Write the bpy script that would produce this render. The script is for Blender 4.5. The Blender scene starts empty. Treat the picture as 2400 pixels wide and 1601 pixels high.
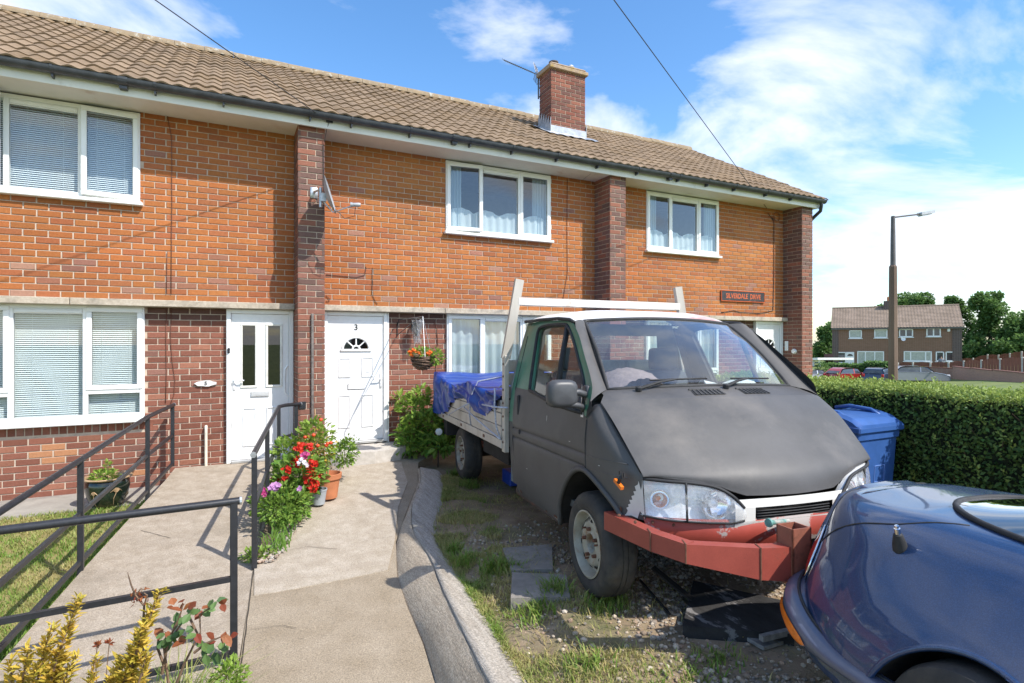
import bpy, bmesh, math, random
from math import sin, cos, pi, radians, sqrt, atan2, exp
from mathutils import Vector, Matrix, noise as mnoise
random.seed(7)
S = bpy.context.scene
COL = S.collection
# ---------------------------------------------------------------- camera, light, exposure
CAM = Vector((0, 0, 1.55)); YAW = -math.atan2(1333.0, 2637.0)
cd = bpy.data.cameras.new('camera'); cam = bpy.data.objects.new('camera', cd); COL.objects.link(cam)
cd.sensor_width = 36.0; cd.lens = 1333.0 / 2400 * 36; cd.clip_start = 0.05; cd.clip_end = 3000
cam.location = CAM; cam.rotation_euler = (pi / 2, 0, YAW); S.camera = cam
S.render.resolution_x = 1024; S.render.resolution_y = 683
SUN_EL = radians(48.0); SUN_AZ = atan2(0.513, -0.858)          # azimuth measured from +Y towards +X
TOSUN = Vector((sin(SUN_AZ) * cos(SUN_EL), cos(SUN_AZ) * cos(SUN_EL), sin(SUN_EL)))
sd = bpy.data.lights.new('sun', 'SUN'); sd.energy = 4.0; sd.angle = radians(0.53); sd.color = (1.0, 0.955, 0.89)
so = bpy.data.objects.new('sun', sd); COL.objects.link(so); so.location = (6, -10, 14)
so.rotation_euler = TOSUN.to_track_quat('Z', 'Y').to_euler()
S.view_settings.view_transform = 'Standard'; S.view_settings.look = 'None'
S.view_settings.exposure = 0.60; S.view_settings.gamma = 1.0; S.view_settings.use_curve_mapping = False
W = bpy.data.worlds.new('World'); S.world = W; W.use_nodes = True
def build_world():
    nt = W.node_tree; N = nt.nodes; L = nt.links; N.clear()
    out = N.new('ShaderNodeOutputWorld'); bg = N.new('ShaderNodeBackground'); bg.inputs[1].default_value = 0.15
    sky = N.new('ShaderNodeTexSky'); sky.sky_type = 'NISHITA'; sky.sun_disc = False
    sky.sun_elevation = SUN_EL; sky.sun_rotation = SUN_AZ; sky.air_density = 1.0; sky.dust_density = 0.6; sky.ozone_density = 2.2
    tc = N.new('ShaderNodeTexCoord'); sx = N.new('ShaderNodeSeparateXYZ'); L.new(tc.outputs['Generated'], sx.inputs[0])
    def math_(op, a, b=None):
        m = N.new('ShaderNodeMath'); m.operation = op
        for i, v in enumerate((a, b)):
            if v is None: continue
            if isinstance(v, (int, float)): m.inputs[i].default_value = v
            else: L.new(v, m.inputs[i])
        return m.outputs[0]
    zz = math_('MAXIMUM', sx.outputs[2], 0.0)
    den = math_('ADD', zz, 0.22)
    cx = math_('DIVIDE', sx.outputs[0], den); cy = math_('DIVIDE', sx.outputs[1], den)
    cb = N.new('ShaderNodeCombineXYZ'); L.new(cx, cb.inputs[0]); L.new(cy, cb.inputs[1]); cb.inputs[2].default_value = 3.7
    mp = N.new('ShaderNodeMapping'); mp.inputs['Location'].default_value = SKY_OFF; mp.inputs['Scale'].default_value = (1.0, 1.35, 1)
    mp.inputs['Rotation'].default_value = (0, 0, radians(24)); L.new(cb.outputs[0], mp.inputs[0])
    n1 = N.new('ShaderNodeTexNoise'); n1.inputs['Scale'].default_value = 1.05; n1.inputs['Detail'].default_value = 9; n1.inputs['Roughness'].default_value = 0.56
    n1.inputs['Distortion'].default_value = 0.35; L.new(mp.outputs[0], n1.inputs['Vector'])
    n2 = N.new('ShaderNodeTexNoise'); n2.inputs['Scale'].default_value = 0.42; n2.inputs['Detail'].default_value = 2; L.new(mp.outputs[0], n2.inputs['Vector'])
    big = math_('MULTIPLY', math_('SUBTRACT', n2.outputs['Fac'], 0.5), 0.55)
    # thicker cloud bank low down, all round the horizon
    hz = math_('MULTIPLY', math_('POWER', math_('SUBTRACT', 1.0, zz), 5.0), 0.045)
    v = math_('ADD', math_('ADD', n1.outputs['Fac'], big), hz)
    rp = N.new('ShaderNodeValToRGB'); L.new(v, rp.inputs[0]); e = rp.color_ramp.elements
    e[0].position = 0.515; e[0].color = (0, 0, 0, 1); e[1].position = 0.655; e[1].color = (1, 1, 1, 1)
    m = e[1]; k = rp.color_ramp.elements.new(0.58); k.color = (0.5, 0.5, 0.5, 1)
    fac = math_('MULTIPLY', rp.outputs[0], 0.93)
    n3 = N.new('ShaderNodeTexNoise'); n3.inputs['Scale'].default_value = 2.6; n3.inputs['Detail'].default_value = 5; L.new(mp.outputs[0], n3.inputs['Vector'])
    cr = N.new('ShaderNodeValToRGB'); L.new(n3.outputs['Fac'], cr.inputs[0])
    cr.color_ramp.elements[0].position = 0.3; cr.color_ramp.elements[0].color = (4.7, 5.0, 5.55, 1)
    cr.color_ramp.elements[1].position = 0.62; cr.color_ramp.elements[1].color = (6.0, 6.1, 6.25, 1)
    gm = N.new('ShaderNodeHueSaturation'); gm.inputs['Saturation'].default_value = 1.22; gm.inputs['Value'].default_value = 1.24; L.new(sky.outputs[0], gm.inputs['Color'])
    mix = N.new('ShaderNodeMixRGB'); L.new(fac, mix.inputs[0]); L.new(gm.outputs[0], mix.inputs[1]); L.new(cr.outputs[0], mix.inputs[2])
    L.new(mix.outputs[0], bg.inputs[0]); L.new(bg.outputs[0], out.inputs[0])
SKY_OFF = (-1.0, 7.84, 0.0)
build_world()
S.cycles.max_bounces = 8; S.cycles.transparent_max_bounces = 12
# ---------------------------------------------------------------- helpers
FW = Vector((cos(math.atan2(2637., 1333.)), sin(math.atan2(2637., 1333.)), 0)); RT = Vector((FW.y, -FW.x, 0))
def ray(x, y): return FW + RT * ((x - 1200) / 1333.0) + Vector((0, 0, 1)) * ((800.5 - y) / 1333.0)
def PY(x, y, Y): d = ray(x, y); return CAM + d * (Y / d.y)
def PZ(x, y, z): d = ray(x, y); return CAM + d * ((z - CAM.z) / d.z)
def PD(x, y, D): return CAM + ray(x, y) * D
def proj(p):
    d = Vector(p) - CAM; D = d.dot(FW)
    return (1200 + 1333 * d.dot(RT) / D, 800.5 - 1333 * d.z / D, D)
def ramp_z(Y): return -0.08 * (8.05 - Y)
def PR(x, y):
    d = ray(x, y); return CAM + d * ((-0.644 - CAM.z) / (d.z - .08 * d.y))

def smooth(a, b, x):
    t = max(0, min(1, (x - a) / (b - a))); return t * t * (3 - 2 * t)
def interp(tab, x):
    if x <= tab[0][0]: return tab[0][1]
    for (a, b), (c, d) in zip(tab, tab[1:]):
        if x <= c: return b + (d - b) * (x - a) / (c - a)
    return tab[-1][1]

class MB:
    def __init__(s): s.v = []; s.f = []; s.t = []; s.T = None
    def add(s, vs, fs, tint=(1, 1, 1)):
        o = len(s.v)
        s.v.extend([tuple(s.T(*p)) for p in vs] if s.T else [tuple(p) for p in vs])
        for f in fs: s.f.append(tuple(i + o for i in f)); s.t.append(tint)
        return s
    def box(s, x0, x1, y0, y1, z0, z1, tint=(1, 1, 1), skip=''):
        v = [(x0, y0, z0), (x1, y0, z0), (x1, y1, z0), (x0, y1, z0), (x0, y0, z1), (x1, y0, z1), (x1, y1, z1), (x0, y1, z1)]
        fs = {'b': (0, 3, 2, 1), 't': (4, 5, 6, 7), 'f': (0, 1, 5, 4), 'k': (2, 3, 7, 6), 'l': (3, 0, 4, 7), 'r': (1, 2, 6, 5)}
        return s.add(v, [f for k, f in fs.items() if k not in skip], tint)
    def bbox(s, x0, x1, y0, y1, z0, z1, c=0.006, tint=(1, 1, 1)):
        """box with chamfered edges"""
        c = min(c, (x1 - x0) * .45, (y1 - y0) * .45, (z1 - z0) * .45)
        X = (x0, x1); Y = (y0, y1); Z = (z0, z1); vs = []; id = {}
        for i in (0, 1):
            for j in (0, 1):
                for k in (0, 1):
                    si, sj, sk = (1, -1)[i], (1, -1)[j], (1, -1)[k]
                    for a, p in enumerate(((X[i], Y[j] + sj * c, Z[k] + sk * c), (X[i] + si * c, Y[j], Z[k] + sk * c), (X[i] + si * c, Y[j] + sj * c, Z[k]))):
                        id[i, j, k, a] = len(vs); vs.append(p)
        fs = []
        for i in (0, 1): fs.append([id[i, 0, 0, 0], id[i, 1, 0, 0], id[i, 1, 1, 0], id[i, 0, 1, 0]])
        for j in (0, 1): fs.append([id[0, j, 0, 1], id[1, j, 0, 1], id[1, j, 1, 1], id[0, j, 1, 1]])
        for k in (0, 1): fs.append([id[0, 0, k, 2], id[1, 0, k, 2], id[1, 1, k, 2], id[0, 1, k, 2]])
        for i in (0, 1):
            for j in (0, 1): fs.append([id[i, j, 0, 0], id[i, j, 1, 0], id[i, j, 1, 1], id[i, j, 0, 1]])
            for k in (0, 1): fs.append([id[i, 0, k, 0], id[i, 1, k, 0], id[i, 1, k, 2], id[i, 0, k, 2]])
        for j in (0, 1):
            for k in (0, 1): fs.append([id[0, j, k, 1], id[1, j, k, 1], id[1, j, k, 2], id[0, j, k, 2]])
        for i in (0, 1):
            for j in (0, 1):
                for k in (0, 1): fs.append([id[i, j, k, 0], id[i, j, k, 1], id[i, j, k, 2]])
        ce = ((x0 + x1) / 2, (y0 + y1) / 2, (z0 + z1) / 2); ff = []
        for f in fs:
            a, b, c2 = (Vector(vs[f[q]]) for q in (0, 1, 2)); n = (b - a).cross(c2 - a)
            m = sum((Vector(vs[q]) for q in f), Vector()) / len(f) - Vector(ce)
            ff.append(f if n.dot(m) > 0 else f[::-1])
        return s.add(vs, ff, tint)
    def obox(s, c, ax, ay, az, tint=(1, 1, 1)):
        c, ax, ay, az = map(Vector, (c, ax, ay, az))
        v = [c + i * ax + j * ay + k * az for k in (-1, 1) for i, j in ((-1, -1), (1, -1), (1, 1), (-1, 1))]
        return s.add(v, [(0, 3, 2, 1), (4, 5, 6, 7), (0, 1, 5, 4), (2, 3, 7, 6), (3, 0, 4, 7), (1, 2, 6, 5)], tint)
    def bar(s, a, b, w, h, upv=(0, 0, 1), tint=(1, 1, 1)):
        a, b = Vector(a), Vector(b); d = (b - a); n = d.normalized(); u = Vector(upv)
        if abs(n.dot(u)) > .95: u = Vector((0, 1, 0))
        q = n.cross(u).normalized(); u = q.cross(n)
        return s.obox((a + b) / 2, d / 2, q * w / 2, u * h / 2, tint)
    def tube(s, pts, r, n=8, cap=True, tint=(1, 1, 1), closed=False):
        pts = [Vector(p) for p in pts]; m = len(pts); rs = r if isinstance(r, (list, tuple)) else [r] * m
        vs = []; fs = []; pu = None
        for i, p in enumerate(pts):
            if closed: d = pts[(i + 1) % m] - pts[i - 1]
            else: d = pts[min(i + 1, m - 1)] - pts[max(i - 1, 0)]
            d = d.normalized() if d.length > 1e-9 else Vector((0, 0, 1))
            if pu is None: pu = d.orthogonal().normalized()
            u = (pu - d * pu.dot(d)); u = u.normalized() if u.length > 1e-6 else d.orthogonal().normalized(); pu = u; w = d.cross(u)
            for k in range(n):
                a = 2 * pi * k / n; vs.append(p + (u * cos(a) + w * sin(a)) * rs[i])
        for i in range(m if closed else m - 1):
            j = (i + 1) % m
            for k in range(n):
                l = (k + 1) % n; fs.append((i * n + k, i * n + l, j * n + l, j * n + k))
        if cap and not closed: fs.append(tuple(range(n))[::-1]); fs.append(tuple((m - 1) * n + k for k in range(n)))
        return s.add(vs, fs, tint)
    def lathe(s, prof, c, axis=(0, 0, 1), n=24, tint=(1, 1, 1), a0=0, a1=2 * pi):
        c = Vector(c); ax = Vector(axis).normalized(); u = ax.orthogonal().normalized(); w = ax.cross(u); full = abs(a1 - a0 - 2 * pi) < 1e-6
        vs = []; fs = []; cnt = n if full else n + 1
        for r, h in prof:
            for k in range(cnt):
                a = a0 + (a1 - a0) * k / n; vs.append(c + ax * h + (u * cos(a) + w * sin(a)) * r)
        for i in range(len(prof) - 1):
            for k in range(n):
                l = (k + 1) % cnt; fs.append((i * cnt + k, i * cnt + l, (i + 1) * cnt + l, (i + 1) * cnt + k))
        return s.add(vs, fs, tint)
    def grid(s, rows, closed=False, tint=(1, 1, 1), flip=False):
        m = len(rows[0]); vs = [p for r in rows for p in r]; fs = []
        for i in range(len(rows) - 1):
            for k in range(m if closed else m - 1):
                l = (k + 1) % m; f = (i * m + k, i * m + l, (i + 1) * m + l, (i + 1) * m + k); fs.append(f[::-1] if flip else f)
        return s.add(vs, fs, tint)
    def prism(s, poly, vec, tint=(1, 1, 1)):
        poly = [Vector(p) for p in poly]; vec = Vector(vec); n = len(poly)
        fs = [tuple(range(n))[::-1], tuple(range(n, 2 * n))] + [(i, (i + 1) % n, n + (i + 1) % n, n + i) for i in range(n)]
        return s.add(poly + [p + vec for p in poly], fs, tint)
    def mesh(s, name, sm=False):
        me = bpy.data.meshes.new(name); me.from_pydata(s.v, [], s.f); me.update()
        at = me.attributes.new('tint', 'FLOAT_COLOR', 'FACE'); at.data.foreach_set('color', [c for t in s.t for c in (t[0], t[1], t[2], 1.0)])
        if sm: me.polygons.foreach_set('use_smooth', [True] * len(me.polygons))
        return me
    def build(s, name, mat, parent=None, sm=False, angle=None, kind=None):
        me = s.mesh(name, sm); return place(name, me, mat, parent, kind, angle)

def place(name, me, mat, parent=None, kind=None, angle=None):
    if mat is not None and not me.materials: me.materials.append(mat)
    if angle is not None:
        me.polygons.foreach_set('use_smooth', [True] * len(me.polygons))
        try: me.set_sharp_from_angle(angle=radians(angle))
        except Exception: pass
    o = bpy.data.objects.new(name, me); COL.objects.link(o)
    if parent is not None: attach(o, parent)
    if kind: o['kind'] = kind
    return o
def world_loc(o):
    l = Vector(o.location)
    while o.parent is not None:      # every parent is only translated; children keep world coordinates
        l = l + Vector((0, 0, 0)); o = o.parent
    return l
ORIG = {}
def attach(o, parent):
    o.parent = parent; o.matrix_parent_inverse = Matrix.Translation(-Vector(ORIG.get(parent.name, (0, 0, 0))))
    ORIG[o.name] = ORIG.get(o.name, (0, 0, 0))
def thing(name, label, cat, loc=(0, 0, 0), group=None):
    o = bpy.data.objects.new(name, None); COL.objects.link(o); o.location = loc; ORIG[o.name] = tuple(loc); o.empty_display_size = .2
    return tag(o, label, cat, group)
def tag(o, label, cat, group=None):
    o['label'] = label; o['category'] = cat
    if group: o['group'] = group
    return o
def struct(o): o['kind'] = 'structure'; return o
def part(name, parent):
    o = bpy.data.objects.new(name, None); COL.objects.link(o); attach(o, parent); o.empty_display_size = .1; return o

# ---------------------------------------------------------------- materials
MATS = {}
def pmat(name, col, rough=.6, var=.12, scale=6, bump=0., bscale=40, metal=0., spec=.5, coat=0., col2=None, tint=False, detail=4, emit=0, sheen=0, lo=.35, hi=.65, trans=0, stain=None, stain_scale=2.0, stain_lo=.55, stain_hi=.7, crough=.03, aniso=None, speck=0., sscale=170):
    if name in MATS: return MATS[name]
    m = bpy.data.materials.new(name); m.use_nodes = True; nt = m.node_tree; N = nt.nodes; L = nt.links
    b = N['Principled BSDF']; b.inputs['Roughness'].default_value = rough; b.inputs['Metallic'].default_value = metal
    b.inputs['Specular IOR Level'].default_value = spec; b.inputs['Coat Weight'].default_value = coat; b.inputs['Coat Roughness'].default_value = crough
    if trans: b.inputs['Transmission Weight'].default_value = trans
    tc = N.new('ShaderNodeTexCoord'); vec = tc.outputs['Object']
    if aniso:
        mp = N.new('ShaderNodeMapping'); mp.inputs['Scale'].default_value = aniso; L.new(vec, mp.inputs[0]); vec = mp.outputs[0]
    c2 = col2 or tuple(min(1, c * (1 + var)) for c in col); c1 = col if col2 else tuple(c * (1 - var) for c in col)
    n = N.new('ShaderNodeTexNoise'); n.inputs['Scale'].default_value = scale; n.inputs['Detail'].default_value = detail; n.inputs['Roughness'].default_value = .62; L.new(vec, n.inputs['Vector'])
    r = N.new('ShaderNodeValToRGB'); r.color_ramp.elements[0].position = lo; r.color_ramp.elements[1].position = hi
    r.color_ramp.elements[0].color = (*c1, 1); r.color_ramp.elements[1].color = (*c2, 1); L.new(n.outputs['Fac'], r.inputs[0])
    out = r.outputs[0]
    if stain:
        n2 = N.new('ShaderNodeTexNoise'); n2.inputs['Scale'].default_value = stain_scale; n2.inputs['Detail'].default_value = 7; n2.inputs['Roughness'].default_value = .65; L.new(vec, n2.inputs['Vector'])
        r2 = N.new('ShaderNodeValToRGB'); r2.color_ramp.elements[0].position = stain_lo; r2.color_ramp.elements[1].position = stain_hi; L.new(n2.outputs['Fac'], r2.inputs[0])
        mx = N.new('ShaderNodeMixRGB'); L.new(r2.outputs[0], mx.inputs[0]); L.new(out, mx.inputs[1]); mx.inputs[2].default_value = (*stain, 1); out = mx.outputs[0]
    if speck:
        n4 = N.new('ShaderNodeTexNoise'); n4.inputs['Scale'].default_value = sscale; n4.inputs['Detail'].default_value = 3; L.new(tc.outputs['Object'], n4.inputs['Vector'])
        r4 = N.new('ShaderNodeMapRange'); r4.inputs[1].default_value = .32; r4.inputs[2].default_value = .68; r4.inputs[3].default_value = 1 - speck; r4.inputs[4].default_value = 1 + speck * .6; L.new(n4.outputs['Fac'], r4.inputs[0])
        m4 = N.new('ShaderNodeVectorMath'); m4.operation = 'SCALE'; L.new(out, m4.inputs[0]); L.new(r4.outputs[0], m4.inputs['Scale']); out = m4.outputs[0]
    if tint:
        a = N.new('ShaderNodeAttribute'); a.attribute_name = 'tint'; oi = N.new('ShaderNodeObjectInfo')
        m1 = N.new('ShaderNodeMixRGB'); m1.blend_type = 'MULTIPLY'; m1.inputs[0].default_value = 1; L.new(out, m1.inputs[1]); L.new(a.outputs['Color'], m1.inputs[2])
        m2 = N.new('ShaderNodeMixRGB'); m2.blend_type = 'MULTIPLY'; m2.inputs[0].default_value = 1; L.new(m1.outputs[0], m2.inputs[1]); L.new(oi.outputs['Color'], m2.inputs[2]); out = m2.outputs[0]
    L.new(out, b.inputs['Base Color'])
    if bump:
        nb = N.new('ShaderNodeTexNoise'); nb.inputs['Scale'].default_value = bscale; nb.inputs['Detail'].default_value = 6; nb.inputs['Roughness'].default_value = .7; L.new(vec, nb.inputs['Vector'])
        bp = N.new('ShaderNodeBump'); bp.inputs['Strength'].default_value = bump; bp.inputs['Distance'].default_value = .01; L.new(nb.outputs['Fac'], bp.inputs['Height']); L.new(bp.outputs[0], b.inputs['Normal'])
    if emit: b.inputs['Emission Color'].default_value = (*col, 1); b.inputs['Emission Strength'].default_value = emit
    MATS[name] = m; return m
def leafmat(name, c1, c2, rough=.5, transl=.35, tint=True):
    """thin leaf: diffuse + translucent, with per-leaf tint"""
    m = bpy.data.materials.new(name); m.use_nodes = True; nt = m.node_tree; N = nt.nodes; L = nt.links
    b = N['Principled BSDF']; b.inputs['Roughness'].default_value = rough; b.inputs['Specular IOR Level'].default_value = .35
    out = N['Material Output']; a = N.new('ShaderNodeAttribute'); a.attribute_name = 'tint'
    sp = N.new('ShaderNodeSeparateColor'); L.new(a.outputs['Color'], sp.inputs[0])
    mx = N.new('ShaderNodeMixRGB'); mx.inputs[1].default_value = (*c1, 1); mx.inputs[2].default_value = (*c2, 1); L.new(sp.outputs[0], mx.inputs[0])
    ml = N.new('ShaderNodeMixRGB'); ml.blend_type = 'MULTIPLY'; ml.inputs[0].default_value = 1; L.new(mx.outputs[0], ml.inputs[1])
    cb = N.new('ShaderNodeCombineColor'); [L.new(sp.outputs[1], cb.inputs[i]) for i in range(3)]; L.new(cb.outputs[0], ml.inputs[2])
    L.new(ml.outputs[0], b.inputs['Base Color'])
    t = N.new('ShaderNodeBsdfTranslucent'); L.new(ml.outputs[0], t.inputs[0]); ms = N.new('ShaderNodeMixShader'); ms.inputs[0].default_value = transl
    L.new(b.outputs[0], ms.inputs[1]); L.new(t.outputs[0], ms.inputs[2]); L.new(ms.outputs[0], out.inputs[0])
    MATS[name] = m; return m
def glassmat(name, tint=(.9, .95, .95), ior=1.52, rough=0.0, mult=1.0, dirt_scatter=None, dcol=(.5, .48, .45)):
    """thin pane: clear straight-through light plus a Fresnel reflection, optional film of dust or painted light scatter"""
    m = bpy.data.materials.new(name); m.use_nodes = True; nt = m.node_tree; N = nt.nodes; L = nt.links; N.remove(N['Principled BSDF'])
    out = N['Material Output']; t = N.new('ShaderNodeBsdfTransparent'); t.inputs[0].default_value = (*tint, 1)
    g = N.new('ShaderNodeBsdfGlossy'); g.inputs['Roughness'].default_value = rough; g.inputs[0].default_value = (1, 1, 1, 1)
    fr = N.new('ShaderNodeFresnel'); fr.inputs[0].default_value = ior; ge = N.new('ShaderNodeNewGeometry'); io = N.new('ShaderNodeMath'); io.operation = 'MULTIPLY_ADD'; L.new(ge.outputs['Backfacing'], io.inputs[0]); io.inputs[1].default_value = 1 / ior - ior; io.inputs[2].default_value = ior; L.new(io.outputs[0], fr.inputs[0])
    mu = N.new('ShaderNodeMath'); mu.operation = 'MULTIPLY'; mu.use_clamp = True; mu.inputs[1].default_value = mult; L.new(fr.outputs[0], mu.inputs[0])
    ms = N.new('ShaderNodeMixShader'); L.new(mu.outputs[0], ms.inputs[0]); L.new(t.outputs[0], ms.inputs[1]); L.new(g.outputs[0], ms.inputs[2]); res = ms.outputs[0]
    if dirt_scatter:
        tc = N.new('ShaderNodeTexCoord'); n = N.new('ShaderNodeTexNoise'); n.inputs['Scale'].default_value = dirt_scatter[1]; n.inputs['Detail'].default_value = 8; L.new(tc.outputs['Object'], n.inputs['Vector'])
        r = N.new('ShaderNodeMapRange'); r.inputs[1].default_value = .35; r.inputs[2].default_value = .8; r.inputs[3].default_value = dirt_scatter[0] * .3; r.inputs[4].default_value = dirt_scatter[0]; L.new(n.outputs['Fac'], r.inputs[0])
        d = N.new('ShaderNodeBsdfDiffuse'); d.inputs[0].default_value = (*dcol, 1); m2 = N.new('ShaderNodeMixShader'); L.new(r.outputs[0], m2.inputs[0]); L.new(res, m2.inputs[1]); L.new(d.outputs[0], m2.inputs[2]); res = m2.outputs[0]
    L.new(res, out.inputs[0]); MATS[name] = m; return m

WHITE = pmat('upvc_white', (.80, .80, .78), rough=.32, var=.03, scale=3, spec=.5)
WHITE_DOOR = pmat('door_white', (.80, .80, .79), rough=.4, var=.03, scale=20, bump=.03, bscale=90)
GLASS = glassmat('window_glass', mult=2.4)
DARK = pmat('dark_room', (.045, .042, .04), rough=.9)
BLACKM = pmat('black_metal', (.022, .023, .027), rough=.38, var=.2, scale=30, bump=.06, bscale=120, spec=.5)
TEXTCACHE = {}
def text_mesh(txt, size, name, extrude=.002, spacing=1.0, bold=0.0):
    cu = bpy.data.curves.new(name, 'FONT'); cu.body = txt; cu.size = size; cu.extrude = extrude; cu.align_x = 'CENTER'; cu.align_y = 'CENTER'; cu.space_character = spacing; cu.offset = bold
    cu.resolution_u = 4
    o = bpy.data.objects.new(name, cu); COL.objects.link(o); dg = bpy.context.evaluated_depsgraph_get()
    me = bpy.data.meshes.new_from_object(o.evaluated_get(dg)); bpy.data.objects.remove(o); me.name = name
    at = me.attributes.new('tint', 'FLOAT_COLOR', 'FACE'); at.data.foreach_set('color', [1.0] * (4 * len(me.polygons)))
    return me
def place_text(txt, size, c, xdir, nrm, mat, parent, name, sx=1.0, **k):
    me = text_mesh(txt, size, name, **k); X = Vector(xdir).normalized(); Nn = Vector(nrm).normalized(); Yv = Nn.cross(X); c = Vector(c)
    for v in me.vertices: q = v.co.copy(); v.co = c + X * q.x * sx + Yv * q.y + Nn * q.z
    me.update(); return place(name, me, mat, parent)
# ================================================================ terrace house
HOUSE = thing('terrace_house', 'long brick terrace with brown tiled roof, orange upper walls and white doors', 'house', (3, 8, -.2))
YW = 8.04; YL = 8.10; YP = 7.61; YLN = 7.93
PIL = [(-4.298, -3.97), (.823, 1.151), (5.648, 5.976), (10.41, 10.738)]
XL = -5.3
ZS = 4.28                       # soffit
MORTAR = pmat('mortar', (.50, .40, .31), rough=.95, var=.14, scale=12, bump=.3, bscale=90)
BRICK = pmat('brick_face', (.78, .74, .72), col2=(1, 1, 1), rough=.88, scale=38, bump=.35, bscale=130, tint=True, detail=6, lo=.3, hi=.72, spec=.25)
CONC = pmat('lintel_concrete', (.36, .31, .25), col2=(.46, .41, .34), rough=.9, scale=25, bump=.4, bscale=120, detail=8, stain=(.20, .17, .14), stain_scale=3.2)
def tint_orange(z=3, x=0):
    k = random.random(); low = smooth(2.75, 2.1, z)
    if k < .02 + .20 * low: c = random.choice([(.36, .17, .115), (.33, .145, .09), (.40, .21, .145), (.29, .14, .10)])
    elif k < .22 + .3 * low: c = (.385, .138, .058)
    else: c = (.43, .158, .052)
    j = random.uniform(.9, 1.08) * (1 + .22 * mnoise.noise(Vector((x * .9, z * 1.3, 2)))); g = random.uniform(.94, 1.06) * (1 + .12 * mnoise.noise(Vector((x * .6, z * .9, 8)))); return (c[0] * j, c[1] * j * g, c[2] * j * g)
def tint_dark(z=1, x=0):
    k = random.random()
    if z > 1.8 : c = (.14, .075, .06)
    elif k < .12: c = (.32, .14, .09)
    elif k < .24: c = (.26, .128, .096)
    else: c = (.25, .10, .067)
    j = random.uniform(.8, 1.18); return (c[0] * j, c[1] * j, c[2] * j)
def tint_pillar(z=1, x=0):
    k = random.random(); up = smooth(1.9, 2.6, z)
    if k < .55 * up + .08: c = (.19, .112, .092)
    elif k < .7: c = (.245, .115, .084)
    else: c = (.285, .122, .082)
    j = random.uniform(.8, 1.18); return (c[0] * j, c[1] * j, c[2] * j)
BRICKS = []                     # (origin vec, u vec, n vec (outwards), length, height, depth, tint)
def lay(o, u, n, length, z0, z1, openings=(), tint=tint_orange, phase=None, prob_head=0.0, course=.075, unit=.225, first=0.0):
    """stretcher bond on a plane: o at z=0, u along the wall, n outwards; openings are (a0,a1,z0,z1)"""
    o, u, n = Vector(o), Vector(u), Vector(n); rows = int(round((z1 - z0) / course)); ph = random.random() * unit if phase is None else phase
    for r in range(rows):
        a = z0 + r * course; b = a + course - .0105; mid = (a + b) / 2
        spans = [(0, length)]
        for (p, q, za, zb) in openings:
            if za < mid < zb:
                ns = []
                for s0, s1 in spans:
                    if q <= s0 or p >= s1: ns.append((s0, s1)); continue
                    if p > s0: ns.append((s0, p))
                    if q < s1: ns.append((q, s1))
                spans = ns
        off = ph + (unit / 2 if r % 2 else 0) + random.uniform(-.008, .008)
        for s0, s1 in spans:
            k = math.floor((s0 - off) / unit)
            x = off + k * unit
            while x < s1:
                e0 = max(x + .0055, s0 + (.0 if x < s0 else 0)); e1 = min(x + unit - .0055, s1)
                if e1 - e0 > .03: BRICKS.append((o + u * e0 + Vector((0, 0, a)), u, n, e1 - e0, b - a, random.uniform(-.0012, .0012), tint(mid, (o + u * e0).x)))
                x += unit
def add_wall(x0, x1, y, z0, z1, openings, th=.25):
    """mortar slab with holes (front face at y)"""
    xs = sorted({x0, x1, *[v for a in openings for v in a[:2] if x0 < v < x1]}); zs = sorted({z0, z1, *[v for a in openings for v in a[2:] if z0 < v < z1]})
    m = MB()
    for a, b in zip(xs, xs[1:]):
        for c, d in zip(zs, zs[1:]):
            mx, mz = (a + b) / 2, (c + d) / 2
            if any(p < mx < q and r < mz < s for p, q, r, s in openings): continue
            m.box(a, b, y, y + th, c, d)
    return m
UPW = [(-2.71, -.895), (2.95, 4.77), (6.765, 8.55)]; LOW = [(-2.70, -.855), (2.98, 4.80), (6.79, 8.58)]
DOORS = [(.02, .823), (1.19, 2.08), (9.59, 10.38)]
up_op = [(a, b, 3.19, 4.5) for a, b in UPW]
lo_op = [(a, b, .60, 1.99) for a, b in LOW] + [(.02, .823, -.3, 1.99), (1.151, 2.08, -.3, 1.99), (9.59, 10.41, -.3, 1.99)]
uw = add_wall(XL, 10.72, YW + .008, 2.0, 4.30, up_op).build('upper_wall', MORTAR, HOUSE)
lw = add_wall(XL, 10.70, YL + .008, -.5, 1.99, lo_op).build('lower_wall', MORTAR, HOUSE)
for (pa, pb), (qa, qb) in zip(PIL, PIL[1:]):
    L_ = qa - pb
    lay((pb, YW, 0), (1, 0, 0), (0, -1, 0), L_, 2.05, 4.30, [(a - pb, b - pb, 3.17, 4.5) for a, b in UPW], tint_orange)
    lay((pb, YL, 0), (1, 0, 0), (0, -1, 0), L_, -.43 + .0, 1.97, [(a - pb, b - pb, (.48 if a < 0 else .58), 1.99) for a, b in LOW] + [(a - pb, b - pb, -.6, 1.99) for a, b, _, _ in lo_op[3:]], tint_dark)
lay((XL, YW, 0), (1, 0, 0), (0, -1, 0), PIL[0][0] - XL, 2.05, 4.30, [], tint_orange)
lay((XL, YL, 0), (1, 0, 0), (0, -1, 0), PIL[0][0] - XL, -.43, 1.97, [], tint_dark)
# brick on edge course under the lower left window
x = -2.9
while x < -.82:
    BRICKS.append((Vector((x, YL, .497)), Vector((1, 0, 0)), Vector((0, -1, 0)), .064, .098, 0, tint_dark(.5))); x += .0765
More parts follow.
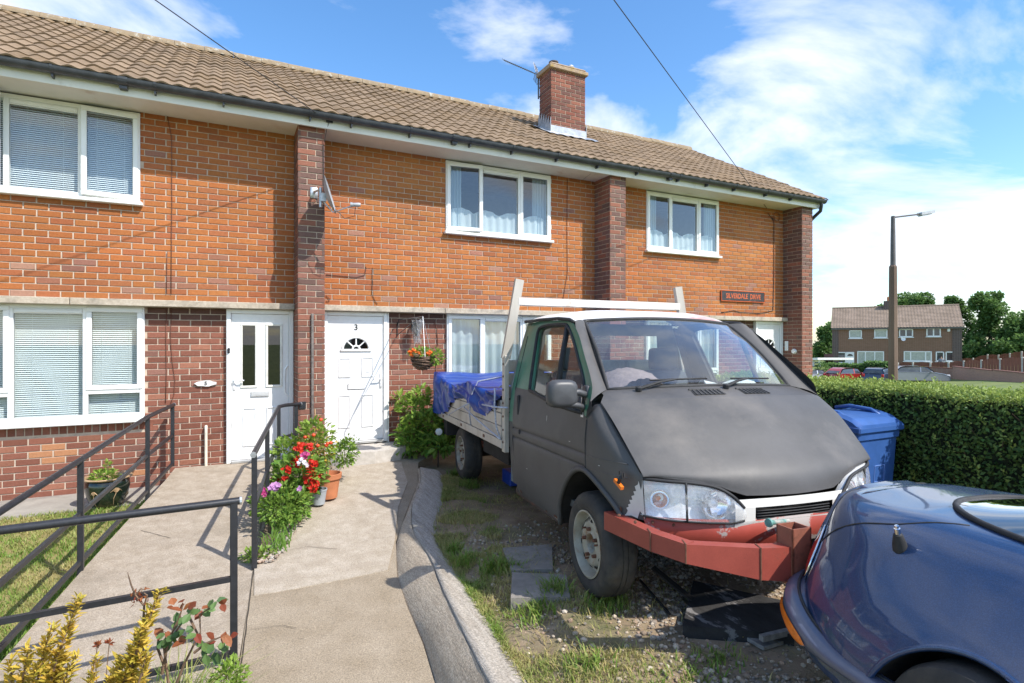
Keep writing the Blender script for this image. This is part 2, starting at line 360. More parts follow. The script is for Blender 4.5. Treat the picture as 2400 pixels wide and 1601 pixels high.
# repaired patch of paler bricks
for px, py in ((118, 1043), (92, 1058), (152, 1055), (122, 1072), (322, 1107)):
    p = PY(px, py, YL); best = min(range(len(BRICKS)), key=lambda i: (BRICKS[i][0] + BRICKS[i][1] * BRICKS[i][3] / 2 + Vector((0, 0, .032)) - p).length)
    b = BRICKS[best]; BRICKS[best] = b[:6] + ((.46, .22, .11),)
# pillars
pm = MB()
for i, (a, b) in enumerate(PIL):
    pw = MB(); pw.box(a + .008, b - .008, YP + .008, YL + .2, -.5, ZS + .02); pw.build('pillar', MORTAR, HOUSE)
    lay((a, YP, 0), (1, 0, 0), (0, -1, 0), b - a, -.425, 4.30, [], tint_pillar, phase=0.0)
    lay((a, YL + .03, 0), (0, -1, 0), (-1, 0, 0), YL + .03 - YP, -.425, 4.30, [], tint_pillar, phase=.07)
    lay((b, YP, 0), (0, 1, 0), (1, 0, 0), YL + .03 - YP, -.425, 4.30, [], tint_pillar, phase=.0)
# gable end wall, rear wall
g = MB(); g.box(10.45, 10.70, YL + .2, 14.6, -.5, 4.3); g.prism([(10.45, 7.9, 4.3), (10.45, 14.6, 4.3), (10.45, 11.28, 6.36)], (.25, 0, 0)); g.build('gable_wall', MORTAR, HOUSE)
lay((10.70, YL + .05, 0), (0, 1, 0), (1, 0, 0), 6.4, -.425, 4.30, [], tint_dark)
g = MB(); g.box(XL, 10.45, 14.35, 14.6, -.5, 4.3); g.box(XL, XL + .2, 8.35, 14.35, -.5, 4.3); g.build('rear_wall', MORTAR, HOUSE)
# ---- chimney bricks
CHX = (5.596, 6.384); CHY = (9.41, 9.86)
cm = MB(); cm.box(CHX[0] + .008, CHX[1] - .008, CHY[0] + .008, CHY[1] - .008, 5.3, 6.80)
CHIM = cm.build('chimney', MORTAR, HOUSE)
CB0 = len(BRICKS)
def tint_ch(z=1, x=0):
    c = random.choice([(.23, .085, .06), (.20, .09, .07), (.27, .11, .075), (.17, .085, .07), (.25, .10, .07)]); j = random.uniform(.85, 1.15); return tuple(v * j for v in c)
lay((CHX[0], CHY[0], 0), (1, 0, 0), (0, -1, 0), CHX[1] - CHX[0], 5.30, 6.80, [], tint_ch, phase=0.0)
lay((CHX[0], CHY[1], 0), (0, -1, 0), (-1, 0, 0), CHY[1] - CHY[0], 5.30, 6.80, [], tint_ch, phase=.0)
lay((CHX[1], CHY[0], 0), (0, 1, 0), (1, 0, 0), CHY[1] - CHY[0], 5.30, 6.80, [], tint_ch, phase=.0)
CB1 = len(BRICKS)
# ---- make the bricks: the largest ones in view are objects of their own
def brick_area(b):
    c = b[0] + b[1] * b[3] / 2 + Vector((0, 0, b[4] / 2)); x, y, D = proj(c)
    if not (0 < x < 2400 and 0 < y < 1601): return 0
    if (CAM - c).dot(b[2]) < 0: return 0
    a = proj(b[0]); e = proj(b[0] + b[1] * b[3]); return abs(e[0] - a[0]) * b[4] * 1333 / D
order = sorted(range(len(BRICKS)), key=lambda i: -brick_area(BRICKS[i])); big = set(order[:290])
def put_brick(m, b, tint):
    o, u, n, ln, h, d, t = b; n0 = n * d; back = n * -.03; r = (1, 1, 1)
    up = Vector((0, 0, h)); a0 = o + n0; c = .0035
    A = [a0 + u * c + Vector((0, 0, c)), a0 + u * (ln - c) + Vector((0, 0, c)), a0 + u * (ln - c) + Vector((0, 0, h - c)), a0 + u * c + Vector((0, 0, h - c))]
    q = n * -.004; B = [o + n0 + q, o + u * ln + n0 + q, o + u * ln + up + n0 + q, o + up + n0 + q]; K = [p + back for p in B]
    m.add(A + B + K, [(0, 1, 2, 3)] + [(i + 4, (i + 1) % 4 + 4, (i + 1) % 4, i) for i in range(4)] + [(i + 8, (i + 1) % 4 + 8, (i + 1) % 4 + 4, i + 4) for i in range(4)], tint)
rest = MB(); restc = MB(); shared = {}
for i, b in enumerate(BRICKS):
    if i in big:
        key = (round(b[3], 2), tuple(b[1]))
        if key not in shared:
            m = MB(); put_brick(m, (Vector(), b[1], b[2], round(b[3], 2), b[4], 0, (1, 1, 1)), (1, 1, 1)); shared[key] = m.mesh('brick'); shared[key].materials.append(BRICK)
        par = lw if (abs(b[0].y - YL) < .02 and b[0].z < 2) else uw if abs(b[0].y - YW) < .02 else HOUSE
        o = bpy.data.objects.new('brick', shared[key]); COL.objects.link(o); attach(o, par)
        o.location = b[0] + b[2] * b[5]; o.color = (*b[6], 1)
    elif CB0 <= i < CB1: put_brick(restc, b, b[6])
    else: put_brick(rest, b, b[6])
rest.build('brickwork', BRICK, HOUSE, kind='stuff')
restc.build('chimney_brickwork', BRICK, CHIM, kind='stuff')
# ---- chimney cap, pots, flashing
m = MB(); m.bbox(CHX[0] - .05, CHX[1] + .05, CHY[0] - .05, CHY[1] + .05, 6.80, 6.875, .012); m.bbox(CHX[0] - .02, CHX[1] + .02, CHY[0] - .02, CHY[1] + .02, 6.875, 6.93, .03)
m.build('chimney_cap', pmat('cap_stone', (.30, .215, .15), col2=(.40, .30, .2), rough=.95, scale=14, bump=.5, bscale=60, stain=(.35, .24, .06), stain_scale=9), CHIM)
POT = pmat('chimney_pot', (.10, .075, .065), rough=.8, var=.3, scale=10); STEEL = pmat('flue_steel', (.62, .63, .65), rough=.3, metal=1, var=.05)
m = MB(); m.lathe([(.085, 0), (.085, .10), (.095, .105), (.095, .125), (.07, .13), (.07, 0)], (5.78, 9.62, 6.92), n=18); m.build('chimney_pot', POT, CHIM, angle=40)
m = MB(); m.lathe([(.075, 0), (.075, .09), (.085, .095), (.085, .12), (.06, .12), (.06, 0)], (6.16, 9.62, 6.92), n=18); m.build('chimney_flue', STEEL, CHIM, angle=40)
RS = (6.60 - 4.42) / (11.28 - 7.44)      # roof slope
def roof_z(Y): return 4.42 + (Y - 7.44) * RS
LEAD = pmat('lead', (.36, .38, .41), rough=.42, metal=.35, var=.2, scale=9, stain=(.5, .52, .54), stain_scale=5)
m = MB()
z0 = roof_z(CHY[0]); y0 = CHY[0] - .012
m.box(CHX[0] - .02, CHX[1] + .02, y0 - .006, y0, z0 - .02, z0 + .17)                # front apron upstand
nn = 14
rows = [[(CHX[0] - .16 + (CHX[1] - CHX[0] + .32) * k / nn, CHY[0] - .014 - d, roof_z(CHY[0] - d) + .05 + (.01 * sin(k * 2.3) if d > 0 else .0)) for k in range(nn + 1)] for d in (0, .11, .22)]
m.grid(rows[::-1])
def step_flash(xx, s):
    pts = []; n = 6
    for k in range(n):
        ya = CHY[0] - .02 + k * .085; yb = ya + .085
        pts += [(ya, roof_z(ya) + .33 - .0), (yb - .02, roof_z(ya) + .20)]
    poly = [(xx, CHY[0] - .02, z0 - .02)] + [(xx, y, z) for y, z in pts] + [(xx, CHY[1] + .02, roof_z(CHY[1]) - .02)]
    m.prism(poly, (.008 * s, 0, 0))
step_flash(CHX[0] - .012, -1); step_flash(CHX[1] + .012, 1)
m.grid([[(CHX[0] - .012 - d, CHY[0] - .15 + .6 * k / 6, roof_z(CHY[0] - .15 + .6 * k / 6) + .052 - d * .06) for k in range(7)] for d in (0, .13)], flip=True)
m.build('lead_flashing', LEAD, CHIM)
# ---- lintel band
LB = pmat('lintel_band', (.40, .33, .25), col2=(.52, .45, .36), rough=.92, scale=30, bump=.45, bscale=150, detail=8, stain=(.22, .19, .15), stain_scale=4, stain_lo=.5)
for (pa, pb), (qa, qb) in zip(PIL, PIL[1:]):
    cuts = [pb, (pb + qa) / 2 - .25 + random.uniform(-.4, .3), qa]
    for a, b in zip(cuts, cuts[1:]):
        m = MB(); m.bbox(a + .003, b - .003, YLN, YL + .02, 1.965, 2.045, .006); m.build('lintel', LB, HOUSE)
# ---- eaves: soffit, fascia, gutter
FASC = pmat('fascia_white', (.74, .73, .68), rough=.5, var=.06, scale=2, stain=(.5, .46, .38), stain_scale=3, stain_lo=.62, stain_hi=.8)
SOFF = pmat('soffit_paint', (.72, .69, .63), rough=.6, var=.06, scale=2, stain=(.50, .36, .26), stain_scale=2.2, stain_lo=.56, stain_hi=.78)
m = MB(); m.box(XL, 10.86, 7.553, 8.06, ZS, ZS + .02); m.build('soffit', SOFF, HOUSE)
m = MB(); m.bbox(XL, 10.88, 7.53, 7.55, 4.262, 4.415, .003); m.build('fascia', FASC, HOUSE)
# timber heads over the upper windows
GUT = pmat('gutter_black', (.048, .053, .062), rough=.4, var=.25, scale=8)
GY = 7.462; GZ = 4.415; GR = .064
prof = []
for k in range(11):
    a = pi + pi * k / 10; prof.append((GR * cos(a), GR * 1.05 * sin(a)))
prof2 = [(p[0] * .9, p[1] * .9) for p in prof][::-1]
m = MB()
for q in (prof, prof2): m.grid([[(xx, GY + a, GZ + b) for a, b in q] for xx in (XL, 10.90)])
m.grid([[(xx, GY - GR, GZ), (xx, GY - GR - .006, GZ + .004), (xx, GY - GR * .9, GZ + .002)][:3] for xx in (XL, 10.90)])
m.grid([[(10.90, GY + a, GZ + b) for a, b in prof], [(10.90, GY, GZ - .002)] * 11])
GUTT = m.build('gutter', GUT, HOUSE, angle=50)
def clip(xx, w, r=GR + .007, nm='gutter_bracket'):
    m = MB(); pr = [(r * cos(pi + pi * k / 10), r * 1.06 * sin(pi + pi * k / 10)) for k in range(11)]
    m.grid([[(xx - w, GY + a, GZ + b + .004) for a, b in pr], [(xx + w, GY + a, GZ + b + .004) for a, b in pr]])
    for s in (-w, w): m.add([(xx + s, GY + a, GZ + b + .004) for a, b in pr] + [(xx + s, GY, GZ)], [tuple(range(12)) if s > 0 else tuple(range(12))[::-1]])
    m.box(xx - w * .8, xx + w * .8, GY - .01, 7.53, GZ - .10, GZ - .03)
    m.build(nm, GUT, GUTT)
for px in (121, 363, 524, 728, 825, 963, 1104, 1203, 1308, 1404, 1497, 1593, 1661, 1725, 1799, 1858): clip(PY(px, 300, 7.44).x, .012)
for px in (288, 1067, 1574): clip(PY(px, 300, 7.44).x, .045, GR + .009, 'gutter_union')
clip(-3.2, .012); clip(-4.2, .012)
m = MB(); m.tube([(10.80, GY, GZ - .05), (10.80, GY, GZ - .10), (10.86, GY + .06, GZ - .20), (10.90, GY + .22, GZ - .28), (10.90, GY + .3, GZ - .34), (10.80, 7.80, 3.9), (10.80, 7.80, -.2)], .034, 10)
m.build('downpipe', GUT, HOUSE, angle=40)
# ---- roof
ROOFC = [(.25, .182, .12), (.26, .19, .125), (.24, .176, .118), (.27, .198, .132), (.245, .174, .108)]
TILE = pmat('roof_tile', (.62, .60, .58), col2=(1.15, 1.12, 1.1), rough=.9, scale=10, bump=.3, bscale=70, tint=True, detail=8, lo=.25, hi=.75, spec=.2, stain=(.75, .80, .9), stain_scale=20, stain_lo=.62, stain_hi=.7)
ang = math.atan(RS); TW = .332; GA = 4.416 / 13; TL = GA + .07
def tile_pts(nw=14):
    """one double-roll tile: u across, w up the slope, h out of the roof"""
    top = []; 
    def hh(u):
        t = (u / TW * 2) % 1.0; return .024 * (0.5 - .5 * cos(2 * pi * (t ** .8))) 
    rows = []
    for w, lift in ((0, .024), (TL, .003)):
        rows.append([(TW * k / nw, w, hh(TW * k / nw * .9999) + lift) for k in range(nw + 1)])
    edge = [(p[0], p[1] + .002, p[2] - .019) for p in rows[0]]
    return [edge] + rows
def tile_mesh(m, T, tint):
    rr = tile_pts(); m.grid([[T(*p) for p in r] for r in rr], tint=tint)
cs, sn = cos(ang), sin(ang)
def roofT(x, y, z):
    def T(u, w, h): return (x + u, y + w * cs - h * sn, z + w * sn + h * cs)
    return T
m0 = MB(); tile_mesh(m0, roofT(0, 0, 0), (1, 1, 1)); tm = m0.mesh('tile', True); tm.materials.append(TILE); tm.set_sharp_from_angle(angle=radians(40))
rb = MB(); rb.add([(XL, 7.44, 4.40), (10.88, 7.44, 4.40), (10.88, 11.28, 6.58), (XL, 11.28, 6.58)], [(0, 1, 2, 3)])
rb.add([(XL, 15.1, 4.40), (10.88, 15.1, 4.40), (10.88, 11.28, 6.58), (XL, 11.28, 6.58)], [(3, 2, 1, 0)])
rb.box(10.86, 10.875, 7.55, 11.2, 4.28, 4.29)
ROOF = rb.build('roof', pmat('roof_base', (.16, .105, .07), rough=.95), HOUSE)
tiles = []
ncol = int((10.93 - XL) / TW)
for r in range(13):
    for c in range(ncol):
        x = 10.93 - (ncol - c) * TW; w = r * GA - .035; y = 7.44 + w * cs; z = 4.42 + w * sn
        if CHX[0] - .18 < x + TW / 2 < CHX[1] + .18 and CHY[0] + .02 < y + .17 < CHY[1]: continue
        j = random.uniform(.88, 1.1); t = random.choice(ROOFC); t = tuple(v * j for v in t)
        if r >= 12: t = tuple(a * .75 + b * .25 for a, b in zip(t, (.34, .22, .08)))
        q = Vector((x + .16, y + .15, z + .1)); pp = proj(q)
        if 5.0 < x < 5.62 and abs(y - 9.55) < .22: t = (.07, .05, .04)                 # darker tiles beside the stack
        vis = (1 / pp[2] ** 2) if -40 < pp[0] < 2400 and pp[1] > 0 else 0
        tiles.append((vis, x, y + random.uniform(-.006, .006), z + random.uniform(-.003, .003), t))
tiles.sort(key=lambda t: -t[0]); rest = MB()
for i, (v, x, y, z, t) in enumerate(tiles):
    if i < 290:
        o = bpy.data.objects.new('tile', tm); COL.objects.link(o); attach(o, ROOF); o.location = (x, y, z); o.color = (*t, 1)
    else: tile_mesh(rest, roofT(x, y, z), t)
o = rest.build('tiling', TILE, ROOF, angle=40, kind='stuff')
RIDGE = pmat('ridge_tile', (.23, .175, .115), col2=(.29, .215, .13), rough=.95, scale=9, bump=.6, bscale=50, detail=8, tint=True, stain=(.42, .40, .34), stain_scale=12, stain_lo=.55, stain_hi=.66)
x = 10.94
while x > XL:
    m = MB(); zz = random.uniform(-.006, .006); n = 8
    for r, f in ((.115, False), (.10, True)):
        m.grid([[(xx, 11.28 + r * cos(pi * k / n), 6.575 + zz + r * sin(pi * k / n) * 1.05) for k in range(n + 1)] for xx in (x - .445, x)], flip=f)
    m.grid([[(x - .445, 11.28 + r * cos(pi * k / n), 6.575 + zz + r * 1.05 * sin(pi * k / n)) for k in range(n + 1)] for r in (.10, .115)])
    m.build('ridge_tile', RIDGE, ROOF, angle=50); x -= .45
for i in range(13):   # mortar-bedded verge
    pass
m = MB(); m.prism([(10.875, 7.44, 4.375), (10.875, 7.44, 4.425), (10.875, 11.28, 6.605), (10.875, 11.28, 6.555)], (.05, 0, 0)); m.build('verge', MORTAR, ROOF)
# ================================================================ windows and doors
CURT = leafmat('net_curtain', (.62, .74, .80), (.80, .86, .88), rough=.8, transl=.45)
BLIND = pmat('blind_slat', (.74, .77, .78), rough=.45, var=.03)
GASK = pmat('gasket', (.02, .02, .02), rough=.6)
SEAL = pmat('sealant', (.55, .53, .5), rough=.8)
def ring(m, x0, x1, z0, z1, y0, y1, w, c=.005):
    m.bbox(x0, x1, y0, y1, z0, z0 + w, c); m.bbox(x0, x1, y0, y1, z1 - w, z1, c)
    m.bbox(x0, x0 + w, y0 + .0005, y1, z0 + w - .002, z1 - w + .002, c); m.bbox(x1 - w, x1, y0 + .0005, y1, z0 + w - .002, z1 - w + .002, c)
def pane(x0, x1, z0, z1, y, par, T=None):
    m = MB(); m.T = T; m.add([(x0, y, z0), (x1, y, z0), (x1, y, z1), (x0, y, z1)], [(0, 1, 2, 3)]); m.build('pane', GLASS, par)
    m = MB(); m.T = T; ring(m, x0 - .003, x1 + .003, z0 - .003, z1 + .003, y - .004, y + .004, .006, .001); m.build('gasket', GASK, par)
def casement(x0, x1, z0, z1, y, par, ajar=0, hinge='l'):
    """opening light standing proud of the frame"""
    hx = x0 if hinge == 'l' else x1; s = -1 if hinge == 'l' else 1
    def T(x, yy, z):
        a = radians(ajar) * s; dx, dy = x - hx, yy - (y + .03); return (hx + dx * cos(a) - dy * sin(a), y + .03 + dx * sin(a) + dy * cos(a), z)
    m = MB(); m.T = T; ring(m, x0, x1, z0, z1, y - .012, y + .045, .058, .008); o = m.build('casement', WHITE, par)
    pane(x0 + .058, x1 - .058, z0 + .058, z1 - .058, y + .012, par, T)
def window(x0, x1, z0, z1, y, lights, sill, low=None, ajar=(0, 0), covering=None, cov_depth=.10, vent=True):
    w = part('window', HOUSE); m = MB(); fw = .05
    ring(m, x0, x1, z0, z1, y, y + .07, fw, .006)
    for a in lights[1:-1]: m.bbox(a - .026, a + .026, y + .001, y + .069, z0 + fw - .003, z1 - fw + .003, .005)
    xs = lights; zc = low if low else z0
    if low:
        m.bbox(xs[0] + fw, xs[1] - .02, y + .0015, y + .068, low - .026, low + .026, .005); m.bbox(xs[2] + .02, xs[3] - fw, y + .0015, y + .068, low - .026, low + .026, .005)
    if vent: m.bbox(xs[1] + .03, xs[2] - .03, y - .01, y + .03, z1 - fw - .05, z1 - fw - .012, .006); m.box(xs[1] + .02, xs[2] - .02, y + .01, y + .06, z1 - fw - .06, z1 - fw)
    m.build('frame', WHITE, w)
    casement(xs[0] + .018, xs[1] - .004, zc + .02, z1 - .022, y, w, ajar[0], 'l')
    casement(xs[2] + .004, xs[3] - .018, zc + .02, z1 - .022, y, w, ajar[1], 'r')
    pane(xs[1] + .026, xs[2] - .026, z0 + fw, z1 - fw - (.06 if vent else 0), y + .03, w)
    if low:
        pane(xs[0] + fw, xs[1] - .026, z0 + fw, low - .026, y + .03, w); pane(xs[2] + .026, xs[3] - fw, z0 + fw, low - .026, y + .03, w)
    m = MB(); m.bbox(x0 - .03, x1 + .03, y - .06, y + .03, z0 - sill, z0 - .001, .008); m.build('sill', WHITE, w)
    yc = y + cov_depth
    if covering == 'blind':
        m = MB(); z = z0 + .02; segs = [(x0 + .03, xs[1] - .01), (xs[1] + .01, xs[2] - .01), (xs[2] + .01, x1 - .03)]
        while z < z1 - .03:
            for a, b in segs: m.add([(a, yc - .009, z), (b, yc - .009, z), (b, yc, z + .009), (a, yc, z + .009), (a, yc + .008, z + .0175), (b, yc + .008, z + .0175)], [(0, 1, 2, 3), (3, 2, 5, 4)])
            z += .0232
        for a, b in segs:
            m.box(a, b, yc - .015, yc + .015, z1 - .06, z1 - .03)
            for q in (.25, .75): m.box(a + (b - a) * q - .001, a + (b - a) * q + .001, yc - .012, yc - .011, z0 + .02, z1 - .05)
        m.build('blind', BLIND, w)
    elif covering == 'net':
        m = MB(); n = 150; rows = []
        for r in range(9):
            zz = z0 + .01 + (z1 - z0 - .05) * r / 8
            rows.append([(x0 + .03 + (x1 - x0 - .06) * k / n, yc + .022 * sin(k * .55 + .5 * sin(k * .13)) * (1.1 - .05 * r) + .012 * sin(k * .21 + 1.0), zz) for k in range(n + 1)])
        m.grid(rows, tint=(.6, 1, 1)); m.build('curtain', CURT, w, sm=True)
    elif covering == 'half':
        m = MB(); n = 120
        for (a, b, q) in ((x0 + .04, x0 + .28, 1.0), (x1 - .30, x1 - .04, 1.0)):
            m.grid([[(a + (b - a) * k / 40, yc + .03 * sin(k * .8), z0 + (z1 - z0) * r / 6 * q) for k in range(41)] for r in range(7)], tint=(.3, .9, 1))
        # scalloped short net across the lower part
        m.grid([[(x0 + .05 + (x1 - x0 - .1) * k / n, yc - .02 + .012 * sin(k * .7), z0 + (.02 + (.30 + .07 * abs(sin(k * .105))) * r / 4)) for k in range(n + 1)] for r in range(5)], tint=(1, 1, 1))
        m.build('curtain', CURT, w, sm=True)
    return w
def room(x0, x1, z0, z1, y, d=1.6):
    m = MB(); m.box(x0 - .3, x1 + .3, y, y + d, z0 - .4, z1 + .15, skip='f'); m.build('room', pmat('room_wall', (.22, .21, .2), rough=.9), HOUSE)
def lights(x0, x1, u): return [x0, x0 + (x1 - x0) * .315, x0 + (x1 - x0) * .675, x1]
YF = 8.02
for i, (a, b) in enumerate(UPW):
    lx = [a, a + .582, a + 1.242, b]
    window(a, b, 3.20, 4.262, YF, lx, .045, ajar=((14, 5), (7, 0), (0, 0))[i], covering=('blind', 'half', 'half')[i], cov_depth=.09)
    room(a, b, 3.2, 4.2, YW + .27)
for i, (a, b) in enumerate(LOW):
    lx = [a, a + .60, a + 1.27, b]
    window(a, b, .655, 1.972, 8.055, lx, .06, low=.965, ajar=(0, 0), covering=('blind', 'net', 'net')[i], cov_depth=.1)
    room(a, b, .7, 1.9, YL + .27)
# cheeks of the openings
# ---- doors
SCREEN = pmat('door_bar', (.78, .78, .77), rough=.35); HANDLE = pmat('handle_white', (.78, .78, .78), rough=.25); DKGL = glassmat('door_glass', tint=(.16, .19, .18), ior=1.6, mult=1.6)
def panel(m, x0, x1, z0, z1, y, w=.022, d=.012):
    """raised moulding with a sunk-and-raised field"""
    for k in range(4):
        pass
    o = [(x0, z0), (x1, z0), (x1, z1), (x0, z1)]; 
    def inset(t): return [(x0 + t, z0 + t), (x1 - t, z0 + t), (x1 - t, z1 - t), (x0 + t, z1 - t)]
    seq = [(0, 0), (.006, d), (w - .006, d), (w, .001), (w + .035, .001), (w + .055, d * .6)]
    rows = [[(x, y - h, z) for x, z in inset(t)] for t, h in seq]
    m.grid(rows, closed=True); m.add([(x, y - seq[-1][1], z) for x, z in inset(seq[-1][0])], [(0, 1, 2, 3)])
def door_handle(d, x, z, y, s=1):
    m = MB(); m.bbox(x - .016, x + .016, y - .014, y, z - .11, z + .11, .006); m.tube([(x, y - .01, z + .02), (x, y - .045, z + .02), (x + s * .02, y - .052, z + .02), (x + s * .115, y - .052, z + .018)], .009, 8)
    m.lathe([(.0, .016), (.010, .016), (.010, .0)], (x, y, z - .07), (0, -1, 0), 10); m.build('handle', HANDLE, d, angle=50)
def door_base(x0, x1, z0, z1, y):
    d = part('door', HOUSE); m = MB(); w = .055
    m.bbox(x0, x0 + w, y - .02, y + .06, z0, z1, .006); m.bbox(x1 - w, x1, y - .02, y + .06, z0, z1, .006); m.bbox(x0 + w - .002, x1 - w + .002, y - .0195, y + .06, z1 - w, z1, .006)
    m.build('frame', WHITE, d)
    m = MB(); m.bbox(x0 + w, x1 - w, y - .05, y + .05, z0, z0 + .035, .006); m.build('threshold', pmat('threshold_alu', (.55, .55, .54), rough=.4, metal=.6), d)
    return d, (x0 + w + .004, x1 - w - .004, z0 + .04, z1 - w - .004)
def leaf_slab(d, a, b, z0, z1, y, holes=(), par=None):
    m = add_wall(a, b, y, z0, z1, list(holes), th=.045); return m
# number five: two tall glazed slots
d5, (a, b, c, e) = door_base(.02, .818, .0, 1.962, 8.06); yl = 8.065
gx = [(.205, .355), (.505, .655)]
m = leaf_slab(d5, a, b, c, e, yl, [(p, q, .98, 1.755) for p, q in gx])
panel(m, .20, .37, .20, .70, yl); panel(m, .485, .655, .20, .70, yl)
ring(m, a + .012, b - .012, c + .02, e - .06, yl - .004, yl + .001, .004, .001)
m.build('door_leaf', WHITE_DOOR, d5)
for p, q in gx:
    m = MB(); ring(m, p - .028, q + .028, .952, 1.783, yl - .014, yl + .01, .03, .006); m.build('glazing_bead', pmat('bead_cream', (.74, .73, .66), rough=.4), d5)
    m = MB(); m.add([(p, yl + .02, .98), (q, yl + .02, .98), (q, yl + .02, 1.755), (p, yl + .02, 1.755)], [(0, 1, 2, 3)]); m.build('pane', DKGL, d5)
m = MB(); m.bbox(.30, .52, yl - .018, yl, .835, .905, .006); m.bbox(.31, .51, yl - .022, yl - .015, .845, .885, .004); m.build('letterbox', pmat('letterbox_grey', (.62, .62, .62), rough=.3, metal=.3), d5)
door_handle(d5, a + .03, 1.035, yl, 1)
m = MB(); m.tube([(.79, yl - .002, .83), (.745, yl - .004, .84), (.715, yl - .006, .88), (.71, yl - .006, .95), (.71, yl - .006, 1.10), (.715, yl - .006, 1.18), (.745, yl - .004, 1.23), (.79, yl - .002, 1.24)], .011, 8); m.build('pull_rail', WHITE_DOOR, d5, angle=60)
m = MB(); m.bbox(.033, .062, 8.018, 8.041, 1.40, 1.47, .01); m.lathe([(0, .004), (.009, .004), (.009, 0)], (.0475, 8.018, 1.42), (0, -1, 0), 12); m.build('doorbell', BLACKM, d5)
# number three: sunburst fanlight and four panels
def fan_door(x0, x1, z0, number, hs=1):
    d, (a, b, c, e) = door_base(x0, x1, z0, 1.962, 8.06); y = 8.065; mid = (a + b) / 2
    R = .185; fz = 1.44
    xs = [mid + R * cos(pi * k / 16) for k in range(17)]; zs = [fz + R * .92 * sin(pi * k / 16) for k in range(17)]
    m = leaf_slab(d, a, b, c, e, y, [(mid - R, mid + R, fz, fz + R * .95)])
    # corner fillers round the half-moon
    poly = [(mid + R, y, fz + R * .95)] + [(x, y, z) for x, z in zip(xs, zs)][:9] + [(mid, y, fz + R * .95)]
    m.prism(poly, (0, .04, 0)); poly = [(mid, y, fz + R * .95)] + [(x, y, z) for x, z in zip(xs, zs)][8:] + [(mid - R, y, fz + R * .95)]; m.prism(poly, (0, .04, 0))
    pw = .17; px = [(mid - .045 - pw - .03, mid - .045 - .03 + .0), (mid + .045 + .03, mid + .045 + .03 + pw)]
    for p, q in px: panel(m, p, q, z0 + .22, z0 + .68, y); panel(m, p, q, z0 + .92, 1.33, y)
    ring(m, a + .012, b - .012, c + .02, e - .05, y - .004, y + .001, .004, .001)
    m.build('door_leaf', WHITE_DOOR, d)
    m = MB(); m.tube([(x, y - .004, z) for x, z in zip(xs, zs)], .018, 8); m.bbox(mid - R - .03, mid + R + .03, y - .02, y + .005, fz - .03, fz + .006, .006)
    m.tube([(mid + .05 * cos(pi * k / 8), y - .004, fz + .05 * sin(pi * k / 8)) for k in range(9)], .014, 6)
    for k in (45, 90, 135): t = radians(k); m.tube([(mid + .05 * cos(t), y - .002, fz + .05 * sin(t)), (mid + R * cos(t), y - .002, fz + R * .92 * sin(t))], .010, 6)
    m.build('fanlight_bars', WHITE_DOOR, d, angle=60)
    m = MB(); m.add([(x, y + .015, z) for x, z in zip(xs, zs)], [tuple(range(17))]); m.build('pane', DKGL, d)
    m = MB(); m.bbox(mid - .11, mid + .11, y - .013, y, z0 + .755, z0 + .82, .005); m.build('letterbox', WHITE_DOOR, d)
    m = MB(); ring(m, mid - .115, mid + .115, z0 + .75, z0 + .825, y - .006, y - .001, .004, .001); m.build('letterbox_gap', GASK, d)
    door_handle(d, (b - .035) if hs > 0 else (a + .035), 1.0, y, -hs)
    if number: place_text(number, .115, (mid, y - .002, 1.745), (1, 0, 0), (0, -1, 0), GASK, d, 'number', extrude=.003, bold=.002)
    return d
fan_door(1.20, 2.075, .13, '3'); fan_door(9.60, 10.375, .10, None, -1)
m = MB(); m.bbox(10.376, 10.408, 8.04, 8.12, -.2, 1.962, .004); m.bbox(2.078, 2.10, 8.05, 8.12, .05, 1.962, .004); m.build('door_trim', WHITE, HOUSE)
# step slab at number three
STEP = pmat('step_concrete', (.44, .40, .35), col2=(.56, .52, .47), rough=.9, scale=14, bump=.4, bscale=70, detail=8)
m = MB(); pts = [(1.10, 8.05), (1.10, 7.60), (1.30, 7.44), (1.75, 7.42), (2.10, 7.50), (2.24, 7.62), (2.26, 7.80), (2.20, 8.05)]
m.prism([(x, y, -.25) for x, y in pts], (0, 0, .365)); tag(m.build('door_step', STEP, None), 'rounded pale concrete step below the door numbered 3', 'step')
# conduit on pillar and wall clutter belong to the house
GREYP = pmat('grey_plastic', (.42, .42, .43), rough=.5)
p0 = PY(732, 735, 7.60); p1 = PY(734, 990, 7.60)
m = MB(); m.bbox(p0.x - .016, p0.x + .016, 7.578, 7.609, p1.z, p0.z, .006); m.build('conduit', pmat('old_lead', (.20, .17, .15), rough=.5, metal=.3, var=.3, scale=30), HOUSE)
p0 = PY(483, 1000, 8.08); p1 = PY(485, 1092, 8.08)
m = MB(); m.tube([(p0.x, 8.10, p0.z), (p0.x, 8.06, p0.z + .005), (p0.x, 8.045, p0.z - .03), (p0.x, 8.045, p1.z)], .018, 8); m.build('waste_pipe', pmat('pipe_cream', (.66, .60, .48), rough=.5), HOUSE, angle=50)
def cable(pts, r, col, name='cable', par=HOUSE):
    m = MB(); m.tube(pts, r, 5); return m.build(name, pmat('cable_' + col, {'black': (.02, .02, .02), 'brown': (.16, .055, .03), 'grey': (.3, .3, .3), 'white': (.65, .63, .6)}[col], rough=.6), par, sm=True)
def wall_pts(lst, y): return [PY(px, py, y) for px, py in lst]
cable(wall_pts([(392, 272), (402, 320), (403, 470), (402, 560), (401, 690)], 8.03), .004, 'brown')
cable(wall_pts([(401, 725), (400, 800), (404, 850), (410, 890), (408, 925), (400, 945)], 8.092), .004, 'brown')
cable(wall_pts([(392, 590), (391, 640), (390, 690)], 8.03), .004, 'brown'); cable(wall_pts([(390, 725), (389, 800), (390, 880), (388, 945)], 8.092), .004, 'brown')
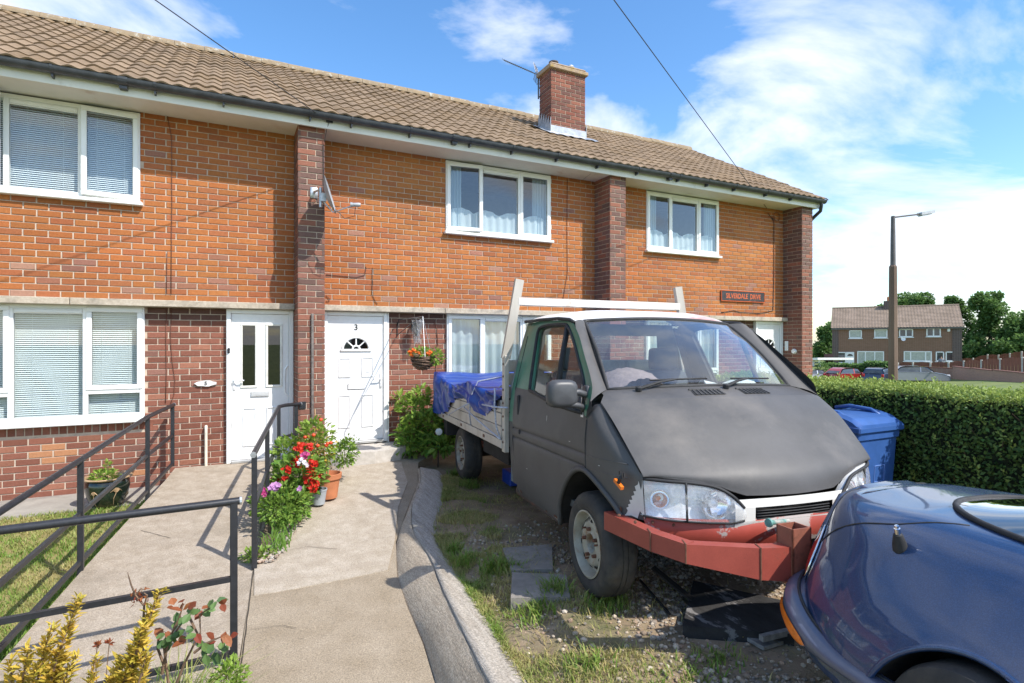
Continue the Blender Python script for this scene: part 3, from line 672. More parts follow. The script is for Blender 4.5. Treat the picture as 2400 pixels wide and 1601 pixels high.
cable(wall_pts([(1330, 420), (1329, 520), (1330, 640), (1322, 690), (1318, 706)], 8.03), .0045, 'brown')
cable(wall_pts([(764, 644), (790, 646), (835, 650), (855, 645), (858, 625)], 8.03), .004, 'black'); cable(wall_pts([(873, 628), (872, 690), (880, 708), (885, 713)], 8.03), .004, 'black')
cable(wall_pts([(764, 693), (772, 700), (771, 708), (764, 706)], 8.03), .004, 'black')
cable(wall_pts([(1808, 510), (1814, 520), (1814, 640), (1812, 728), (1780, 735), (1735, 732), (1720, 728), (1690, 733)], 8.03), .007, 'black')
cable(wall_pts([(1800, 500), (1806, 508), (1814, 515)], 8.02), .006, 'black'); m = MB(); cc = PY(1820, 508, 8.02); m.tube([(cc.x + .09 * cos(2 * pi * k / 16), 8.015, cc.z + .09 * sin(2 * pi * k / 16)) for k in range(16)], .006, 5, closed=True); m.build('cable', MATS['cable_brown'], HOUSE, sm=True)
cable(wall_pts([(1018, 755), (1024, 770), (1026, 810)], 8.085), .006, 'brown'); cable(wall_pts([(1023, 850), (1022, 900), (1025, 960), (1032, 972)], 8.085), .006, 'brown')
lp3 = PY(1848, 812, 7.95); m = MB(); m.bbox(10.395, 10.412, lp3.y - .03, lp3.y + .05, lp3.z - .09, lp3.z + .11, .006); m.build('meter_cover', WHITE, HOUSE); m = MB(); m.lathe([(0, .05), (.04, .045), (.055, .015), (.055, 0)], (10.41, 7.78, lp3.z - .1), (-1, 0, 0), 16); m.build('bulkhead_lamp', WHITE, HOUSE, angle=50)
# ================================================================ things fixed to the house
# street name plate
pl = PY(1691, 682, 8.02); pr_ = PY(1791, 714, 8.02); zc = PY(1740, 695, 8.02).z; xa, xb = pl.x, pr_.x
SGN = thing('street_sign', 'black street name plate with worn orange letters above the lintel', 'sign', ((xa + xb) / 2, 8.03, zc))
m = MB(); m.bbox(xa, xb, 8.012, 8.034, zc - .095, zc + .095, .01); m.build('plate', pmat('sign_black', (.035, .03, .032), rough=.5, var=.3, scale=20, stain=(.22, .12, .09), stain_scale=14, stain_lo=.6), SGN)
SO = pmat('sign_orange', (.55, .11, .03), rough=.5, var=.2, scale=30)
m = MB(); ring(m, xa - .012, xb + .012, zc - .108, zc + .108, 8.008, 8.03, .014, .003); m.build('frame', SO, SGN)
place_text('SILVERDALE  DRIVE', .135, ((xa + xb) / 2, 8.011, zc - .003), (1, 0, 0), (0, -1, 0), SO, SGN, 'lettering', sx=.84, extrude=.0015, bold=.0025)
# house number plaque
pc = PY(482, 899, 8.07)
PLQ = thing('number_plaque', 'small white oval stone plaque with black number 5 beside door', 'plaque', (pc.x, 8.09, pc.z))
m = MB(); n = 20; base = [(.118 * cos(2 * pi * k / n) * (1 + .1 * sin(k * 2.1)), .036 * sin(2 * pi * k / n) * (1 + .12 * sin(k * 1.7))) for k in range(n)]
m.prism([(pc.x + a, 8.094, pc.z + b) for a, b in base], (0, -.022, 0)); m.build('stone', pmat('plaque_stone', (.66, .65, .62), rough=.7, var=.2, scale=25), PLQ)
place_text('5', .062, (pc.x, 8.071, pc.z), (1, 0, 0), (0, -1, 0), GASK, PLQ, 'number', extrude=.001, bold=.002)
# satellite dish on the pillar
b0 = PY(736, 452, 7.60); dc = PD(768.6, 457, 7.02); ln = PD(833, 480, 6.95)
GALV = pmat('dish_grey', (.36, .37, .39), rough=.45, var=.15, scale=15, metal=.2); GALV2 = pmat('galvanised', (.52, .54, .56), rough=.4, metal=.7, var=.2, scale=20)
DSH = thing('satellite_dish', 'grey mesh satellite dish with arm bolted to the brick pillar', 'satellite dish', (b0.x, 7.6, b0.z))
ax = Vector((.93, -.27, .28)).normalized(); m = MB(); sd_ = ax.cross(Vector((0, 0, 1))).normalized(); upd = sd_.cross(ax)
for f, off in ((False, 0), (True, -.004)):
    m.grid([[dc + ax * (off + .055 * (q * q - 1) + .03) + (sd_ * cos(2 * pi * k / 32) * .215 + upd * sin(2 * pi * k / 32) * .235) * q for k in range(32)] for q in (0.02, .3, .55, .75, .9, 1.0)], closed=True, flip=f)
m.build('reflector', GALV, DSH, sm=True)
m = MB(); back = dc - ax * .06
m.bbox(b0.x - .045, b0.x + .045, 7.598, 7.609, b0.z - .07, b0.z + .07, .003); m.tube([(b0.x, 7.60, b0.z), (b0.x + .0, 7.52, b0.z), (b0.x + .05, 7.45, b0.z + .01), back + Vector((-.03, 0, -.09))], .016, 8); m.tube([back + Vector((-.03, 0, -.14)), back + Vector((-.03, 0, .1))], .019, 8)
m.obox(back + Vector((0, 0, -.02)), Vector((.035, 0, 0)), Vector((0, .04, 0)), Vector((0, 0, .05))); m.build('bracket', GALV2, DSH, angle=50)
m = MB(); lowp = dc - upd * .22; m.tube([back + Vector((0, 0, -.06)), lowp, lowp + (ln - lowp) * .5, ln - ax * .0], .009, 6); m.build('arm', GALV2, DSH)
m = MB(); m.lathe([(.0, -.06), (.022, -.06), (.026, -.04), (.024, .03), (.03, .035), (.03, .06), (0, .062)], ln, -ax * .7 + Vector((-.5, 0, .12)), 14); m.build('receiver', GALV, DSH, angle=40)
m = MB(); m.tube([ln + Vector((0, 0, -.03)), ln + Vector((-.01, 0, -.14)), ln + Vector((-.12, .05, -.17)), ln + Vector((-.22, .08, -.06)), lowp + Vector((.03, 0, -.01)), lowp + Vector((-.06, .05, .06)), (b0.x, 7.6, b0.z - .1)], .004, 5); m.build('lead', MATS['cable_black'], DSH)
# television aerial behind the stack
mt = PY(1262, 176, 9.9); mb = PY(1262, 232, 9.9)
AER = thing('tv_aerial', 'thin television aerial on mast strapped to the chimney', 'aerial', tuple(mb))
ALU = pmat('aerial_metal', (.12, .12, .13), rough=.4, metal=.6)
m = MB(); m.tube([mb, mt + Vector((0, 0, .05))], .016, 6); m.tube([mb + Vector((0, 0, .02)), Vector((5.60, 9.75, mb.z + .05))], .012, 6); m.tube([mb + Vector((0, 0, .2)), Vector((5.60, 9.75, mb.z + .22))], .012, 6); m.build('mast', ALU, AER)
tip = PD(1181, 141, 11.6); m = MB(); m.tube([mt, tip], .009, 6); m.build('boom', ALU, AER)
dr = (tip - mt); sd2 = dr.cross(Vector((0, 0, 1))).normalized(); m = MB()
for k in range(16):
    p = mt + dr * (.16 + .84 * k / 15); m.tube([p - sd2 * .11 - Vector((0, 0, .02)), p + sd2 * .11 + Vector((0, 0, .02))], .004, 4)
m.build('elements', ALU, AER)
m = MB()
for s in (-1, 1):
    c0 = mt + dr * .03; v2 = Vector((0, 0, s * .17)) - dr.normalized() * -.05
    for k in range(7): m.tube([c0 + v2 * (k / 6) - sd2 * .13, c0 + v2 * (k / 6) + sd2 * .13], .004, 4)
    for q in (-.13, 0, .13): m.tube([c0 + sd2 * q, c0 + v2 + sd2 * q], .004, 4)
m.build('reflector', ALU, AER)
# overhead phone lines to a pole down the street
POLE = Vector((-16.5, -5.1, 8.35))
for nm, a in (('phone_line', PY(770, 285, 7.53)), ('phone_line', PY(1797, 488, 7.95))):
    m = MB(); n = 24; m.tube([a.lerp(POLE, k / n) + Vector((0, 0, -.0 * sin(pi * k / n))) for k in range(n + 1)], .0058, 5, tint=(1, 1, 1))
    far = a.x > 5; o = m.build(nm, MATS['cable_black'], None); tag(o, 'thin black overhead wire meeting the eaves ' + ('by the end pillar' if far else 'above the satellite dish'), 'wire', 'overhead wires')
m = MB(); q = PY(772, 285, 7.52); m.obox(q, (.04, 0, 0), (0, .02, 0), (0, 0, .015)); m.tube([q, q + Vector((-.03, .02, -.1)), Vector((1.13, 7.595, 4.05)), Vector((1.14, 7.6, 3.2))], .004, 5); m.build('cable_clamp', BLACKM, HOUSE)
a = PY(208, 168, 7.45); b_ = PY(392, 272, 8.02); cable([a, b_], .004, 'white')
a = PY(1398, 385, 7.45); b_ = PY(1366, 421, 8.02); cable([a, a.lerp(b_, .4) + Vector((0, 0, -.05)), b_], .004, 'grey')
# wall lantern wrapped in polythene, hanging basket
lp = PY(977, 765, 7.92)
LAN = thing('wall_lantern', 'black wall lantern with torn polythene beside the door numbered 3', 'lantern', (lp.x, 8.08, lp.z))
m = MB(); m.bbox(lp.x - .03, lp.x + .03, 8.075, 8.098, lp.z - .05, lp.z + .08, .006); m.tube([(lp.x, 8.08, lp.z + .04), (lp.x, 8.0, lp.z + .10), (lp.x, 7.92, lp.z + .07)], .010, 6)
m.lathe([(.0, .10), (.055, .055), (.06, .05), (.05, .045), (.035, -.10), (.03, -.12), (.015, -.14), (0, -.145)], (lp.x, 7.92, lp.z), n=6); m.build('body', BLACKM, LAN)
POLY = glassmat('polythene', tint=(.80, .81, .83), ior=1.45, rough=.25, mult=1.5, dirt_scatter=(.5, 9))
m = MB(); rows = []
for r in range(7):
    rows.append([(lp.x + (.075 + .02 * sin(k * 1.9 + r)) * cos(2 * pi * k / 12) * (1 - .07 * r), 7.92 + (.075 + .02 * cos(k * 2.3 + r)) * sin(2 * pi * k / 12) * (1 - .07 * r), lp.z + .09 - .055 * r + .015 * sin(k * 2.7)) for k in range(12)])
m.grid(rows, closed=True); m.build('polythene_wrap', POLY, LAN)
WICK = pmat('wicker', (.14, .085, .055), rough=.8, var=.4, scale=60, bump=.8, bscale=120)
bc = PD(991, 836, 7.1)
BSK = thing('hanging_basket', 'wicker hanging basket of small orange flowers on wall bracket', 'hanging basket', (bc.x, bc.y, bc.z))
m = MB(); R = .148
for k in range(9):
    t = k / 8 * pi / 2; rr = R * cos(t) ** .8; m.tube([(bc.x + (rr + .006 * sin(j * 1.3 + k)) * cos(2 * pi * j / 26), bc.y + (rr + .006 * sin(j * 1.3 + k)) * sin(2 * pi * j / 26), bc.z - .155 * sin(t) + .008 * sin(j * .9 + k * 2)) for j in range(26)], .0125, 5, closed=True)
m.lathe([(R - .012, 0), (R * .8, -.08), (R * .4, -.14), (0, -.15)], bc, n=20); m.build('basket', WICK, BSK, sm=True)
hk = Vector((bc.x + .0, bc.y, bc.z + .50)); wl = Vector((bc.x + .02, 8.09, bc.z + .42))
m = MB(); m.tube([wl, wl + Vector((0, -.1, .08)), hk + Vector((0, .02, .0)), hk + Vector((0, 0, -.02))], .008, 6); m.tube([wl + Vector((0, 0, -.16)), wl + Vector((0, 0, .05))], .007, 6); m.tube([wl + Vector((0, 0, -.14)), hk + Vector((0, .15, 0))], .006, 6); m.build('bracket', BLACKM, BSK)
m = MB()
for k in range(3): a = 2 * pi * k / 3 + .4; m.tube([hk, (bc.x + R * cos(a), bc.y + R * sin(a), bc.z)], .003, 4)
m.build('chain', GALV2, BSK)
# ================================================================ ground, paths, rails, plants
def nz(x, y, s=1.0, z=0): return mnoise.noise(Vector((x * s, y * s, z)))
def inpoly(x, y, P):
    r = False; j = len(P) - 1
    for i in range(len(P)):
        if (P[i][1] > y) != (P[j][1] > y) and x < (P[j][0] - P[i][0]) * (y - P[i][1]) / (P[j][1] - P[i][1]) + P[i][0]: r = not r
        j = i
    return r
def far_z(x, y):
    d = x * FW.x + y * FW.y; z = -1.35 - .55 * smooth(20, 45, d) + .75 * smooth(54, 64, d)
    return z + .62 * smooth(.74, .86, (x * RT.x + y * RT.y) / max(d, 1)) * smooth(60, 48, d)
def gz(x, y):
    g = -.08 * (8.05 - max(min(y, 8.05), -2)) - .28
    t = smooth(7.0, 16.0, x); far = smooth(14, 40, sqrt(x * x + y * y))
    return g + (far_z(x, y) - g) * max(t, far * .9)
xs = [-400, -200, -100, -60, -35, -20, -12] + [-8 + 1.0 * k for k in range(30)] + [24, 28, 32, 36, 40, 45, 50, 55, 60, 66, 74, 90, 120, 180, 280, 450]
ys = [-400, -200, -100, -60, -35, -20, -12] + [-8 + 1.0 * k for k in range(24)] + [18, 22, 26, 30, 35, 40, 45, 50, 55, 62, 70, 90, 120, 180, 280, 450]
GRASSB = pmat('ground_grass', (.10, .135, .03), col2=(.17, .20, .05), rough=.95, scale=.35, bump=.3, bscale=8, detail=10)
m = MB(); m.grid([[(x, y, gz(x, y)) for x in xs] for y in ys]); struct(m.build('ground', GRASSB, None, sm=True))
# concrete
UNDERC = pmat('joint_dark', (.05, .04, .03), rough=1)
PATHM = pmat('path_concrete', (.275, .218, .148), col2=(.365, .30, .22), rough=.92, scale=3.2, bump=.5, bscale=85, detail=10, lo=.3, hi=.68, stain=(.42, .37, .30), stain_scale=1.1, stain_lo=.55, stain_hi=.75, speck=.36, sscale=130)
RAMPM = pmat('ramp_concrete', (.315, .255, .185), col2=(.45, .38, .30), rough=.92, scale=9, bump=.6, bscale=110, detail=10, lo=.3, hi=.7, stain=(.28, .23, .17), stain_scale=1.6, stain_lo=.52, stain_hi=.72, speck=.3, sscale=110)
KERBM = pmat('kerb_concrete', (.37, .30, .22), col2=(.48, .405, .31), rough=.95, scale=22, bump=.9, bscale=60, detail=10, lo=.3, hi=.7, stain=(.28, .225, .165), stain_scale=4, aniso=(1, .25, 1), speck=.35, sscale=90)
KERBT = pmat('kerb_top_concrete', (.36, .31, .25), col2=(.52, .47, .40), rough=.95, scale=14, bump=.9, bscale=50, detail=10, lo=.3, hi=.7, stain=(.22, .19, .15), stain_scale=3, aniso=(3, .3, 1), speck=.35, sscale=80)
SLABM = pmat('wall_paving', (.27, .245, .21), col2=(.37, .34, .29), rough=.92, scale=5, bump=.5, bscale=60, detail=9)
def slab(name, poly, zf, th, mat, nseg=14, sub=True):
    """sheet with thickness over a polygon, following zf"""
    bm = bmesh.new(); vs = [bm.verts.new((x, y, 0)) for x, y in poly]; f = bm.faces.new(vs)
    if f.normal.z < 0: f.normal_flip()
    ys_ = [p[1] for p in poly]; xs_ = [p[0] for p in poly]
    if sub:
        for k in range(1, nseg):
            y = min(ys_) + (max(ys_) - min(ys_)) * k / nseg
            bmesh.ops.bisect_plane(bm, geom=bm.verts[:] + bm.edges[:] + bm.faces[:], plane_co=(0, y, 0), plane_no=(0, 1, 0))
        for k in range(1, nseg):
            x = min(xs_) + (max(xs_) - min(xs_)) * k / nseg
            bmesh.ops.bisect_plane(bm, geom=bm.verts[:] + bm.edges[:] + bm.faces[:], plane_co=(x, 0, 0), plane_no=(1, 0, 0))
    r = bmesh.ops.extrude_face_region(bm, geom=bm.faces[:]); top = {v for v in r['geom'] if isinstance(v, bmesh.types.BMVert)}
    for v in bm.verts: v.co.z = zf(v.co.x, v.co.y) - (0 if v in top else th)
    bmesh.ops.recalc_face_normals(bm, faces=bm.faces[:]); me = bpy.data.meshes.new(name); bm.to_mesh(me); bm.free()
    return struct(place(name, me, mat))
redge = [(-.54, 8.06), (-.60, 7.6), (-.81, 6.40), (-.98, 5.38), (-1.154, 4.25)]
slab('ramp', redge + [(-1.5, 4.0), (-5.0, 4.35), (-5.0, 3.5), (.02, 3.5), (.068, 3.66), (.20, 4.9), (.30, 5.9), (.62, 7.6), (.815, 7.62), (.815, 8.06)], lambda x, y: ramp_z(max(y, 3.9)) + .002 - (.03 if y < 3.6 else 0), .3, RAMPM)
kb = [(2.20, 7.02), (2.03, 6.47), (1.665, 5.68), (1.37, 5.02), (1.21, 4.4), (1.155, 3.95), (1.12, 3.46), (1.07, 3.09), (1.0, 2.2), (.93, 1.2), (.86, 0), (.80, -1.6)]       # foot of kerb on path
kt = [(2.22, 7.0), (2.05, 6.45), (1.70, 5.62), (1.505, 4.93), (1.435, 4.26), (1.36, 3.85), (1.283, 3.37), (1.178, 2.58), (1.13, 2.1), (1.06, 1.2), (1.0, 0), (.95, -1.6)]         # crown
ko = [(2.45, 6.8), (2.30, 6.2), (2.00, 5.5), (1.76, 5.0), (1.645, 4.5), (1.58, 3.95), (1.51, 3.40), (1.40, 2.5), (1.36, 2.1), (1.29, 1.2), (1.23, 0), (1.18, -1.6)]            # drive side
path = [(.05, 3.4), (.196, 4.9), (.30, 5.9), (.63, 7.6), (.83, 7.62), (1.16, 7.62), (1.16, 8.07), (2.6, 8.07), (2.6, 7.6), (2.3, 7.3)] + kb + [(-.35, -1.6), (-.1, 1.0)]
slab('path', path, lambda x, y: ramp_z(y) + .004 + .006 * nz(x, y, 1.5), .3, PATHM)
PATHO = pmat('path_render', (.36, .30, .225), col2=(.48, .415, .335), rough=.92, scale=9, bump=.6, bscale=70, detail=10, lo=.3, hi=.68, stain=(.36, .30, .23), stain_scale=2.2, stain_lo=.54, stain_hi=.7, speck=.28, sscale=120)
oy = lambda x: 4.48 + .06 * nz(x, 0, 5)
slab('path_overlay', [(.19, oy(.2)), (.5, oy(.5)), (.8, oy(.8)), (1.16, oy(1.1))] + [(1.36, 5.02), (1.60, 5.78), (1.93, 6.55), (2.08, 7.35), (1.9, 7.42), (1.25, 7.40), (1.16, 7.3), (.98, 6.9), (.80, 6.5), (.62, 6.05), (.42, 5.5), (.30, 5.1), (.21, 4.92)], lambda x, y: ramp_z(y) + .013 + .006 * nz(x, y, 1.5), .02, PATHO)
def resample(c, n):
    out = []; L = [0]
    for a, b in zip(c, c[1:]): L.append(L[-1] + sqrt((a[0] - b[0]) ** 2 + (a[1] - b[1]) ** 2))
    for k in range(n):
        d = L[-1] * k / (n - 1)
        for i in range(len(L) - 1):
            if d <= L[i + 1] + 1e-9:
                t = (d - L[i]) / (L[i + 1] - L[i]); p = [c[max(i - 1, 0)], c[i], c[i + 1], c[min(i + 2, len(c) - 1)]]
                q = tuple(.5 * ((2 * p[1][a]) + (-p[0][a] + p[2][a]) * t + (2 * p[0][a] - 5 * p[1][a] + 4 * p[2][a] - p[3][a]) * t * t + (-p[0][a] + 3 * p[1][a] - 3 * p[2][a] + p[3][a]) * t ** 3) for a in (0, 1)); out.append(q); break
    return out
NK = 90; KB, KT, KO = resample(kb, NK), resample(kt, NK), resample(ko, NK)
def kz(y): return interp([(-2, -.26), (1, -.20), (2.6, -.155), (4.5, -.14), (5.6, -.125), (6.5, -.09), (7.2, -.06)], y)
OXT = sorted([(p[1], p[0]) for p in KO[::3]])
def outer_x(y): return interp(OXT, y)
def dz0(x, y): return interp([(-2, -.24), (1, -.17), (2.9, -.085), (4, -.09), (6.5, -.20), (8.1, -.12)], y) + .015 * nz(x, y, 1.1) + .008 * nz(x, y, 4.0) - .025 * smooth(2.0, 1.45, x - .0)
def dz(x, y):
    d = x - outer_x(y); w = smooth(-.02, .32, d) if y < 6.6 else 1.0; return (kz(y) - .033 + .006 * nz(x, y, 9)) * (1 - w) + dz0(x, y) * w
m = MB(); rows = []
for k in range(NK):
    b, t, o = KB[k], KT[k], KO[k]; zb = ramp_z(b[1]) - .02; zt = max(kz(t[1]), ramp_z(t[1]) + .03); r = []
    for q in range(6):
        s = q / 5; bul = .012 * sin(pi * s); r.append((b[0] + (t[0] - b[0]) * s - bul * .8 + .006 * nz(b[0], b[1], 9, q), b[1] + (t[1] - b[1]) * s, zb + (zt - .012 - zb) * s ** .8 + bul + .004 * nz(b[0], b[1], 12, q)))
    rows.append(r)
m.grid(rows, flip=True); struct(m.build('kerb', KERBM, None, sm=True))
m = MB(); rows = []
for k in range(NK):
    t, o = KT[k], KO[k]; zt = max(kz(t[1]), ramp_z(t[1]) + .03); r = [(t[0] + .004, t[1], zt - .16)]
    for q in range(6):
        s = q / 5; j = .01 * nz(t[0], t[1], 7, 3) if 0 < q else .006 * nz(t[0], t[1], 14, 3)
        r.append((t[0] + .006 + (o[0] - t[0]) * s + j, t[1] + (o[1] - t[1]) * s, zt + .004 - (.03 * s + (.05 if q == 5 else 0)) + .006 * nz(t[0] * 2, t[1] * .4, 8, q)))
    rows.append(r)
m.grid(rows, flip=True); struct(m.build('kerb_top', KERBT, None, sm=True))
m = MB(); jp = [(.066 + .137 * t + .004 * nz(t * 9, 0), 3.45 + 1.46 * t) for t in [k / 40 for k in range(41)]]; m.grid([[(x - .004 - .003 * nz(y * 7, 1), y, ramp_z(y) + .0075) for x, y in jp], [(x + .004 + .003 * nz(y * 9, 2), y, ramp_z(y) + .0075) for x, y in jp]]); struct(m.build('path_joint', UNDERC, None))
def crack(pts, w=.003, up=.0175):
    P_ = []
    for (a, b), (c, d) in zip(pts, pts[1:]):
        for k in range(9): t = k / 9; q = PR(a + (c - a) * t, b + (d - b) * t); P_.append((q.x + .008 * nz(q.x * 13, q.y * 13, 1, 4), q.y + .008 * nz(q.x * 11, q.y * 11, 1, 6)))
    m = MB(); m.grid([[(x - w, y - w * .5, ramp_z(y) + up) for x, y in P_], [(x + w, y + w * .5, ramp_z(y) + up) for x, y in P_]]); struct(m.build('hairline_crack', UNDERC, None))
crack([(640, 1300), (720, 1287), (790, 1292), (870, 1270), (925, 1262)], .0022, .022); crack([(585, 1480), (660, 1470), (700, 1478)], .002, .014)
crack([(330, 1245), (400, 1262), (440, 1255)], .002, .006)
# wall-side paving and lawn
def lz(x, y): return -.205 - .068 * max(0, 7.3 - y)
slab('wall_paving', [(-5.3, 8.12), (-.56, 8.12), (-.66, 7.30), (-5.3, 7.18)], lambda x, y: -.198 + .003 * nz(x, y, 3), .1, SLABM)
LAWN = pmat('lawn_soil', (.20, .19, .055), col2=(.30, .235, .10), rough=1, scale=4, bump=.6, bscale=30, detail=10)
lawn_poly = [(-5.3, 7.22), (-.66, 7.34), (-.81, 6.4), (-.985, 5.38), (-1.165, 4.25), (-1.5, 4.05), (-5.0, 4.4)]
slab('lawn', lawn_poly, lambda x, y: lz(x, y), .2, LAWN)
SOIL = pmat('bed_soil', (.12, .09, .06), col2=(.20, .155, .11), rough=1, scale=14, bump=1, bscale=40, detail=9)
bed = [(-5, 3.5), (.03, 3.5), (.068, 3.44), (-.1, 1.0), (-.35, -1.5), (-5, -1.5)]
slab('planting_bed', bed, lambda x, y: ramp_z(y) - .02 + .02 * nz(x, y, 3), .2, SOIL)
fbed = [(.215, 4.95), (.31, 5.9), (.64, 7.6), (.82, 7.61), (1.16, 7.6), (1.20, 7.35), (.98, 6.9), (.80, 6.5), (.62, 6.05), (.42, 5.5), (.30, 5.1)]
slab('flower_bed', fbed, lambda x, y: ramp_z(y) + .035 + .015 * nz(x, y, 6), .06, SOIL)
DRIVEM = pmat('drive_earth', (.23, .16, .10), col2=(.35, .265, .175), rough=1, scale=5, bump=1, bscale=35, detail=11, stain=(.13, .13, .055), stain_scale=1.7, stain_lo=.5, stain_hi=.68)
drive = [(2.28, 7.6), (2.6, 8.09), (5.63, 8.09), (5.63, -2), (1.10, -2)] + [(p[0] - .03, p[1]) for p in KO[::-6]]
slab('driveway', drive, dz, .3, DRIVEM, nseg=26)
slab('neighbour_lawn', [(5.99, 8.09), (10.4, 8.09), (10.4, -2), (5.64, -2), (5.64, 7.6)], lambda x, y: -.3, .2, GRASSB, nseg=3)
# ---------------------------------------------------------------- small vegetation
BLADE = leafmat('grass_blade', (.19, .32, .045), (.56, .46, .20), transl=.35)
def blades(m, n, sampler, zf, h=(.03, .08), w=.005, dry=lambda x, y: .3):
    c = 0
    while c < n:
        x, y = sampler();
        if x is None: continue
        c += 1; z = zf(x, y); a = random.uniform(0, 2 * pi); hh = random.uniform(*h); lean = random.uniform(.3, 1.7) * hh; ww = w * random.uniform(.6, 1.3)
        dx, dy = cos(a), sin(a); bx, by = -dy * ww, dx * ww; t = (min(1, max(0, random.gauss(dry(x, y), .22))), random.uniform(.65, 1.15), 0)
        m.add([(x - bx, y - by, z - .005), (x + bx, y + by, z - .005), (x + bx * .7 + dx * lean * .4, y + by * .7 + dy * lean * .4, z + hh * .65), (x + dx * lean, y + dy * lean, z + hh), (x - bx * .7 + dx * lean * .4, y - by * .7 + dy * lean * .4, z + hh * .65)], [(0, 1, 2, 4), (4, 2, 3)], t)
def lawn_s():
    x, y = random.uniform(-3.0, -.66), random.uniform(4.3, 7.3)
    if not inpoly(x, y, lawn_poly): return None, None
    return x, y
m = MB(); blades(m, 26000, lawn_s, lz, (.016, .042), .0035, lambda x, y: .24 + .75 * nz(x, y, 2.2) + .3 * nz(x, y, 6))
def edge_s():
    i = random.randrange(len(redge) - 1); t = random.random(); a, b = redge[i], redge[i + 1]; return a[0] + (b[0] - a[0]) * t - random.uniform(.02, .10), a[1] + (b[1] - a[1]) * t
blades(m, 2600, lambda: (lambda p: p if p[1] < 7.3 else (None, None))(edge_s()), lz, (.04, .10), .005, lambda x, y: .08)
m.build('lawn_grass', BLADE, None, kind='stuff')
def drive_s():
    y = random.uniform(1.2, 6.9); x = outer_x(y) + random.random() ** 1.8 * (1.5 if y < 3.5 else 1.0) - .05
    dn = nz(x, y, 1.9, 5)
    dist = x - outer_x(y)
    if dn < -.12 + dist * .35 and random.random() < .93: return None, None
    if x > 1.9 + max(0, y - 2) * .16 and random.random() < .75: return None, None
    return x, y
m = MB(); blades(m, 30000, drive_s, dz, (.010, .042), .003, lambda x, y: .60 + .7 * nz(x, y, 3.1, 2))
def tuft(cx, cy, r, n, zf, hh, dry):
    def s():
        a = random.uniform(0, 2 * pi); q = random.random() * r; return cx + q * cos(a), cy + q * sin(a)
    blades(m, n, s, zf, hh, .0045, lambda x, y: dry)
for (px, py, r, n, h_) in ((1085, 1310, .10, 160, .12), (1150, 1335, .10, 160, .12), (1065, 1280, .08, 120, .1), (1300, 1400, .12, 220, .10), (1200, 1345, .1, 120, .08), (1420, 1430, .15, 260, .10), (1380, 1560, .14, 180, .06), (1250, 1440, .14, 200, .08), (1690, 1545, .14, 120, .05), (1620, 1590, .2, 140, .05), (1390, 1340, .06, 60, .09), (1100, 1130, .12, 220, .12), (1065, 1105, .1, 160, .1)):
    p = PZ(px, py, -.12); tuft(p.x, p.y, r, n, dz, (h_ * .4, h_), .12)
m.build('drive_grass', BLADE, None, kind='stuff')
# gravel and stones on the drive
STONE = pmat('gravel', (.6, .6, .6), col2=(1.1, 1.08, 1.05), rough=.85, scale=30, tint=True)
ico = [(0, 0, 1), (.89, 0, .45), (.28, .85, .45), (-.72, .53, .45), (-.72, -.53, .45), (.28, -.85, .45), (.72, .53, -.45), (-.28, .85, -.45), (-.89, 0, -.45), (-.28, -.85, -.45), (.72, -.53, -.45), (0, 0, -1)]
icof = [(0, 1, 2), (0, 2, 3), (0, 3, 4), (0, 4, 5), (0, 5, 1), (1, 6, 2), (2, 7, 3), (3, 8, 4), (4, 9, 5), (5, 10, 1), (2, 6, 7), (3, 7, 8), (4, 8, 9), (5, 9, 10), (1, 10, 6), (11, 7, 6), (11, 8, 7), (11, 9, 8), (11, 10, 9), (11, 6, 10)]
def stone(m, x, y, z, r, c):
    a = random.uniform(0, 2 * pi); e = random.uniform(.6, 1.0); f = random.uniform(.45, .8); ca, sa = cos(a), sin(a); V = []
    for p in ico:
        k = r * random.uniform(.82, 1.12); u, v, w = p[0] * k, p[1] * k * e, p[2] * k * f; V.append((x + u * ca - v * sa, y + u * sa + v * ca, z + w))
    m.add(V, icof, c)
SC = [(.46, .40, .33), (.38, .34, .30), (.52, .46, .39), (.34, .27, .21), (.42, .31, .24), (.56, .52, .47), (.28, .25, .23)]
m = MB(); c = 0
while c < 13000:
    y = random.uniform(.9, 4.6); x = random.uniform(1.35, 3.9); d = x - outer_x(y)
    if d < .05: continue
    k = nz(x, y, 1.4, 9) + .5 * smooth(.35, .9, d) + .35 * smooth(2.4, 1.7, y) - .15
    if random.random() > max(.10, k): continue
    c += 1; r = random.choice([.006, .008, .011, .014, .018]) * random.uniform(.7, 1.25); j = random.uniform(.75, 1.15); t = random.choice(SC); t = (t[0], t[1] * .94, t[2] * .84); stone(m, x, y, dz(x, y) + r * .25, r, tuple(v * j for v in t))
for _ in range(260):
    t = random.random(); x = .23 + .3 * t + random.uniform(0, .14); y = 4.95 + .8 * t; stone(m, x, y, ramp_z(y) + .035, random.uniform(.008, .02), random.choice(SC))
m.build('gravel', STONE, None, kind='stuff')
# dry straw under the van
m = MB()
for _ in range(4200):
    x, y = random.uniform(1.5, 3.2), random.uniform(2.0, 6.9)
    if x < outer_x(y) + .04: continue
    if random.random() > .35 + .9 * nz(x, y, 1.5, 11) + .3 * smooth(4.2, 5.0, y): continue
    x, y = x, y; a = random.uniform(0, pi); l = random.uniform(.03, .12); z = dz(x, y) + random.uniform(.004, .03); w = .003
    m.add([(x - sin(a) * w, y + cos(a) * w, z), (x + sin(a) * w, y - cos(a) * w, z), (x + cos(a) * l, y + sin(a) * l, z + random.uniform(-.003, .03))], [(0, 1, 2)], (.95, random.uniform(.35, .95), 0))
m.build('dry_straw', BLADE, None, kind='stuff')
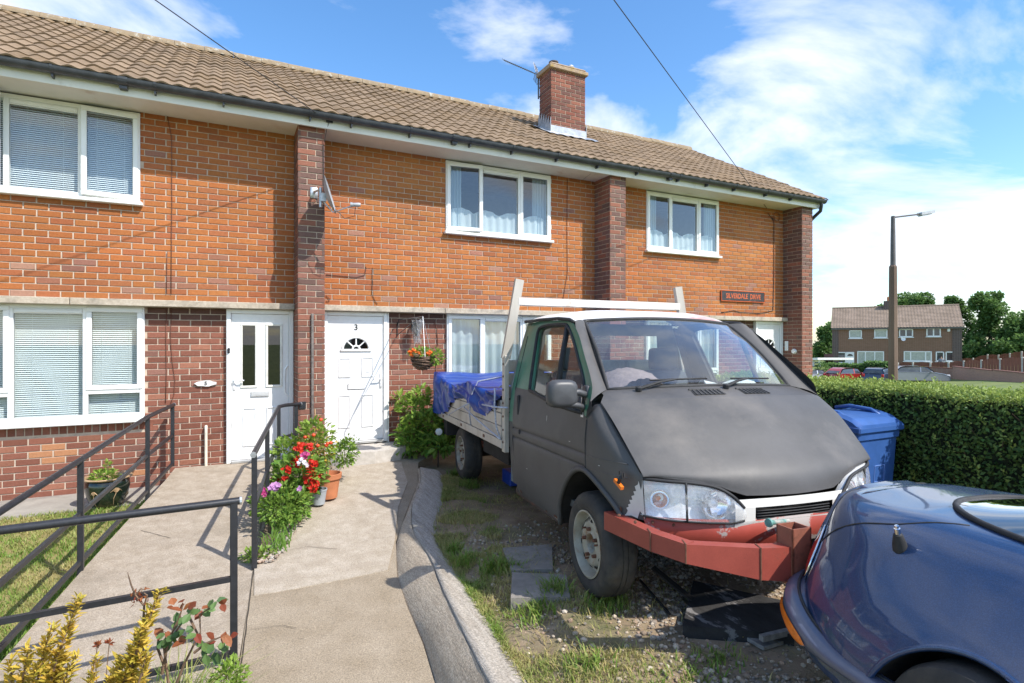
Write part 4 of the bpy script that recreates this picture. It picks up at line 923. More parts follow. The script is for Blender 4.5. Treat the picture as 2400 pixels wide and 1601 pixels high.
# two loose flagstones by the front wheel
FLAG = pmat('flagstone', (.21, .19, .165), col2=(.31, .28, .245), rough=.95, scale=8, bump=.6, bscale=70, detail=9)
for pts, lb in ((((1178, 1284), (1293, 1275), (1296, 1333), (1199, 1337)), 'grey flagstone in the grass nearer the rear of the van'), (((1200, 1341), (1328, 1347), (1336, 1398), (1197, 1402)), 'grey flagstone in the grass half in sunlight')):
    P = [PZ(a, b, -.06) for a, b in pts]; m = MB(); m.prism([(p.x, p.y, -.16) for p in P], (0, 0, .10)); tag(m.build('flagstone', FLAG, None), lb, 'paving slab', 'flagstones beside the van')
# ---------------------------------------------------------------- handrails
def rail(name, label, tops, posts, zoff, rails=(), loc=None, extra=None):
    """tops: path of the tubular handrail; posts: (x,y,z0,z1); rails: list of paths of flat bars"""
    T = thing(name, label, 'handrail', loc or (posts[0][0], posts[0][1], posts[0][2]))
    m = MB(); m.tube(tops, .022, 10); m.build('handrail_tube', BLACKM, T, angle=50)
    for x, y, z0, z1 in posts: m = MB(); m.bbox(x - .02, x + .02, y - .02, y + .02, z0, z1, .003); m.build('post', BLACKM, T)
    for pth in rails:
        m = MB()
        for a, b in zip(pth, pth[1:]): m.bar(a, b, .028, .03)
        m.build('rail_bar', BLACKM, T)
    m = MB()
    for e in (tops[0], tops[-1]): m.lathe([(0, .0), (.024, 0), (.024, .012), (0, .013)], e, (Vector(e) - Vector(tops[1] if e == tops[0] else tops[-2])).normalized(), 10)
    m.build('end_cap', GALV2, T)
    if extra: extra(T)
    return T
zr = ramp_z
p3 = PR(346, 1165); p2 = PR(189, 1337); W3 = Vector((-.56, 8.0, 0)); far = p2 + (p2 - p3) * .95
pts = [W3, p3, p2, Vector((far.x, far.y, far.z))]
hz = [.735 + .055, .84 + p3.z, .85 + p2.z, .86 + far.z]
pt_top = [(-.545, 7.93, .79), (p3.x, p3.y, hz[1]), (p2.x, p2.y, hz[2]), (far.x, far.y, hz[3]), (far.x - .35, far.y - .35, hz[3] - .06), (-5, far.y - .2, hz[3] - .3)]
LR = rail('handrail', 'long black metal handrail between the lawn and the ramp to door 5', pt_top, [(-.555, 7.91, .06, .78), (p3.x, p3.y, p3.z - .12, hz[1]), (p2.x, p2.y, p2.z - .14, hz[2]), (far.x, far.y, far.z - .14, hz[3])], 0,
     rails=[[(-.555, 7.9, .43), (p3.x, p3.y, hz[1] - .40), (p2.x, p2.y, hz[2] - .41), (far.x, far.y, hz[3] - .42), (-5, far.y - .5, hz[3] - .75)], [(-.555, 7.9, .09), (p3.x, p3.y, p3.z + .07), (p2.x, p2.y, p2.z + .07), (far.x, far.y, far.z + .06), (-5, far.y - .5, far.z - .2)]], loc=(p2.x, p2.y, p2.z))
n0 = PR(548, 1561); ntop = .615; q = Vector((-1, -.045, 0)).normalized()
NR = rail('handrail', 'black metal handrail with two flat bars crossing in front of the ramp', [(n0.x + .03, n0.y, ntop), (n0.x + q.x * .5, n0.y + q.y * .5, ntop), (n0.x + q.x * 4, n0.y + q.y * 4, ntop)], [(n0.x, n0.y, n0.z - .06, ntop), (n0.x + q.x * 1.75, n0.y + q.y * 1.75, n0.z - .06, ntop), (n0.x + q.x * 3.6, n0.y + q.y * 3.6, n0.z - .06, ntop)], 0,
     rails=[[(n0.x, n0.y, .165), (n0.x + q.x * 4, n0.y + q.y * 4, .165)], [(n0.x, n0.y, -.27), (n0.x + q.x * 4, n0.y + q.y * 4, -.27)]])
r1 = PR(596, 1335); bend = Vector((.575, 7.28, .775)); t1 = Vector((.213, r1.y, .66)); mid = r1.lerp(Vector((.58, 7.28, zr(7.28))), .42); mt_ = t1.lerp(bend, .42)
def ex(T):
    m = MB(); m.bbox(.84, .92, 7.596, 7.609, .70, .79, .003); m.build('wall_plate', BLACKM, T)
rail('handrail', 'short black metal handrail beside the flowers, fixed to the brick pillar', [t1 + Vector((-.01, -.02, 0)), bend, (.66, 7.42, .775), (.85, 7.59, .765)], [(r1.x, r1.y, r1.z - .05, t1.z), (mid.x, mid.y, mid.z - .05, mt_.z), (.575, 7.28, -.1, .77), (.80, 7.56, -.1, .76)], 0,
     rails=[[(r1.x, r1.y, .24), (.575, 7.28, .40), (.80, 7.56, .40)], [(r1.x, r1.y, r1.z + .07), (.575, 7.28, .03)]], extra=ex)
# ================================================================ plants in beds and pots
LEAF_G = leafmat('leaf_green', (.085, .22, .035), (.34, .47, .08), transl=.4)
LEAF_Y = leafmat('leaf_yellow', (.46, .40, .06), (.78, .52, .09), transl=.35)
LEAF_R = leafmat('leaf_rose', (.07, .15, .05), (.15, .24, .07), transl=.25)
LEAF_B = leafmat('leaf_bronze', (.22, .045, .025), (.36, .14, .05), transl=.3)
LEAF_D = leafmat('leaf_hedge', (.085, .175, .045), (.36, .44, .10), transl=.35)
PET_R = leafmat('petal_red', (.55, .012, .008), (.75, .06, .02), transl=.25); PET_O = leafmat('petal_orange', (.75, .10, .015), (.85, .25, .03), transl=.25)
PET_P = leafmat('petal_pink', (.60, .05, .22), (.65, .35, .65), transl=.25); PET_W = leafmat('petal_white', (.8, .76, .74), (.85, .8, .85), transl=.25)
STEM = pmat('stem_green', (.12, .17, .05), rough=.7, var=.3, scale=20); TWIG = pmat('twig_brown', (.16, .10, .06), rough=.85, var=.3, scale=20)
def rvec(): 
    while True:
        v = Vector((random.uniform(-1, 1), random.uniform(-1, 1), random.uniform(-1, 1)))
        if .05 < v.length < 1: return v.normalized()
def leaf(m, p, d, nrm, l, w, t, fold=.25):
    d = Vector(d).normalized(); s = d.cross(nrm); s = s.normalized() if s.length > 1e-4 else d.orthogonal().normalized(); n = s.cross(d); p = Vector(p)
    m.add([p, p + d * l * .35 + s * w * .5 + n * w * fold, p + d * l * .7 + s * w * .38 + n * w * fold * .6, p + d * l, p + d * l * .7 - s * w * .38 + n * w * fold * .6, p + d * l * .35 - s * w * .5 + n * w * fold, p + d * l * .5], [(0, 1, 6), (1, 2, 6), (2, 3, 6), (3, 4, 6), (4, 5, 6), (5, 0, 6)], t)
def leaf4(m, p, d, nrm, l, w, t):
    d = Vector(d).normalized(); s = d.cross(nrm); s = s.normalized() if s.length > 1e-4 else d.orthogonal().normalized(); p = Vector(p); n = s.cross(d)
    m.add([p, p + d * l * .45 + s * w * .5 + n * w * .15, p + d * l, p + d * l * .45 - s * w * .5 + n * w * .15], [(0, 1, 2), (0, 2, 3)], t)
def bush(T, c, r, n, ll, mat, name='foliage', dens=.35, mixf=None, f4=False, up=.3, br=(.7, 1.15)):
    m = MB(); c = Vector(c)
    for _ in range(n):
        v = rvec(); q = (random.random() ** dens); p = c + Vector((v.x * r[0], v.y * r[1], v.z * r[2])) * q; d = (v + rvec() * .7 + Vector((0, 0, up - .2))).normalized()
        l = ll * random.uniform(.4, 1.3); t = (min(1, max(0, mixf(p) if mixf else random.gauss(.4, .25))), random.uniform(*br), 0)
        (leaf4 if f4 else leaf)(m, p, d, (Vector((0, 0, 1)) + rvec() * .6), l, l * random.uniform(.45, .65), t)
    return m.build(name, mat, T, kind='stuff')
def stems(T, base, tips, r=.005, mat=STEM, name='stem'):
    m = MB()
    for tp in tips:
        a = Vector(base); b = Vector(tp); k = a.lerp(b, .5) + rvec() * .03 * (b - a).length; m.tube([a, k, b], [r, r * .8, r * .4], 5)
    return m.build(name, mat, T)
def blossom(m, p, r, t, n=6, petals=True):
    p = Vector(p); nn = (Vector((-.3, -.8, .5)) + rvec() * .5).normalized(); u = nn.orthogonal().normalized(); w = nn.cross(u)
    for k in range(n):
        a = 2 * pi * k / n + random.random() * .4; d = u * cos(a) + w * sin(a) + nn * .25; leaf4(m, p, d, nn, r, r * .95, (t + random.uniform(-.2, .2), random.uniform(.8, 1.1), 0))
def head(m, c, R, n, pr, t):
    for _ in range(n): blossom(m, Vector(c) + rvec() * R * random.random() ** .4, pr, t, 5)
def gp(px, py): return PR(px, py)
# flower bed, from the rail post up to the pillar
TOMP = PR(772, 1160); tp = Vector((TOMP.x, TOMP.y, TOMP.z + .03))
TERRA = pmat('terracotta', (.46, .17, .075), rough=.8, var=.12, scale=9, bump=.2, bscale=60)
pc_ = PD(768, 1130, 6.05); zb = ramp_z(pc_.y) + .035
PT = thing('terracotta_pot', 'round terracotta flower pot standing among the flowers', 'plant pot', (pc_.x, pc_.y, zb))
m = MB(); m.lathe([(0, 0), (.098, 0), (.125, .20), (.128, .20), (.142, .205), (.146, .255), (.13, .258), (.122, .21), (0, .205)], (pc_.x, pc_.y, zb), n=28); m.build('pot', TERRA, PT, angle=40)
TOM = thing('tomato_plant', 'tall yellowing tomato plant tied to a cane in terracotta pot', 'plant', (pc_.x, pc_.y, zb + .2))
c0 = PD(738, 1040, 6.2); bush(TOM, c0, (.22, .20, .28), 720, .055, LEAF_G, mixf=lambda p: random.gauss(.75, .2)); stems(TOM, (pc_.x, pc_.y, zb + .2), [c0 + rvec() * .2 for _ in range(9)]); bush(TOM, c0 + Vector((0, 0, -.05)), (.22, .18, .22), 220, .05, LEAF_Y, name='yellow_foliage', dens=.5)
m = MB()
for px, py in ((752, 984), (715, 1025), (768, 1040), (700, 1040), (690, 1052), (722, 1062), (745, 1045), (735, 1020), (765, 1044), (775, 1038)):
    p = PD(px, py, 6.0); m.lathe([(0, -.02), (.018, -.01), (.021, 0), (.018, .012), (0, .02)], p, n=8)
m.build('fruit', pmat('tomato_red', (.65, .07, .02), rough=.3, var=.2), TOM, sm=True)
m = MB(); m.tube([(pc_.x - .08, pc_.y + .05, zb + .2), PD(738, 960, 6.25)], .007, 5); m.tube([(pc_.x + .02, pc_.y + .08, zb + .2), PD(745, 972, 6.25)], .006, 5); m.build('cane', pmat('bamboo', (.35, .20, .09), rough=.6), TOM)
bk = PD(747, 1112, 5.85); zk = ramp_z(bk.y) + .035
BKT = thing('grey_bucket', 'small grey plastic bucket under the red geraniums', 'bucket', (bk.x, bk.y, zk)); m = MB(); m.lathe([(0, 0), (.06, 0), (.08, .14), (.085, .14), (.085, .155), (.077, .155), (.056, .01), (0, .01)], (bk.x, bk.y, zk), n=22); m.build('body', pmat('bucket_grey', (.34, .37, .40), rough=.45), BKT, angle=40)
GER = thing('geranium', 'dense bed of scarlet geraniums in full flower beside the path', 'plant', tuple(PR(700, 1150)))
c1 = PD(700, 1115, 5.75); bush(GER, c1, (.27, .28, .20), 760, .075, LEAF_G, mixf=lambda p: random.gauss(.4, .2))
stems(GER, PR(700, 1160), [c1 + rvec() * .18 for _ in range(10)])
m = MB()
for px, py, R, n in ((697, 1092, .065, 26), (690, 1080, .05, 18), (725, 1105, .06, 24), (735, 1088, .05, 16), (722, 1130, .055, 22), (735, 1140, .05, 18), (672, 1102, .045, 14), (715, 1082, .045, 14), (705, 1045, .04, 12), (728, 1048, .04, 12), (697, 1050, .035, 10), (640, 1128, .03, 8), (655, 1130, .04, 12), (740, 1122, .045, 14), (668, 1120, .03, 8), (712, 1060, .03, 8)): head(m, PD(px, py, 5.5 + .25 * random.random()), R, n, .024, .3)
m.build('flower_heads', PET_R, GER)
m = MB()
for px, py in ((706, 1080), (714, 1086), (700, 1085), (718, 1090)): head(m, PD(px, py, 5.42), .02, 6, .02, .5)
m.build('white_flowers', PET_W, GER)
PET = thing('petunia', 'low petunias with pink and mauve flowers at foot of handrail', 'plant', tuple(PR(650, 1230)))
c2 = PD(660, 1180, 5.35); bush(PET, c2, (.27, .42, .16), 1050, .05, LEAF_G, mixf=lambda p: random.gauss(.5, .2)); stems(PET, PR(655, 1240), [c2 + Vector((rvec().x * .2, rvec().y * .3, .05)) for _ in range(8)])
m = MB()
for px, py, R, n, t in ((642, 1143, .035, 9, .95), (650, 1140, .03, 8, .95), (637, 1148, .03, 7, .9), (701, 1144, .02, 4, 1.0), (617, 1155, .03, 7, .1), (715, 1067, .025, 6, .1)): head(m, PD(px, py, 5.15), R, n, .026, t); m.build('flower_head', PET_P, PET); m = MB()
GRN = thing('leafy_plant', 'yellow green leafy plant behind the handrail posts', 'plant', tuple(PR(670, 1110))); c3 = PD(672, 1062, 6.1); bush(GRN, c3, (.15, .18, .17), 330, .06, LEAF_G, mixf=lambda p: random.gauss(.7, .2)); stems(GRN, PR(672, 1120), [c3 + rvec() * .15 for _ in range(6)])
WD = thing('weed', 'sprawling green weed at foot of the door step', 'plant', tuple(PR(805, 1085)), 'weeds round the handrails and bed'); c4 = PD(805, 1062, 6.6); bush(WD, c4, (.17, .16, .15), 420, .05, LEAF_G, mixf=lambda p: random.gauss(.45, .2)); bush(WD, PD(822, 1045, 6.6), (.10, .08, .12), 90, .04, LEAF_G, name='foliage'); stems(WD, PR(805, 1090), [c4 + rvec() * .13 for _ in range(6)] + [PD(822, 1030, 6.6)])
W2 = thing('weed', 'small pale weed growing round the handrail foot', 'plant', tuple(PR(600, 1318)), 'weeds round the handrails and bed'); bush(W2, PR(606, 1310) + Vector((0, 0, .035)), (.14, .10, .05), 190, .045, LEAF_G, mixf=lambda p: random.gauss(.65, .2)); stems(W2, PR(604, 1318), [PR(606, 1310) + Vector((random.uniform(-.1, .1), random.uniform(-.06, .06), .06)) for _ in range(5)])
W3_ = thing('weed', 'low grassy weeds growing under the petunias', 'plant', tuple(PR(660, 1240)), 'weeds round the handrails and bed'); bush(W3_, PR(668, 1215) + Vector((0, 0, .05)), (.22, .3, .07), 420, .05, LEAF_G, mixf=lambda p: random.gauss(.45, .2)); stems(W3_, PR(668, 1225), [PR(668, 1215) + Vector((random.uniform(-.15, .15), random.uniform(-.2, .2), .08)) for _ in range(5)])
# currant bush by the brick wall behind the van
cb = PY(985, 1052, 7.7); CUR = thing('currant_bush', 'leafy green bush growing against the wall behind the pickup', 'bush', (cb.x, cb.y, -.1))
for px, py, D, r, n in ((975, 960, 7.35, (.24, .2, .22), 480), (1000, 1000, 7.3, (.30, .22, .20), 520), (960, 1020, 7.25, (.22, .2, .16), 320), (1030, 1020, 7.2, (.30, .22, .16), 420), (985, 930, 7.4, (.15, .14, .12), 160), (935, 935, 7.5, (.09, .08, .06), 60), (1060, 985, 7.3, (.2, .2, .2), 260), (960, 1045, 7.15, (.2, .18, .10), 300), (1010, 1045, 7.1, (.22, .18, .10), 300), (1040, 1045, 7.0, (.16, .14, .09), 160)): bush(CUR, PD(px, py, D + .62), (r[0] * .98, r[1] * .85, r[2] * 1.05), int(n * .5), .10, LEAF_G, mixf=lambda p: random.gauss(.4 + .35 * smooth(.2, .6, p.z), .22))
stems(CUR, (cb.x, cb.y, -.1), [PD(px, py, 7.95) for px, py in ((975, 950), (1000, 990), (960, 1010), (1030, 1000), (985, 920), (935, 938), (1060, 980), (1010, 950))], .009, TWIG)
fl = PD(1029, 1012, 7.6); LMP = thing('solar_lamp', 'small round solar lamp on a spike among the bush leaves', 'lamp', (fl.x, fl.y, -.12)); m = MB(); m.lathe([(0, .03), (.045, .02), (.05, 0), (.04, -.02), (0, -.025)], fl, (-.4, -.9, .1), 16); m.build('head', pmat('lamp_face', (.6, .63, .6), rough=.2), LMP, angle=40); m = MB(); m.tube([fl + Vector((0, .03, 0)), (fl.x, fl.y + .04, -.14)], .008, 6); m.build('spike', BLACKM, LMP)
# glazed pot by the left wall
gp_ = PZ(252, 1183, -.2); GX, GY_, GZ_ = gp_.x, gp_.y, -.2
GPT = thing('glazed_pot', 'dark green glazed pot with pale flower design by the wall', 'plant pot', (GX, GY_, GZ_))
GLZ = pmat('glaze_dark', (.012, .022, .015), rough=.12, var=.4, scale=6, coat=.6); RIM = pmat('glaze_tan', (.40, .27, .15), rough=.3, var=.2, scale=12)
m = MB(); m.lathe([(0, 0), (.135, 0), (.15, .01), (.185, .10), (.205, .20), (.20, .265), (.185, .285)], (GX, GY_, GZ_), n=36); m.build('pot', GLZ, GPT, angle=50)
m = MB(); m.lathe([(.185, .28), (.225, .292), (.23, .302), (.222, .31), (.19, .305), (.178, .27), (0, .26)], (GX, GY_, GZ_), n=36); m.build('rim', RIM, GPT, angle=60)
m = MB(); base_a = atan2(-.86, .25)
def onpot(a, h): r = interp([(0, .137), (.10, .187), (.20, .208), (.27, .203)], h) + .003; return (GX + r * cos(base_a + a), GY_ + r * sin(base_a + a), GZ_ + h)
for da, h0, sc in ((.25, .16, 1.0), (-.75, .15, .7), (1.0, .10, .6)):
    for k in range(7):
        t = -.9 + 1.8 * k / 6; m.tube([onpot(da, h0), onpot(da + .18 * sc * sin(t), h0 + .05 * sc * cos(t)), onpot(da + .34 * sc * sin(t), h0 + .04 * sc * cos(t) - .015)], [.006, .007, .002], 4)
    m.tube([onpot(da, h0), onpot(da - .1, h0 - .06), onpot(da - .05, h0 - .13)], .004, 4)
m.build('flower_design', RIM, GPT)
GP2 = thing('pot_plant', 'small bright green seedling growing in the glazed pot', 'plant', (GX, GY_, GZ_ + .26)); bush(GP2, (GX - .03, GY_, GZ_ + .31), (.13, .12, .05), 190, .05, LEAF_G, mixf=lambda p: random.gauss(.75, .15)); bush(GP2, (GX, GY_, GZ_ + .40), (.04, .04, .07), 60, .04, LEAF_G, name='foliage', mixf=lambda p: .8); stems(GP2, (GX, GY_, GZ_ + .26), [(GX - .05, GY_, GZ_ + .33), (GX, GY_, GZ_ + .46)], .004)
# foreground shrubs
def spike(T, base, top, n, ll, mat, spread=.06):
    """upright shoot clothed in narrow pointed leaves"""
    base, top = Vector(base), Vector(top); m = MB(); ax = (top - base)
    for k in range(int(n * .62)):
        t = random.random() ** .8; p = base + ax * t + rvec() * .012; v = rvec(); v = (v - ax.normalized() * v.dot(ax.normalized())).normalized(); d = v * random.uniform(.6, 1.1) + ax.normalized() * random.uniform(.2, 1.0); l = ll * random.uniform(.6, 1.2) * (1.05 - .45 * t)
        leaf(m, p, d, ax.normalized() + rvec() * .4, l * 1.2, l * .34, (min(1, max(0, random.gauss(.45, .3))), random.uniform(.75, 1.15), 0), .3)
    m.build('foliage', mat, T, kind='stuff'); m = MB(); m.tube([base, base.lerp(top, .5) + rvec() * .01, top], [.006, .005, .002], 5); m.build('stem', TWIG, T)
def bedp(p): return Vector((p.x, p.y, ramp_z(p.y) - .03))
SHL = ['yellow leaved shrub with tall shoot leaning on the crossing handrail', 'yellow leaved shrub with thick leaning spire near the rose']
for i, (shoots) in enumerate((((100, 1660, 184, 1402, 380, .058), (75, 1660, 122, 1465, 240, .058), (40, 1680, 68, 1516, 220, .058), (130, 1660, 178, 1534, 170, .045), (30, 1690, 25, 1545, 170, .055), (110, 1690, 140, 1540, 200, .065), (60, 1690, 95, 1560, 160, .06)), ((262, 1660, 376, 1384, 420, .06), (200, 1660, 226, 1541, 190, .045), (285, 1670, 335, 1470, 260, .06), (240, 1700, 285, 1545, 180, .07), (310, 1680, 345, 1530, 150, .055)))):
    b0 = PD(shoots[0][0], 1650, 2.62); b0 = bedp(b0); T = thing('yellow_shrub', SHL[i], 'shrub', tuple(b0), 'yellow shrubs in the front bed')
    for (a, b, c, d, n, l) in shoots: spike(T, PD(a, b, 2.62 + random.uniform(-.06, .06)), PD(c, d, 2.62 + random.uniform(-.05, .05)), n, l, LEAF_Y)
    stems(T, b0, [PD(s[0], s[1], 2.62) for s in shoots], .008, TWIG, 'trunk')
rb0 = bedp(PD(400, 1640, 2.75)); RO = thing('rose_bush', 'young rose bush with red tinged leaves beside the handrail post', 'shrub', tuple(rb0))
st = [((400, 1640), (385, 1520), (440, 1440), (465, 1425)), ((440, 1440), (470, 1500), (468, 1440), (505, 1418)), ((400, 1640), (430, 1560), (455, 1510), (470, 1480)), ((380, 1580), (395, 1500), (420, 1450), (430, 1415)), ((455, 1530), (480, 1510), (500, 1500), (525, 1490)), ((385, 1560), (370, 1520), (372, 1490), (385, 1480))]
m = MB()
for s in st: m.tube([PD(x, y, 2.75) for x, y in s], [.007, .006, .005, .002], 5)
m.build('stem', TWIG, RO)
ML, MR = MB(), MB()
for px, py, red in ((412, 1425, 1), (425, 1415, 1), (435, 1430, 1), (457, 1418, 1), (468, 1425, 1), (488, 1415, 0), (505, 1415, 0), (515, 1408, 1), (486, 1432, 0), (447, 1437, 0), (410, 1452, .6), (440, 1450, 0), (452, 1445, 0), (435, 1475, 0), (425, 1490, 0), (405, 1487, 0), (385, 1485, 1), (380, 1490, 1), (395, 1505, 0), (412, 1505, 0), (430, 1505, 1), (465, 1490, .4), (478, 1500, 0), (495, 1510, 0), (510, 1500, 1), (525, 1490, .7), (535, 1485, .6), (515, 1525, 0), (500, 1540, 0), (480, 1525, 0), (525, 1540, 0), (455, 1505, .3), (370, 1505, 0), (380, 1520, 0)):
    for _ in range(2):
        p = PD(px + random.uniform(-8, 8), py + random.uniform(-8, 8), 2.75 + random.uniform(-.06, .06)); q_ = random.random() < red; MR = MB(); leaf(MR, p, rvec() + Vector((0, 0, -.2)), Vector((-.3, -.6, .9)) + rvec() * .3, random.uniform(.042, .062), random.uniform(.032, .044), (random.random(), random.uniform(.8, 1.15), 0), .12); MR.build('leaf', LEAF_B if q_ else LEAF_R, RO)
dt = thing('dry_shoot', 'bare dead woody shoot with curled brown buds', 'twig', tuple(bedp(PD(330, 1600, 2.66)))); m = MB()
m.tube([bedp(PD(330, 1640, 2.66)), PD(335, 1480, 2.66), PD(338, 1420, 2.66), PD(318, 1395, 2.66), PD(308, 1372, 2.66), PD(303, 1355, 2.66), PD(299, 1341, 2.66)], [.008, .006, .005, .005, .004, .003, .001], 5); m.tube([PD(338, 1420, 2.66), PD(345, 1395, 2.66), PD(330, 1385, 2.66)], [.005, .004, .002], 5); m.tube([PD(318, 1395, 2.66), PD(330, 1380, 2.66), PD(340, 1383, 2.66)], [.004, .003, .002], 5); m.build('branch', TWIG, dt)
m = MB(); [leaf(m, PD(random.uniform(305, 345), random.uniform(1375, 1415), 2.66), rvec(), rvec(), .025, .012, (random.random(), 1, 0)) for _ in range(24)]; m.build('dead_leaves', LEAF_B, dt)
sd1 = thing('seed_head', 'two dried brown flower heads on thin stalks', 'plant', tuple(bedp(PD(230, 1610, 2.7)))); m = MB()
for px, py in ((228, 1512), (256, 1508)): m.tube([bedp(PD(235, 1640, 2.7)), PD(px - 4, py + 40, 2.7), PD(px, py, 2.7)], .0025, 4)
m.build('stalk', TWIG, sd1); m = MB()
for px, py in ((228, 1512), (256, 1508)): [leaf4(m, PD(px, py, 2.7), rvec() + Vector((0, 0, .6)), rvec(), .028, .012, (random.random(), 1, 0)) for _ in range(16)]
m.build('dried_petals', LEAF_B, sd1)
gc = PD(540, 1590, 3.0); m = MB()
for _ in range(260):
    q = random.random(); bx, by = .27 + .62 * q + random.uniform(-.02, .20 * (1 - .4 * q)), 5.05 + 2.2 * q; a = random.uniform(0, 2 * pi); h_ = random.uniform(.05, .15); zz = ramp_z(by) + .04; dx, dy = cos(a) * h_ * random.uniform(.3, 1.1), sin(a) * h_ * random.uniform(.3, 1.1)
    w_ = .0045; m.add([(bx - w_, by, zz), (bx + w_, by, zz), (bx + dx * .4 + w_, by + dy * .4, zz + h_ * .8), (bx + dx, by + dy, zz + h_), (bx + dx * .4 - w_, by + dy * .4, zz + h_ * .8)], [(0, 1, 2, 4), (4, 2, 3)], (random.uniform(.1, .5), random.uniform(.8, 1.15), 0))
m.build('bed_weeds', LEAF_G, None, kind='stuff')
W4 = thing('weed', 'bright green feathery weed at foot of nearest handrail post', 'plant', tuple(bedp(gc)), 'weeds round the handrails and bed'); bush(W4, gc, (.09, .09, .09), 420, .03, LEAF_G, mixf=lambda p: random.gauss(.75, .15)); stems(W4, bedp(gc), [gc + rvec() * .07 for _ in range(6)], .003)
def bed_s():
    x, y = random.uniform(-2.2, .02), random.uniform(2.5, 3.55); return (x, y) if inpoly(x, y, bed) else (None, None)
m = MB(); blades(m, 3200, bed_s, lambda x, y: ramp_z(y) - .02, (.05, .22), .004, lambda x, y: .25); 
tuft(PD(395, 1590, 2.8).x, PD(395, 1590, 2.8).y, .14, 300, lambda x, y: ramp_z(y) - .02, (.12, .32), .25)
m.build('bed_grass', BLADE, None, kind='stuff')
# hanging basket plants
m = MB(); hp = thing('basket_plant', 'trailing bright green plant with orange blossoms in hanging basket', 'plant', tuple(bc)); bush(hp, bc + Vector((-.02, 0, .045)), (.15, .13, .06), 280, .045, LEAF_G, mixf=lambda p: random.gauss(.75, .15)); bush(hp, PD(1024, 838, 7.05), (.075, .07, .095), 190, .05, LEAF_G, name='trailing_foliage', mixf=lambda p: random.gauss(.8, .12)); stems(hp, tuple(bc), [PD(1015, 825, 7.05), PD(975, 828, 7.05)], .004)
for px, py in ((965, 832), (962, 826), (984, 828), (1003, 829), (1008, 826), (967, 822), (975, 824)): head(m, PD(px, py, 6.98), .022, 6, .02, .4)
m.build('flower_heads', PET_O, hp)
# ================================================================ old pickup van
VO = Vector((2.991, 2.892, -.077)); VY, VP, VR = radians(8.092), radians(1.323), radians(.526)
VH = Vector((-sin(VY) * cos(VP), -cos(VY) * cos(VP), sin(VP))); _r0 = VH.cross(Vector((0, 0, 1))).normalized(); _u0 = _r0.cross(VH)
VRT = _r0 * cos(VR) + _u0 * sin(VR); VU = VRT.cross(VH)
def V(f, r, z): return VO + VH * f + VRT * r + VU * z          # forward, towards the driver's side, up
def VB(): m = MB(); m.T = V; return m
def VS(px, py, w):
    d = ray(px, py); l = ((VO + VRT * w - CAM).dot(VRT)) / d.dot(VRT); p = CAM + d * l - VO; return (p.dot(VH), p.dot(VU))
VAN = thing('pickup_van', 'old pickup van in matt black primer with green door frame and red bumper', 'van', tuple(VO))
PRIMER = pmat('primer_black', (.066, .063, .061), col2=(.092, .088, .086), rough=.52, scale=2.2, detail=9, bump=.06, bscale=160, stain=(.15, .135, .12), stain_scale=1.4, stain_lo=.56, stain_hi=.8, spec=.4, speck=.06, sscale=300)
GREEN = pmat('van_green', (.035, .15, .095), col2=(.06, .20, .13), rough=.35, scale=4, detail=6, stain=(.10, .16, .13), stain_scale=3)
ROOFW = pmat('van_roof', (.72, .70, .68), col2=(.78, .77, .76), rough=.4, scale=3, stain=(.50, .22, .19), stain_scale=2.2, stain_lo=.50, stain_hi=.72)
RED = pmat('red_oxide', (.26, .048, .032), col2=(.33, .064, .042), rough=.55, scale=5, detail=8, stain=(.13, .055, .04), stain_scale=5, stain_lo=.57, stain_hi=.70, speck=.1)
REDP = pmat('red_over_primer', (.36, .06, .04), rough=.5, var=.1, scale=6, stain=(.40, .35, .32), stain_scale=4.5, stain_lo=.53, stain_hi=.56, detail=8)
FILL = pmat('flaking_paint', (.55, .53, .50), rough=.6, scale=3, stain=(.22, .10, .06), stain_scale=6, stain_lo=.66, stain_hi=.72, detail=9)
RUB = pmat('rubber', (.022, .022, .023), rough=.7, var=.3, scale=20); TYRE = pmat('tyre', (.030, .029, .028), col2=(.052, .047, .042), rough=.85, scale=9, bump=.25, bscale=90, stain=(.10, .085, .065), stain_scale=5, stain_lo=.5, stain_hi=.75)
RIMM = pmat('wheel_rim', (.29, .265, .205), col2=(.39, .365, .30), rough=.5, scale=10, stain=(.22, .12, .06), stain_scale=9, stain_lo=.52, stain_hi=.7); RUST = pmat('rust', (.14, .06, .035), rough=.9, var=.3, scale=30)
ALB = pmat('bed_alloy', (.40, .36, .31), col2=(.52, .48, .42), rough=.5, metal=.25, scale=3, detail=9, stain=(.25, .20, .15), stain_scale=2.5, aniso=(1, 1, .3)); WBAR = pmat('rack_white', (.66, .63, .58), rough=.55, var=.08, scale=5, stain=(.42, .36, .30), stain_scale=6)
UNDER = pmat('underbody', (.018, .016, .015), rough=.9, var=.4, scale=8); SEATM = pmat('seat_cloth', (.10, .105, .12), rough=.9); DASH = pmat('dash_plastic', (.16, .16, .165), rough=.6); CLOTH = pmat('cloth_mauve', (.34, .25, .24), rough=.95, var=.15, scale=30, bump=.6, bscale=60)
WSG = glassmat('windscreen_glass', tint=(.84, .90, .89), ior=1.5, mult=2.7, dirt_scatter=(.11, 3.0)); SDG = glassmat('side_glass', tint=(.84, .9, .86), ior=1.5, mult=1.0)
def rside(f, z):
    r = interp([(.28, .885), (.36, .915), (.5, .937), (.85, .962), (1.0, .962), (1.2, .942), (1.35, .905), (1.55, .848), (1.75, .79), (1.85, .745)], z)
    return r - (.115 * ((f - .05) / .45) ** 2 if f > .05 else 0)
ARCH = [(-.50, .31), (-.475, .36), (-.44, .46), (-.37, .57), (-.27, .675), (-.14, .765), (0, .80), (.12, .775), (.23, .715), (.32, .645), (.37, .58)]
def arch_z(f): return interp(ARCH, f)
